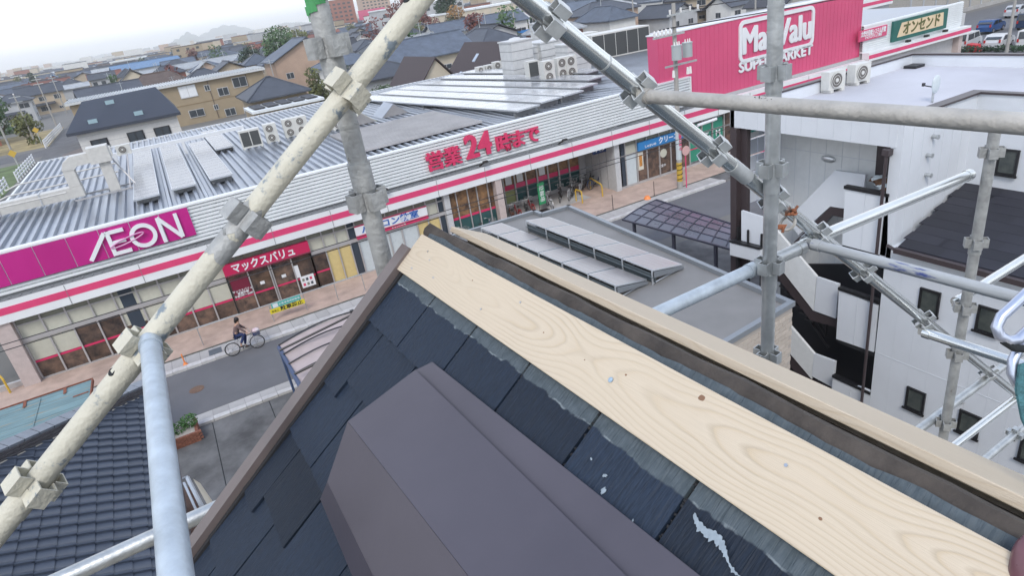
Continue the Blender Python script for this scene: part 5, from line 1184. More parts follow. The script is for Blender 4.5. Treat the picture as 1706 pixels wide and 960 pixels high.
def house_at(x, y, w, d, h, rh, kind, wi, ri, rz, label, grp, detail=2, cat='house', nm='town_house', wins=None):
    t = thing(nm, label, cat, (x,y,0), grp, rot=(0,0,rz))
    k = (round(w),round(d),round(h,1),kind,wi,ri,detail)
    w, d = round(w), round(d); h = round(h,1)
    if k not in HM:
        mb = MB(); mb.box(-w/2,w/2,-d/2,d/2,0,h)
        if kind == 'gable': mb.add([(-w/2,-d/2,h),(-w/2,d/2,h),(-w/2,0,h+rh*.93),(w/2,-d/2,h),(w/2,d/2,h),(w/2,0,h+rh*.93)], [(0,2,1),(3,4,5)])
        L_ = [('wall', mb.mesh('wall', MW[wi]), None), ('roof', roof_mesh(kind,w,d,h,rh).mesh('roof', MR[ri]), None)]
        storeys = max(1, int(h/2.8))
        if detail >= 2:
            for s in range(storeys):
                z = .9+s*2.8; n = max(2, int(w/3.2))
                for i in range(n):
                    xx = -w/2+w*(i+.5)/n+rt_.uniform(-.3,.3); ww = rt_.choice((.5,.85,.85,1.2)); hh = rt_.choice((.6,1.1,1.1))
                    fr = MB().box(xx-ww-.08,xx+ww+.08,-d/2-.06,-d/2,z-.08,z+hh+.08); gl = MB().box(xx-ww,xx-.04,-d/2-.075,-d/2-.06,z,z+hh).box(xx+.04,xx+ww,-d/2-.075,-d/2-.06,z,z+hh)
                    L_.append(('window', fr.mesh('window', M_twf), gl.mesh('pane', M_tw)))
                for sgn in (-1,1):
                    for i in range(max(1, int(d/4))):
                        yy = -d/2+d*(i+.5)/max(1,int(d/4)); x_ = sgn*w/2
                        fr = MB().box(min(x_,x_+sgn*.06),max(x_,x_+sgn*.06),yy-.75,yy+.75,z-.08,z+1.08); a, b = sorted((x_+sgn*.06, x_+sgn*.075)); gl = MB().box(a,b,yy-.67,yy-.04,z,z+1).box(a,b,yy+.04,yy+.67,z,z+1)
                        L_.append(('window', fr.mesh('window', M_twf), gl.mesh('pane', M_tw)))
        elif detail == 1:
            mb = MB()
            for s in range(storeys):
                z = .9+s*2.8
                for i in range(3):
                    xx = -w/2+w*(i+.5)/3; mb.box(xx-.7,xx+.7,-d/2-.06,-d/2,z,z+1.1)
                for sgn in (-1,1): a, b = sorted((sgn*w/2, sgn*(w/2+.06))); mb.box(a,b,-.8,.8,z,z+1.1)
            L_.append(('window', mb.mesh('window', M_tw), None))
        if detail >= 1 and storeys > 1 and rt_.random() < .6:
            L_.append(('porch_roof', MB().prism([(-w/2-.2,-d/2-1.4,2.5),(w/4,-d/2-1.4,2.5),(w/4,-d/2,3.0),(-w/2-.2,-d/2,3.0)], (0,0,.14)).mesh('porch_roof', MR[ri]), None))
        HM[k] = L_
    for n_, me, sub in HM[k]:
        o = mesh_obj(n_, me, t)
        if sub: mesh_obj('pane', sub, o)
    return t
placed = []
def free(x, y, r):
    return all((x-a)**2+(y-b)**2 > (r+c)**2 for a, b, c in placed)
# --- buildings one can pick out
bb = thing('long_beige_building', 'long beige two storey building with small mixed windows behind the black roofed house', 'building', (3.6,131,0)); M_beige = MW[4]
part('wall', MB().box(-11.4,18.9,127.1,137,0,6.6), mat('ochre_wall', (.32,.255,.17), rough=.75, var=.07, vscale=.5), bb)
part('roof', MB().box(-12,19.3,126.4,137.4,6.6,6.95), mat('pale_eave', (.55,.56,.56), rough=.5), bb)
mb = MB(); [mb.box(-12+i*.45,-11.82+i*.45,126.38,137.4,6.95,7.08) for i in range(70)]; part('roof_ribs', mb, mat('roof_rib_pale', (.45,.47,.48), rough=.5), bb, kind='stuff')
part('wall_band', MB().box(-11.4,18.9,127.05,127.1,3.2,3.32), mat('ochre_dark', (.25,.18,.10), rough=.7), bb)
for x in (1.2,9.4,15.8): part('wall_joint', MB().box(x,x+.1,127.03,127.1,.2,6.6), MR[3], bb)
for px, py, w_, h_, m_ in ((313,152,1.3,.9,M_white),(345,146,.35,.4,M_tw),(372,152,.8,.6,M_tw),(399,136,1.1,.75,M_tw),(328,188,1.15,.55,M_tw),(360,178,.3,.35,M_tw),(384,186,.8,.55,M_tw),(415,182,.8,.55,M_tw)):
    p = on(px,py,1,127.05); f = part('window', MB().box(p.x-w_-.1,p.x+w_+.1,126.98,127.06,p.z-h_-.12,p.z+h_+.08), M_twf, bb); part('pane', MB().box(p.x-w_,p.x-.04,126.95,126.98,p.z-h_,p.z+h_).box(p.x+.04,p.x+w_,126.95,126.98,p.z-h_,p.z+h_), m_, f)
placed += [(x,131,7) for x in (-8,0,8,16)]
wh = thing('black_roofed_house', 'white sided house with a big black hipped roof and three skylights', 'house', (-3,91,0))
part('wall', MB().box(-8.2,2.0,85.3,96.5,0,6.0), mat('white_siding', (.60,.59,.57), rough=.6, var=.05), wh)
for i in range(6): part('siding_line', MB().box(-8.21,2.01,85.28,85.3,.8+i*.9,.83+i*.9), MR[4], wh)
rp_ = [(-9.0,84.6,6.0),(2.5,84.6,5.95),(2.5,97.2,5.95),(-9.0,97.2,6.0),(-6.9,91,8.6),(1.0,91,8.75)]
part('roof', MB().add(rp_+[(x,y,z-.3) for x,y,z in rp_[:4]], [(0,1,5,4),(1,2,5),(2,3,4,5),(3,0,4),(0,6,7,1),(1,7,8,2),(2,8,9,3),(3,9,6,0)]), mat('black_roof', (.035,.042,.06), rough=.6, var=.12, vscale=.5), wh)
for px, py in ((155,203),(231,189),(183,171)):
    r_ = ray(px,py); n_ = Vector((0,-2.7,6.4)).normalized(); n_ = Vector((0,-.3885,.9214)); t_ = (Vector((0,84.6,6.0))-CAM).dot(n_)/r_.dot(n_); p = CAM+r_*t_
    part('skylight', MB().box(p.x-.45,p.x+.45,p.y-.3,p.y+.3,p.z-.15,p.z+.28), mat('skylight_glass', (.30,.42,.46), rough=.2), wh)
for px, py in ((168,242),(228,229),(272,221)):
    p = on(px,py,1,85.25); f = part('window', MB().box(p.x-.85,p.x+.85,85.2,85.29,p.z-.8,p.z+.7), M_winf, wh); part('pane', MB().box(p.x-.7,p.x-.05,85.17,85.2,p.z-.65,p.z+.6).box(p.x+.05,p.x+.7,85.17,85.2,p.z-.65,p.z+.6), M_tw, f)
part('side_annex', MB().box(-11.2,-8.2,88,96,0,2.6).prism([(-11.5,87.6,2.6),(-8.2,87.6,3.2),(-8.2,96.5,3.2),(-11.5,96.5,2.6)], (0,0,.15)), MR[3], wh)
placed += [(-3,90,8)]
house_at(14.6,95.5,7,10,5.2,2.0,'hip',4,0,0,'tan house with a dark blue grey pyramid roof next to the ochre building', None); placed.append((14,95,8))
t = thing('panelled_shed', 'low tan house whose pale roof edge carries dark solar panels, below the pyramid roof', 'house', (15,72,0))
part('wall', MB().box(10.2,18.0,83.6,89.4,0,4.2), MW[4], t); part('roof', MB().box(9.8,18.5,83,89.8,4.2,4.5), M_fas, t)
for i in range(5): part('solar_panel', MB().box(10.3+i*1.6,11.6+i*1.6,84,89,4.58,4.68), MR[2], t)
part('window', MB().box(14.5,15.3,83.5,83.6,2.8,3.6), M_tw, t); placed.append((14,86,6))
def steep(lab, x, y0, y1, hw, ze, zr, sk, grp):
    t = thing('steep_gabled_house', lab, 'house', (x,(y0+y1)/2,0), grp)
    part('wall', MB().prism([(x-hw+.3,y0,0),(x+hw-.3,y0,0),(x+hw-.3,y0,ze),(x,y0,zr-.1),(x-hw+.3,y0,ze)], (0,y1-y0,0)), MW[0], t)
    s1_ = MB().prism([(x-hw-.3,y0-.3,ze-.4),(x,y0-.3,zr),(x,y1+.3,zr),(x-hw-.3,y1+.3,ze-.4)], (0,0,.15)); part('roof', s1_, mat('brown_black_roof', (.055,.04,.042), rough=.7, var=.15), t)
    part('roof', MB().prism([(x+hw+.3,y0-.3,ze-.4),(x,y0-.3,zr),(x,y1+.3,zr),(x+hw+.3,y1+.3,ze-.4)], (0,0,.15)), mat('brown_black_roof', (.055,.04,.042)), t)
    for (yy, f_) in sk:
        xa = x-hw*f_; za = zr-(zr-ze+.4)*f_+.12; part('skylight', MB().prism([(xa-.8,yy,za-.75),(xa-.8,yy+.7,za-.75),(xa,yy+.7,za+.05),(xa,yy,za+.05)], (-.03,0,.1)), mat('skylight_pale', (.38,.45,.55), rough=.3), t)
    for xx in (-.9,.5): part('window', MB().box(x+xx-.35,x+xx+.35,y0-.06,y0,ze-.6,ze+.3), M_tw, t)
    part('window', MB().box(x-.5,x+.5,y0-.06,y0,ze+.8,ze+1.5), M_tw, t); return t
steep('steep dark roofed house with two skylights and a cream gable, nearest the store roof', 27.7, 68, 77, 3.6, 3.6, 7.6, ((70,.62),(72,.62)), 'steep dark roofed houses')
steep('steep dark roofed house with several skylights and round topped gable windows, right of the other', 38.6, 71, 83, 3.9, 3.4, 7.5, ((73,.7),(76,.7),(79,.6),(77,.3)), 'steep dark roofed houses')
placed += [(27,73,6),(38,77,7)]
house_at(27,88,9,11,5.5,2,'hip',3,0,.0,'cream and grey hip roofed house behind the nearer steep gable', None); placed.append((27,88,7))
house_at(38,99,14,9,5.8,2.6,'gable',0,1,.05,'long grey roofed house with a wide cream gable end facing the store', None); placed.append((38,99,8))
t = house_at(29.5,141,9,14,7,3.4,'gable',5,1,math.pi/2+.05,'tall peach coloured house with a pale grey sloping roof left of the green taped post', None); placed.append((29.5,141,9))
house_at(91,124,13,9,6,2,'hip',5,0,-.05,'peach apartment house with rows of dark windows under a blue grey roof', None, cat='apartment house'); placed.append((91,124,10))
house_at(74,152,24,9,6,2.2,'gable',1,1,-.02,'long white terrace with a blue grey roof and paired windows at the upper middle', None, cat='terrace'); placed += [(66,152,8),(74,152,8),(82,152,8)]
for x, y, w_, h_, m_, lb in ((120,236,60,8.5,0,'very long cream building with a flat top on the skyline'),(118,300,40,13,3,'grey block on the skyline behind the long cream building'),(-4,520,22,8,1,'white block on the far left skyline'),(60,640,20,12,3,'tall pale block on the skyline left of the ridge of trees'),(150,560,30,26,6,'tall brick coloured block on the skyline by the green taped post'),(176,640,26,24,1,'white block carrying a pink billboard on the skyline'),(230,700,30,34,5,'tall peach tower on the skyline beside the red maple')):
    t = thing('skyline_block', lb, 'building', (x,y,0)); part('wall', MB().box(x-w_/2,x+w_/2,y-8,y+8,0,h_), MW[m_], t); part('roof', MB().box(x-w_/2-.3,x+w_/2+.3,y-8.3,y+8.3,h_,h_+.6), M_fas, t); mb = MB()
    for s in range(int(h_/3)):
        for i in range(int(w_/4)): mb.box(x-w_/2+1+i*4,x-w_/2+3.2+i*4,y-8.08,y-8,1+s*3,2.4+s*3)
    part('windows', mb, M_tw, t); placed.append((x,y,w_/2))
p = on(620,22,1,630); t = thing('pink_billboard', 'small pink billboard on the skyline between the two left poles', 'billboard', (p.x,630,24)); part('board', MB().cbox((p.x,630,p.z),(26,1,8)), M_bigred, t); part('base_wall', MB().cbox((p.x,630.5,p.z-9),(26,1,9)), M_white, t); part('legs', MB().box(p.x-12,p.x-11,629.6,630.4,0,p.z-4).box(p.x+11,p.x+12,629.6,630.4,0,p.z-4), M_gutl, t)
# blue roofed market + pale warehouse at left
t = house_at(3,330,26,18,6,2.2,'gable',3,6,.1,'blue roofed hall with grey top floor in the far left middle', None, cat='hall'); placed.append((3,330,26))
t = house_at(16,255,34,12,5,1.5,'gable',1,4,.12,'pale metal roofed warehouse in front of the blue hall', None, cat='warehouse'); placed.append((16,255,18))
t = house_at(-2,205,8,8,5.5,3.2,'gable',0,2,math.pi/2,'cream house with a dark rounded looking gable above the ochre building', None); placed.append((-2,205,7))
t = house_at(-36,165,14,13,5.2,3.4,'gable',6,3,.2,'big rusty brick coloured house with a brown roof at the far left', None); placed.append((-36,165,10))
t = house_at(-42,192,14,9,5,2,'gable',6,6,.1,'brick coloured house with a blue roof at the far left', None); placed.append((-42,192,8))
t = house_at(-24,258,16,7,5,1,'gable',3,4,.1,'grey house with a pale metal roof at the left', None); placed.append((-24,258,9))
t = house_at(-34,330,16,8,5,2,'gable',0,5,.1,'cream walled house with a rusty red lower roof at the left', None); placed.append((-34,330,9))
# --- general fill
bands = []
def vis(x, y, z=4):
    q = RMAT.transposed() @ (Vector((x,y,z))-CAM)
    if q.z < 1: return None
    return CX+FPX*q.x/q.z, CY+FPX*q.y/q.z, q.z
y = 98.0; cnt = 0; far = MB(); far2 = MB(); FM = {}
spots = []
while y < 1000:
    step = 11.6+y*.011; x = -260
    while x < 620:
        xx, yy = x+rt_.uniform(-2.5,2.5), y+rt_.uniform(-3,3); v = vis(xx, yy)
        x += step*rt_.uniform(.82,1.15)
        if not v or not (-30 < v[0] < 1560 and -25 < v[1] < 330): continue
        if -27 < xx < -12 and yy < 260: continue
        if -32 < xx < 24 and yy < 146: continue
        if xx > 45 and yy < 75+.35*(xx-45)+20: continue
        if not free(xx, yy, 5.4): continue
        spots.append((v[2], xx, yy, v)); placed.append((xx,yy,1.0))
    y += step*.82
# right side block beyond the parking
for x, y in ((112,95),(128,92),(118,112),(140,108),(104,118)): spots.append((150,x,y,vis(x,y)))
spots.sort(key=lambda s: s[0])
for dist_, xx, yy, v in spots:
    wi = rt_.choices(range(7), (5,5,4,4,3,2,1))[0]; ri = rt_.choices(range(7), (8,7,3,2,2,1.3,.35))[0]
    kind = rt_.choices(('hip','gable','flat'), (5,5,1))[0]; w_ = rt_.choice((8,9,11)); d_ = rt_.choice((6,7,8)); h_ = rt_.choice((5.4,5.6,5.6,2.9)); rh = rt_.choice((1.8,2.2))
    if dist_ > 330 and rt_.random() < .12: h_ = rt_.choice((8.4,11.2)); kind = 'flat'; w_ = 14
    rz = rt_.choice((0,math.pi/2))+rt_.gauss(.03,.05)
    if cnt < 268:
        side_ = 'left' if v[0] < 300 else 'middle' if v[0] < 620 else 'right'
        bandn = 'near the store' if dist_ < 170 else 'in the middle distance' if dist_ < 300 else 'toward the skyline'
        rn = {'hip':'hip','gable':'gable','flat':'flat'}[kind]
        lab = f'{WALLS[wi][0]} {"single" if h_ < 4 else "two"} storey house, {ROOFS[ri][0]} {rn} roof, {bandn}, {side_} of the town'
        if len(lab.split()) > 14: lab = f'{WALLS[wi][0]} house, {ROOFS[ri][0]} {rn} roof, {bandn}, town {side_}'
        t = house_at(xx, yy, w_, d_, h_, rh, kind, wi, ri, rz, lab, 'town houses '+bandn, 2 if dist_ < 210 else 1); cnt += 1
    else:
        key = (wi, ri); 
        for nm_, mm, mb_ in (('w', wi, None), ('r', ri, None)):
            FM.setdefault((nm_, mm), MB())
        M4 = Matrix.Translation((xx,yy,0)) @ Matrix.Rotation(rz, 4, 'Z')
        a = MB().box(-w_/2,w_/2,-d_/2,d_/2,0,h_); b = roof_mesh(kind if kind != 'hip' else 'gable', w_, d_, h_, rh)
        a.xf(M4); b.xf(M4); FM[('w',wi)].add(a.v,a.f); FM[('r',ri)].add(b.v,b.f)
dt = thing('distant_houses', 'mass of tiny distant house roofs running to the hazy skyline', 'distant houses', (0,0,0)); dt['kind'] = 'stuff'
bpy.data.objects.remove(dt)
vs, fs, mi, ml = [], [], [], []
for (k_, i_), mb_ in FM.items():
    o_ = len(vs); vs += mb_.v; fs += [tuple(q+o_ for q in f) for f in mb_.f]; m_ = MW[i_] if k_ == 'w' else MR[i_]
    if m_ not in ml: ml.append(m_)
    mi += [ml.index(m_)]*len(mb_.f)
# scattered mid-rise blocks toward the skyline
for k in range(1100):
    x = rt_.uniform(-700,1500); y = rt_.uniform(950,2600); h_ = rt_.choice((5,6,7,8,8,10,15)); w_ = rt_.uniform(7,24); v = vis(x,y)
    if not v or not (-60 < v[0] < 1400): continue
    mb_ = MB().box(x-w_/2,x+w_/2,y-9,y+9,0,h_); o_ = len(vs); vs += mb_.v; fs += [tuple(q+o_ for q in f) for f in mb_.f]; m_ = MW[rt_.choice((0,1,1,3,2,5))]
    if m_ not in ml: ml.append(m_)
    mi += [ml.index(m_)]*len(mb_.f)
me = bpy.data.meshes.new('distant_houses'); me.from_pydata(vs, [], fs)
for m_ in ml: me.materials.append(m_)
me.polygons.foreach_set('material_index', mi)
o = mesh_obj('distant_houses', me, label='mass of tiny distant house roofs running to the hazy skyline', kind='stuff'); o['category'] = 'distant houses'
me_aer = MB().tube((0,0,0),(0,0,2.2),.05,5).tube((-.7,0,2.0),(.7,0,2.0),.03,4).tube((-.5,.0,1.7),(.5,0,1.7),.03,4).tube((0,-.6,2.0),(0,.6,2.0),.03,4).mesh('aerial', M_galv)
for o_ in list(COL.objects):
    if o_.name.startswith('town_house') and 60 < o_.location.y < 210:
        rf_ = [c for c in o_.children if c.name.startswith('roof')]
        if rf_: mesh_obj('aerial', me_aer, o_, loc=(.8,0,max(v.co.z for v in rf_[0].data.vertices)-.2))
LB = {}
for o_ in list(COL.objects):
    if o_.name.startswith('town_house'): LB.setdefault(o_['label'], []).append(o_)
for l_, os_ in LB.items():
    if len(os_) > 1:
        os_.sort(key=lambda q: vis(q.location.x, q.location.y)[0])
        for i_, q in enumerate(os_): q['label'] = (['leftmost','second','third','fourth','fifth','sixth','seventh','eighth','ninth'] if len(os_) > 2 else ['left one:','right one:'])[min(i_,8)]+' '+l_.replace(', ',' ',1) if len(l_.split()) < 15 else l_
# --- low distant hills
M_hill = mat('hill_forest', (.05,.075,.05), rough=1, var=.3, vscale=.004)
def hill(px, pyt, D, wpx, hgt, name='hill'):
    c = CAM+ray(px, pyt)*D; c.z = 0; wd = wpx*D/FPX/2; mb = MB(); n, m = 28, 10; V = []; rh_ = random.Random(px)
    f1, f2 = rh_.uniform(1,3), rh_.uniform(4,8)
    d2_ = Vector((rt.x, rt.y, 0)).normalized()
    for i in range(n+1):
        u = -1+2*i/n; top = hgt*max(0, math.cos(u*math.pi/2))**.8*(1+.18*math.sin(f1*u*3+1)+.10*math.sin(f2*u*3))
        for j in range(m+1):
            s = -1+2*j/m; V.append(c+d2_*u*wd+Vector((-d2_.y,d2_.x,0))*s*wd*.5+Vector((0,0,top*(1-s*s)-2)))
    mb.add(V, [(i*(m+1)+j,(i+1)*(m+1)+j,(i+1)*(m+1)+j+1,i*(m+1)+j+1) for i in range(n) for j in range(m)]); struct(name, mb, M_hill, True)
hill(312,62,4600,70,66); hill(372,58,5400,130,82); hill(190,90,5600,160,26); hill(470,40,5200,120,34); hill(80,105,5600,130,18)
# ================================================================ TREES
M_bark = mat('bark', (.09,.065,.045), rough=.9, var=.3, vscale=8)
LV = {'green': mat('leaf_green', (.05,.105,.03), rough=.6, var=.5, vscale=.5, rvar=.2), 'dark': mat('leaf_dark', (.025,.055,.025), rough=.6, var=.5, vscale=.5, rvar=.2),
      'olive': mat('leaf_olive', (.11,.12,.035), rough=.6, var=.5, vscale=.5, rvar=.2), 'maple': mat('leaf_maple', (.20,.065,.04), rough=.6, var=.5, vscale=.4, col2=(.10,.035,.04)), 'ochre': mat('leaf_ochre', (.26,.14,.04), rough=.6, var=.4, vscale=.5)}
def tree(x, y, h, r, kind, label, grp=None, n=900, sz=.28, sq=1.0, nm='tree'):
    t = thing(nm, label, 'tree', (x,y,0), grp); b = base(t); rr = random.Random(int(x*13+y*7))
    th = h-r*1.2*sq; mb = MB(); mb.path([(x,y,0),(x+.05,y,th*.5),(x-.05,y+.05,th),(x,y,h*.85)], [h*.035,h*.028,h*.02,h*.006], 8)
    for k in range(7):
        a = k*2.4; z0 = th*(.6+.06*k); mb.path([(x,y,z0),(x+math.cos(a)*r*.35,y+math.sin(a)*r*.35,z0+r*.4),(x+math.cos(a)*r*.8,y+math.sin(a)*r*.8,z0+r*.75)], [h*.014,h*.009,h*.003], 5)
    part('trunk', mb, M_bark, t)
    mb = MB(); cs = []
    for k in range(11):
        a = rr.uniform(0,6.28); q = rr.uniform(.1,.72)*r; zz = th+r*sq*rr.uniform(-.15,1.5); q *= 1-.45*max(0,(zz-th)/(r*sq*1.5)); cs.append((x+math.cos(a)*q,y+math.sin(a)*q,zz))
    for c_ in cs: leafmb(c_, r*rr.uniform(.38,.6), n//11, sz, rr, (1,1,.8*sq), mb)
    part('crown', mb, LV[kind], t); return t
tree(82,214,13,9,'maple','big red brown maple crown above the middle of the town',n=3400,sz=.6); tree(88,196,8,5,'ochre','low ochre tree at the foot of the big maple',n=1200,sz=.45)
tree(105,235,17,7,'dark','dark round evergreen right of the big maple on the skyline',n=2400,sz=.6); tree(76,196,7,5,'olive','olive green tree left below the big maple',n=1200,sz=.45)
p = G(418,112,0); tree(38,205,9,8,'green','broad green tree standing above the peach house, left of the posts',n=2400,sz=.5); tree(30,212,7,6,'dark','darker green tree left of the broad green tree',n=1500,sz=.45); tree(47,230,9,6,'olive','yellow green tree behind the broad green tree',n=1200,sz=.45)
tree(21,97,6,2.6,'olive','yellow green garden tree beside the pyramid roofed house',n=1200,sz=.25); tree(25.5,101,5,2.4,'dark','dark garden tree between the pyramid roof and the grey house',n=1000,sz=.22)
tree(22.6,72,4.2,2.4,'green','bright green tree beside the nearer steep gable, at the store roof edge',n=1800,sz=.16); tree(20.4,71,3.4,1.9,'dark','low green bush left of the bright green tree at the store roof edge',n=1200,sz=.15)
tree(36,125,6,3.4,'dark','dark tree in front of the peach house wall',n=1200,sz=.26)
tree(-21.5,150,4,2.6,'olive','olive tree by the left street, behind the white fence',n=1000,sz=.3); tree(-30,140,4,3.4,'dark','dark hedge tree beside the rusty brick coloured house',n=1200,sz=.3); tree(-31,186,6,4,'green','green tree left of the ochre building',n=1000,sz=.35)
tree(66,128,5,4,'maple','red brown tree near the blue road sign',n=1400,sz=.35); tree(59,121,4.5,3.5,'dark','dark green bushy tree left of the slim pylon',n=1200,sz=.3)
for k in range(64):
    for _ in range(30):
        x, y = rt_.uniform(-90,300), rt_.uniform(110,560); v = vis(x,y,4)
        if v and 0 < v[0] < 1100 and free(x,y,2.5) and not (-27 < x < -12): break
    placed.append((x,y,3)); kd = ('green','dark','olive','maple')[k % 4]; 
    tree(x, y, rt_.uniform(5,9), rt_.uniform(2.6,4.5), kd, {'green':'small green garden tree among the town houses','dark':'small dark evergreen among the town houses','olive':'small olive coloured tree among the town houses','maple':'small red brown tree among the town houses'}[kd], {'green':'green garden trees in the town','dark':'dark evergreens in the town','olive':'olive trees in the town','maple':'red brown trees in the town'}[kd], n=360, sz=.5)
for pre in ('green','dark','olive','red brown'):
    os_ = [q for q in COL.objects if q.get('label','').startswith('small '+pre) and q['label'].endswith('town houses')]
    os_.sort(key=lambda q: vis(q.location.x, q.location.y)[0])
    for i_, q in enumerate(os_): q['label'] = ('first','second','third','fourth','fifth','sixth','seventh','eighth','ninth','tenth','eleventh','twelfth','thirteenth','fourteenth','fifteenth','sixteenth','seventeenth','eighteenth','nineteenth','twentieth')[min(i_,19)]+' from the left, '+q['label']
# ================================================================ LEFT STREET, FIELD, FENCES
mb = MB(); mb.poly([(-17.4,62,.01),(-10.2,64,.01),(-13,260,.01),(-18,260,.01)]); struct('left_street', mb, M_asph2)
mb = MB(); mb.poly([(-60,140,.012),(-18,140,.012),(-18.5,176,.012),(-60,176,.012)]); struct('dry_field', mb, mat('dry_grass', (.30,.24,.12), rough=.95, var=.35, vscale=.3))
mb = MB(); mb.poly([(-60,86,.012),(-18.2,86,.012),(-18.2,122,.012),(-60,122,.012)]); struct('grass_field', mb, mat('green_grass', (.11,.15,.06), rough=.95, var=.45, vscale=.25))
mb = MB(); mb.poly([(-80,126,.014),(-17,126,.014),(-17,136,.014),(-80,136,.014)]); struct('cross_street', mb, M_asph2)
for k, (ya, yb, x) in enumerate(((84,99,-18.6),(102,119,-17.9),(138,170,-18.3))):
    f = thing('white_fence', ('nearest white slatted fence panel along the left street','middle white slatted fence panel along the left street','farthest white fence, running toward the black roofed house')[k], 'fence', (x,(ya+yb)/2,0), 'white fences along the left street')
    for z in (.35,.75,1.15): part('rail', MB().box(x-.05,x+.05,ya,yb,z,z+.14), M_white, f)
    n = int((yb-ya)/2)
    for i in range(n+1): y_ = ya+(yb-ya)*i/n; part('fence_post', MB().box(x-.08,x+.08,y_-.09,y_+.09,0,1.4), M_white, f)
for px, py, lb in ((35,268,'nearer yellow warning sign beside the left street'),(70,222,'farther yellow warning sign beside the left street')):
    p = G(px,py+18); t = thing('warning_sign', lb, 'road sign', (p.x,p.y,0), 'yellow warning signs'); part('sign_pole', MB().tube((p.x,p.y,0),(p.x,p.y,2.6),.07,6), M_galv, t); part('sign_board', MB().prism([(p.x-.55,p.y-.1,2.6),(p.x,p.y-.1,2.05),(p.x+.55,p.y-.1,2.6),(p.x,p.y-.1,3.15)], (0,-.05,0)), M_yel, t)
# ================================================================ POLES, PYLONS, WIRES
M_pole = mat('concrete_pole', (.34,.33,.31), rough=.8, var=.1, vscale=1.5); M_ins = mat('insulator_white', (.75,.74,.72), rough=.3); M_trf = mat('transformer_grey', (.40,.44,.45), rough=.5, metal=.2); M_wire = mat('cable_black', (.02,.02,.022), rough=.6)
px0_, py0_ = 27.35, 30.35
t = thing('utility_pole', 'concrete utility pole with two grey transformers in front of the rose billboard', 'utility pole', (px0_,py0_,0))
part('pole_shaft', MB().tube((px0_,py0_,0),(px0_,py0_,11.0),.17,16,.11), M_pole, t, smooth=True)
for z, x0_, x1_ in ((10.4,26.7,29.1),(9.35,25.6,27.9),(7.65,26.4,28.8)): part('cross_arm', MB().box(x0_,x1_,py0_-.25,py0_-.15,z-.05,z+.05), M_galv, t)
for x in (25.7,25.98,26.26,26.55,26.85): part('insulator', MB().tube((x,py0_-.2,9.4),(x,py0_-.2,9.62),.05,8,.07).tube((x,py0_-.2,9.62),(x,py0_-.2,9.75),.08,8,.03), M_ins, t)
for x in (26.9,27.7,28.4,29.0): part('insulator', MB().tube((x,py0_-.2,10.45),(x,py0_-.2,10.7),.05,8,.07), M_ins, t)
for x in (26.9,28.2,28.0): part('insulator', MB().tube((x,py0_-.3,7.0),(x,py0_-.3,7.4),.09,8,.06), M_ins, t)
for x, y_ in ((27.15,30.0),(28.15,30.2)):
    part('transformer', MB().tube((x,y_,7.95),(x,y_,8.72),.29,16).disc((x,y_,8.74),(0,0,1),.31,.06), M_trf, t, smooth=True)
    for k in (-.15,.05,.2): part('bushing', MB().tube((x+k,y_,8.75),(x+k,y_,8.95),.05,6,.03), M_ins, t)
part('stripe_band', MB().tube((px0_,py0_,.55),(px0_,py0_,1.75),.178,16,.176), M_yel, t, smooth=True)
for k in range(4): part('black_stripe', MB().path([(px0_+math.cos(a)*.181,py0_+math.sin(a)*.181,.68+.3*k+.2*(a+math.pi)/6.28) for a in [-math.pi+.3*q for q in range(12)]], .03, 4), M_hole, t)
part('wrap_sign', MB().tube((px0_,py0_,1.95),(px0_,py0_,4.6),.18,16,.17), M_pale, t, smooth=True)
letters('止まれ横断注意', .25, (px0_,py0_-.185,3.4), t, M_letr, ext=.003, rot=(math.pi/2,-math.pi/2,0), off=.006)
p = (27.7,30.15); t = thing('road_sign', 'round pale pink road sign on a red pole beside the utility pole', 'road sign', (*p,0)); part('sign_pole', MB().tube((*p,0),(*p,2.3),.035,8), M_red, t); part('sign_disc', MB().tube((p[0],p[1]-.04,2.0+.45),(p[0],p[1]-.06,2.45),.3,20), mat('faded_pink', (.62,.38,.36), rough=.5), t)
for k, (z, dz_) in enumerate(((6.05,.12),(5.87,.1))):
    mb = MB(); mb.path([(-40+80*i/24, 21.6, z-.0+dz_*((i-12)/12.)**2-.06) for i in range(25)], .015, 5); o = single('overhead_cable', mb, M_wire, ('upper','lower')[k]+' of the two black cables strung along the street before the shop windows', 'cable', (0,21.6,z)); o['group'] = 'black cables along the street'
for k, (x0_, z) in enumerate(((26.0,9.75),(26.6,9.75),(27.7,10.6))):
    mb = MB(); mb.path([(x0_+(k*2-60-x0_)*0+ (70*i/20), 30.15+ .35*i, z-.9*math.sin(math.pi*i/20)) for i in range(21)], .025, 5); o = single('overhead_cable', mb, M_wire, ('first','second','third')[k]+' thin power line leaving the utility pole past the billboard', 'cable', (x0_,30.15,z)); o['group'] = 'power lines from the utility pole'
def simple_pole(px, py, top, lab, h=10, arms=2):
    p = G(px,py); t = thing('street_pole', lab, 'utility pole', (p.x,p.y,0), 'slim poles in the town'); part('pole_shaft', MB().tube((p.x,p.y,0),(p.x,p.y,h),.17,8,.1), M_pole, t)
    for k in range(arms): part('cross_arm', MB().box(p.x-.9,p.x+.9,p.y-.08,p.y+.02,h-.5-k*.9,h-.38-k*.9), M_galv, t)
    part('insulator', MB().cbox((p.x,p.y,h+.1),(.2,.2,.2)), M_ins, t); return t
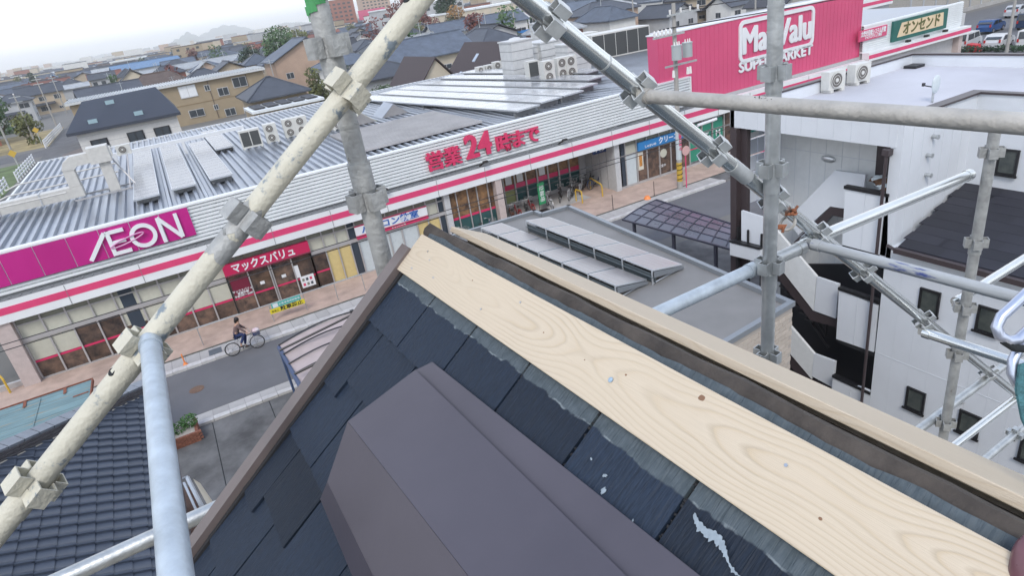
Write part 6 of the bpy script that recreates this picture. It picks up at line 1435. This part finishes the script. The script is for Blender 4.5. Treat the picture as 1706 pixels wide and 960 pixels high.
for px, py, h, lb in ((28,270,11,'slim pole at the far left with yellow banding'),(98,218,11,'slim pole left of the black roofed house'),(60,240,9,'shorter slim pole at the left by the field'),(112,190,10,'slim pole above the left end of the black roof'),(863,82,14,'tall slim pole left of the bright sloping post'),(892,70,12,'tall slim pole just right of the blue road sign'),(1008,62,10,'slim pole in front of the peach apartment house'),(1058,72,11,'slim pole with a box left of the billboard'),(1258,60,13,'tall pole behind the big billboard'),(578,210,0,'')):
    if h: simple_pole(px, py, 0, lb, h)
p = G(1676,92); t = simple_pole(1676,92,0,'slim grey pole standing between the parked cars',9,1)
p = G(886,72); t = thing('pylon_sign', 'slim white pylon sign with green and pink squares', 'sign', (p.x,p.y,0)); part('pylon_leg', MB().box(p.x-.12,p.x+.12,p.y-.1,p.y+.1,0,9), M_white, t); part('sign_board', MB().box(p.x-1.1,p.x+.9,p.y-.2,p.y+.1,6.2,12), M_white, t); part('green_square', MB().box(p.x-.7,p.x+.5,p.y-.25,p.y-.2,9.6,10.8), mat('pylon_green', (.02,.35,.15)), t); part('pink_square', MB().box(p.x-.7,p.x+.5,p.y-.25,p.y-.2,7.4,8.8), M_red, t)
p = G(872,80); t = thing('blue_direction_sign', 'blue roadside board with white writing at the upper middle', 'sign', (p.x,p.y,0)); part('sign_face', MB().box(p.x-2.3,p.x+2.3,p.y-.1,p.y,1.2,4.0), mat('board_blue', (.04,.20,.50)), t); part('sign_lower', MB().box(p.x-2.3,p.x+2.3,p.y-.1,p.y,.3,1.2), M_white, t); letters('駐車場入口', .8, (p.x,p.y-.12,2.6), t, M_letw, ext=.01); part('sign_legs', MB().box(p.x-2,p.x-1.8,p.y,p.y+.1,0,3.5).box(p.x+1.8,p.x+2,p.y,p.y+.1,0,3.5), M_pole, t)
p = G(1090,42); t = thing('white_shop_sign', 'white sign with blue lines standing behind the peach apartment house', 'sign', (p.x,p.y,0)); part('sign_face', MB().box(p.x-1.6,p.x+1.6,p.y-.1,p.y,1.5,5), M_white, t); [part('sign_line', MB().box(p.x-1.3,p.x+1.3,p.y-.13,p.y-.1,2+q*.9,2.4+q*.9), M_blueL, t) for q in range(3)]; part('sign_legs', MB().box(p.x-1.4,p.x-1.2,p.y,p.y+.1,0,4).box(p.x+1.2,p.x+1.4,p.y,p.y+.1,0,4), M_pole, t)
# road behind the store with guard fence
a, b = G(985,68), G(1062,42); mb = MB(); mb.poly([(40,97,.012),(104,80,.012),(106,90,.012),(42,108,.012)]); struct('back_road', mb, M_asph2)
f = thing('back_road_railing', 'white railing along the road behind the store roof', 'railing', (80,92,0)); part('rail', MB().tube((58,104,.9),(103,91.5,.9),.12,6), M_white, f)
for k in range(12): part('fence_post', MB().cbox((58+45*k/11,104-12.5*k/11,.45),(.15,.15,.9)), M_white, f)
# ================================================================ PARKED CARS, right edge
mb = MB(); mb.poly([(63,28,.012),(130,28,.012),(130,58,.012),(63,58,.012)]); struct('car_park', mb, M_asph)
M_cg = mat('car_glass', (.02,.025,.03), rough=.08, spec=.8); M_ty = mat('tyre', (.02,.02,.02), rough=.9); M_rim = mat('rim', (.4,.4,.42), rough=.4, metal=.6); M_tail = mat('tail_light', (.45,.02,.02), rough=.3); M_head = mat('head_light', (.7,.72,.74), rough=.15)
def car(x, y, rz, label, col, kind):
    t = thing('parked_car', label, 'car', (x,y,0), 'cars in the car park', rot=(0,0,rz)); m = mat('car_paint_'+col[0], col[1], rough=.22, spec=.7)
    W = .82
    if kind == 'van': pf = [(-2.1,.3),(2.0,.3),(2.08,.75),(1.9,1.0),(1.35,1.15),(.85,1.78),(-1.95,1.85),(-2.12,1.0)]; cab = [(-1.85,1.1),(1.18,1.15),(.78,1.68),(-1.85,1.72)]
    else: pf = [(-1.9,.3),(1.9,.3),(2.0,.7),(1.75,.92),(1.0,1.0),(.35,1.45),(-1.15,1.5),(-1.8,1.05),(-1.95,.8)]; cab = [(-1.5,1.0),(.85,1.02),(.3,1.38),(-1.1,1.42)]
    part('body', MB().prism([(a,-W,b) for a, b in pf], (0,2*W,0)), m, t, smooth=True, local=True, ang=30)
    for s in (-1,1):
        part('side_window', MB().prism([(a,s*(W+.003),b) for a, b in cab], (0,s*.012,0)), M_cg, t, local=True)
        part('window_pillar', MB().box(-.42,-.34,min(s*(W+.015),s*(W+.03)),max(s*(W+.015),s*(W+.03)),1.0,1.68 if kind == 'van' else 1.42), m, t, local=True)
        for xx in (-1.3,1.3):
            w_ = part('wheel', MB().tube((xx,s*(W-.16),.31),(xx,s*(W+.02),.31),.31,18), M_ty, t, local=True); mesh_obj('rim', MB().tube((xx,s*(W+.02),.31),(xx,s*(W+.035),.31),.19,12).mesh('rim', M_rim), w_)
        part('headlight', MB().cbox((pf[3][0]+.02,s*.6,.72),(.16,.3,.16)), M_head, t, local=True); part('tail_light', MB().cbox((pf[-1][0]-.0,s*.68,.95),(.1,.16,.3)), M_tail, t, local=True); part('wing_mirror', MB().cbox((.95,s*(W+.1),1.05),(.12,.16,.12)), m, t, local=True)
    a, b = (pf[4], pf[5]); part('windscreen', MB().prism([(a[0]-.06,-W+.1,a[1]+.06),(a[0]-.06,W-.1,a[1]+.06),(b[0]+.04,W-.14,b[1]-.05),(b[0]+.04,-W+.14,b[1]-.05)], (.02,0,.02)), M_cg, t, local=True)
    a, b = (pf[-1], pf[-2]) if kind == 'van' else (pf[-2], pf[-3]); part('rear_window', MB().prism([(a[0]-.01,-W+.14,a[1]+.1),(a[0]-.01,W-.14,a[1]+.1),(b[0]-.02,W-.14,b[1]-.1),(b[0]-.02,-W+.14,b[1]-.1)], (-.02,0,.01)), M_cg, t, local=True)
    part('bumper', MB().box(1.95,2.1,-.75,.75,.35,.55).box(-2.15,-2.0,-.75,.75,.35,.55), m, t, local=True); return t
WHT, BLU, NVY, SIL = ('white',(.62,.63,.64)), ('blue',(.03,.08,.22)), ('navy',(.02,.04,.09)), ('silver',(.45,.47,.5))
cr = .15
car(78.8,41.6,cr,'white kei van nearest the green framed sign',WHT,'van'); car(79.3,38.6,cr,'white hatchback between two white vans',WHT,'hatch'); car(80.0,35.8,cr,'white van near the slim grey pole',WHT,'van'); car(81.2,33.2,cr,'white van at the right edge of the photo',WHT,'van')
car(90.5,45.2,.1,'dark blue hatchback in the row behind the white vans',BLU,'hatch'); car(93.2,42.2,.1,'navy van in the row behind the white vans, right',NVY,'van'); car(104,49,.1,'silver car farther up the car park',SIL,'hatch')
t = thing('red_barrier', 'small red cover in front of the white cars', 'barrier', (76.6,39.8,0)); part('barrier_body', MB().prism([(76.2,40.4,0),(76.2,39,0),(76.2,39.2,.8),(76.2,40.1,.9)], (.9,0,0)), mat('barrier_red', (.55,.04,.05)), t); part('barrier_foot', MB().box(76.1,77.2,38.9,40.5,0,.06), M_hole, t)
rl = random.Random(9); mb = MB()
for k in range(16): leafmb((75.6+.05*k,42.8-.62*k,.45), .5, 90, .14, rl, (1,1,.7), mb)
o = stuff('hedge', mb, LV['dark'], 'low dark hedge in front of the parked cars', 'hedge')
bw = thing('factory_wall', 'long grey beige corrugated building behind the car park', 'building', (125,66,0)); part('wall', MB().box(98,170,60,80,0,8), mat('factory_grey', (.36,.34,.31), rough=.8, var=.1), bw)
for k in range(24): part('wall_rib', MB().box(98+k*3,98.3+k*3,59.9,60,0,8), MR[4], bw)
part('roof', MB().box(97.5,170.5,59.5,80.5,8,8.3), MR[4], bw); part('base_kerb', MB().box(98,170,59.6,59.9,0,.5), M_conc, bw)
# ================================================================ BICYCLES, YELLOW RAILS, CYCLIST
M_bk = {c[0]: mat('bike_'+c[0], c[1], rough=.35, metal=.3) for c in (('silver',(.55,.56,.57)),('black',(.03,.03,.03)),('red',(.35,.03,.03)),('brown',(.18,.07,.04)),('blue',(.04,.08,.2)))}
M_bask = mat('basket_wire', (.35,.35,.35), rough=.5, metal=.5)
BM = {}
def bike_meshes(c):
    if c in BM: return BM[c]
    m = M_bk[c]; r = .33; L_ = []
    for x in (-.54,.54):
        wm = MB().ring((x,0,r),(0,1,0),r-.02,.02,26,6).mesh('wheel', M_ty); sp = MB()
        for k in range(10): a = k*math.pi/5; sp.tube((x,0,r),(x+math.cos(a)*.30,0,r+math.sin(a)*.30),.005,4)
        sp.ring((x,0,r),(0,1,0),r-.045,.008,22,4); sp.tube((x,-.05,r),(x,.05,r),.025,8); L_.append(('wheel', wm, ('spokes', sp.mesh('spokes', M_bask))))
    f = MB(); f.path([(.54,.03,.33),(.44,.03,.66),(.40,0,.86)], .014, 6).path([(.54,-.03,.33),(.44,-.03,.66),(.40,0,.86)], .014, 6).path([(.42,0,.78),(.15,0,.42),(-.08,0,.28)], .02, 6).path([(-.08,0,.28),(-.2,0,.72)], .017, 6).path([(-.08,0,.28),(-.54,.04,.33)], .012, 5).path([(-.2,0,.66),(-.54,.05,.33)], .011, 5).path([(-.2,0,.66),(-.54,-.05,.33)], .011, 5)
    L_.append(('frame', f.mesh('frame', m), None))
    L_.append(('handlebar', MB().path([(.22,.28,.98),(.34,.22,1.0),(.38,0,.98),(.34,-.22,1.0),(.22,-.28,.98)], .012, 6).tube((.40,0,.84),(.38,0,.99),.015,6).mesh('handlebar', M_galv), None))
    L_.append(('saddle', MB().ell((-.23,0,.86),.14,.09,.045,10,6).tube((-.2,0,.7),(-.22,0,.84),.014,6).mesh('saddle', M_bk['black']), None))
    bk = MB().box(.45,.75,-.17,.17,.68,.70)
    for z in (.70,.78,.86,.93): bk.path([(.45,-.17,z),(.78,-.19,z),(.78,.19,z),(.45,.17,z)], .006, 4, True)
    for k in range(6): x = .47+.06*k; bk.tube((x,-.175,.69),(x,-.185,.93),.004,4).tube((x,.175,.69),(x,.185,.93),.004,4)
    L_.append(('basket', bk.mesh('basket', M_bask), None))
    L_.append(('mudguard', MB().path([(-.54+math.cos(a)*.36,0,.33+math.sin(a)*.36) for a in [math.pi*(.15+.1*q) for q in range(9)]], .018, 5).box(-.62,-.25,-.07,.07,.68,.70).mesh('mudguard', m), None))
    L_.append(('pedal', MB().tube((-.08,-.1,.28),(-.08,.1,.28),.02,8).box(-.02,.08,.1,.18,.18,.2).box(-.2,-.1,-.18,-.1,.36,.38).tube((-.08,.1,.28),(.03,.1,.19),.01,5).tube((-.08,-.1,.28),(-.15,-.1,.37),.01,5).mesh('pedal', M_bk['black']), None))
    BM[c] = L_; return L_
def bicycle(x, y, rz, c, label, grp='bicycles parked at the store', z=.06):
    t = thing('bicycle', label, 'bicycle', (x,y,z), grp, rot=(0,0,rz))
    for n_, me_, sub in bike_meshes(c):
        o = mesh_obj(n_, me_, t)
        if sub: mesh_obj(sub[0], sub[1], o)
    return t
bk_list = [(16.95,33.9,1.3,'brown','brown bicycle at the left of the crowded row under the eave'),(17.5,34.1,1.4,'red','red bicycle second in the crowded row under the eave'),(18.05,34.0,1.2,'black','black bicycle in the middle of the crowded row under the eave'),(18.6,34.3,1.35,'red','red bicycle next to the green banner under the eave'),(19.9,34.2,1.3,'silver','silver bicycle right of the green banner'),
 (21.2,34.9,.9,'black','black bicycle left of the pair in the open bay'),(21.9,34.7,.75,'silver','silver bicycle with bright wheels in the open bay'),(22.5,35.3,.8,'black','black bicycle behind the bright wheeled one'),(23.1,35.2,.8,'silver','silver bicycle left of the yellow rail'),(24.2,36.0,.3,'black','black bicycle deep in the nook beside the side wall'),(24.3,35.2,.2,'blue','blue bicycle leaning at the nook side wall'),(12.8,32.9,.2,'brown','bicycle standing alone left of the pink column'),(14.6,33.0,.1,'blue','blue bicycle by the windows left of the pink column')]
for x, y, rz, c, lb in bk_list: bicycle(x, y, rz, c, lb)
t = thing('green_banner', 'green banner stand between the parked bicycles', 'banner', (19.35,34.1,.06)); part('banner_cloth', MB().box(19.1,19.6,34.08,34.12,.5,1.9), mat('banner_green', (.02,.25,.10)), t); part('banner_pole', MB().tube((19.08,34.1,.06),(19.08,34.1,2.0),.015,6).box(18.95,19.7,33.9,34.3,.06,.10), M_bk['black'], t); letters('駐輪場', .36, (19.35,34.07,1.2), t, M_letw, ext=.002, rot=(math.pi/2,math.pi/2,0))
for (xa, ya), (xb, yb), lb in (((23.9,35.3),(23.35,33.2),'yellow tube rail at the right end of the bicycle bay'),((-10.3,34.6),(-9.6,33.0),'yellow tube rail at the far left by the pink column'),((21.75,33.9),(21.75,33.2),'short yellow tube rail between the parked bicycles')):
    single('yellow_rail', MB().path([(xa,ya,0),(xa,ya,.75),(xa+(xb-xa)*.08,ya+(yb-ya)*.08,.85),(xb-(xb-xa)*.08,yb-(yb-ya)*.08,.85),(xb,yb,.75),(xb,yb,0)], .045, 8), M_yel, lb, 'rail', (xa,ya,0), smooth=True)
for x, y, lb in ((24.75,30.45,'small orange base of a missing cone at the pavement end'),): single('cone_base', MB().tube((x,y,.05),(x,y,.25),.24,12,.12), M_orange, lb, 'cone base', (x,y,.05))
p = on(1240,275,1,31.5); single('red_cone', MB().box(36.2,36.7,31.3,31.8,.06,.1).tube((36.45,31.55,.1),(36.45,31.55,.85),.2,12,.04), M_red, 'red traffic cone beside the corner post', 'cone', (36.45,31.55,.06))
# cyclist
cx_, cy_ = .12, 28.80; cyc_rz = -.06
rb = bicycle(cx_, cy_, cyc_rz, 'silver', 'silver shopping bicycle being ridden along the road', None, z=.004)
M_skin = mat('skin', (.45,.27,.19), rough=.6); M_jac = mat('taupe_jacket', (.16,.11,.105), rough=.9, var=.2, vscale=20); M_trou = mat('navy_trousers', (.025,.04,.12), rough=.9); M_hair = mat('black_hair', (.012,.01,.01), rough=.5); M_shoe = mat('shoe_dark', (.05,.04,.04), rough=.6)
pr = thing('person', 'person with black hair, taupe jacket and navy trousers riding the silver bicycle', 'person', (cx_,cy_,.004), rot=(0,0,cyc_rz))
def skin(name, verts, edges, radii, m, root=0, sub=1):
    me_ = bpy.data.meshes.new(name); me_.from_pydata(verts, edges, []); me_.materials.append(m); o = mesh_obj(name, me_, pr)
    md = o.modifiers.new('skin', 'SKIN'); lay = me_.skin_vertices[0] if me_.skin_vertices else None
    if lay is None:
        bm2 = bmesh.new(); bm2.from_mesh(me_); bm2.verts.layers.skin.verify(); bm2.to_mesh(me_); bm2.free(); lay = me_.skin_vertices[0]
    for i, r_ in enumerate(radii): lay.data[i].radius = (r_, r_) if not isinstance(r_, tuple) else r_; lay.data[i].use_root = (i == root)
    s_ = o.modifiers.new('sub', 'SUBSURF'); s_.levels = s_.render_levels = sub; md.use_smooth_shade = True; return o
V = [(-.20,0,.95),(-.14,0,1.12),(-.06,0,1.30),(-.01,0,1.42),(.03,0,1.50),(.06,0,1.60),(.07,0,1.68), (-.02,.17,1.40),(.12,.22,1.18),(.24,.27,1.03),(.27,.28,.99), (-.02,-.17,1.40),(.12,-.22,1.18),(.24,-.27,1.03),(.27,-.28,.99), (-.18,.09,.93),(.16,.10,.80),(.02,.12,.34),(.06,.13,.24),(.12,.13,.22), (-.18,-.09,.93),(.14,-.10,.92),(-.12,-.12,.52),(-.16,-.13,.42),(-.08,-.13,.40)]
Ed = [(0,1),(1,2),(2,3),(3,4),(4,5),(5,6),(3,7),(7,8),(8,9),(9,10),(3,11),(11,12),(12,13),(13,14),(0,15),(15,16),(16,17),(17,18),(18,19),(0,20),(20,21),(21,22),(22,23),(23,24)]
Rd = [.12,.11,.13,.10,.05,.085,.07,.055,.042,.03,.026,.055,.042,.03,.026,.085,.065,.042,.035,.03,.085,.065,.042,.035,.03]
skin('body', V, Ed, Rd, M_skin)
jv = V[:4]+[V[7],V[8],V[9],V[11],V[12],V[13]]; skin('jacket', [(x,y,z) for x,y,z in jv], [(0,1),(1,2),(2,3),(3,4),(4,5),(5,6),(3,7),(7,8),(8,9)], [.135,.135,.155,.115,.075,.058,.048,.075,.058,.048], M_jac)
tv2 = [V[0],V[15],V[16],V[17],V[20],V[21],V[22]]; skin('trousers', tv2, [(0,1),(1,2),(2,3),(0,4),(4,5),(5,6)], [.14,.10,.08,.058,.10,.08,.058], M_trou)
part('hair', MB().ell((.035,0,1.66),.105,.10,.115,12,8,.04,rf).ell((-.03,0,1.58),.07,.09,.10,10,6,.04,rf), M_hair, pr, smooth=True, local=True)
part('face', MB().ell((.13,0,1.61),.022,.012,.014,6,4).ell((.125,.035,1.635),.01,.012,.008,6,4).ell((.125,-.035,1.635),.01,.012,.008,6,4), M_skin, pr, local=True)
for s_ in (-1,1):
    hm = MB().ell((.26,s_*.28,.995),.04,.03,.02,8,6)
    for q in range(4): y_ = s_*(.255+.016*q); hm.path([(.28,y_,1.0),(.305,y_,.995),(.31,y_,.972),(.29,y_,.962)][:4 if q < 3 else 3], .008, 5)
    hm.path([(.25,s_*.25,.995),(.255,s_*.235,.975),(.27,s_*.235,.962)], .009, 5); part('hand', hm, M_skin, pr, smooth=True, local=True)
part('shoe', MB().ell((.10,.13,.215),.12,.04,.035,10,6), M_shoe, pr, local=True); part('shoe', MB().ell((-.09,-.13,.395),.12,.04,.035,10,6), M_shoe, pr, local=True)
single('basket_bag', MB().ell((0,0,0),.17,.15,.12,12,7,.12,rf).xf(Matrix.Translation((cx_+.62,cy_-.04,.88))), mat('pink_white_bag', (.65,.42,.46), rough=.8, var=.3, vscale=9, col2=(.62,.62,.62)), 'pink and white bag in the front basket of the ridden bicycle', 'bag', (cx_+.62,cy_-.04,.88))
single('basket_liner', MB().box(cx_+.46,cx_+.77,cy_-.21,cy_+.12,.715,.86), M_trou, 'dark blue liner inside the front basket of the ridden bicycle', 'basket liner', (cx_+.6,cy_,.72))
# ================================================================ HAZE
mb = MB(); mb.box(-5900,5900,-2900,8900,-1.0,130)
me = mb.mesh('haze', []); hz = bpy.data.materials.new('haze_air'); hz.use_nodes = True; hz.node_tree.nodes.clear()
o_ = hz.node_tree.nodes.new('ShaderNodeOutputMaterial'); pv = hz.node_tree.nodes.new('ShaderNodeVolumePrincipled'); pv.inputs['Color'].default_value = (.97,.985,1,1); pv.inputs['Density'].default_value = .00031; pv.inputs['Anisotropy'].default_value = .85
hz.node_tree.links.new(pv.outputs[0], o_.inputs['Volume']); me.materials.append(hz); mesh_obj('haze', me, kind='stuff')['label'] = 'pale haze in the air over the town'
print('OBJS', len(bpy.data.objects), 'TRIS', sum(len(o.data.polygons) for o in bpy.data.objects if o.type=='MESH'))
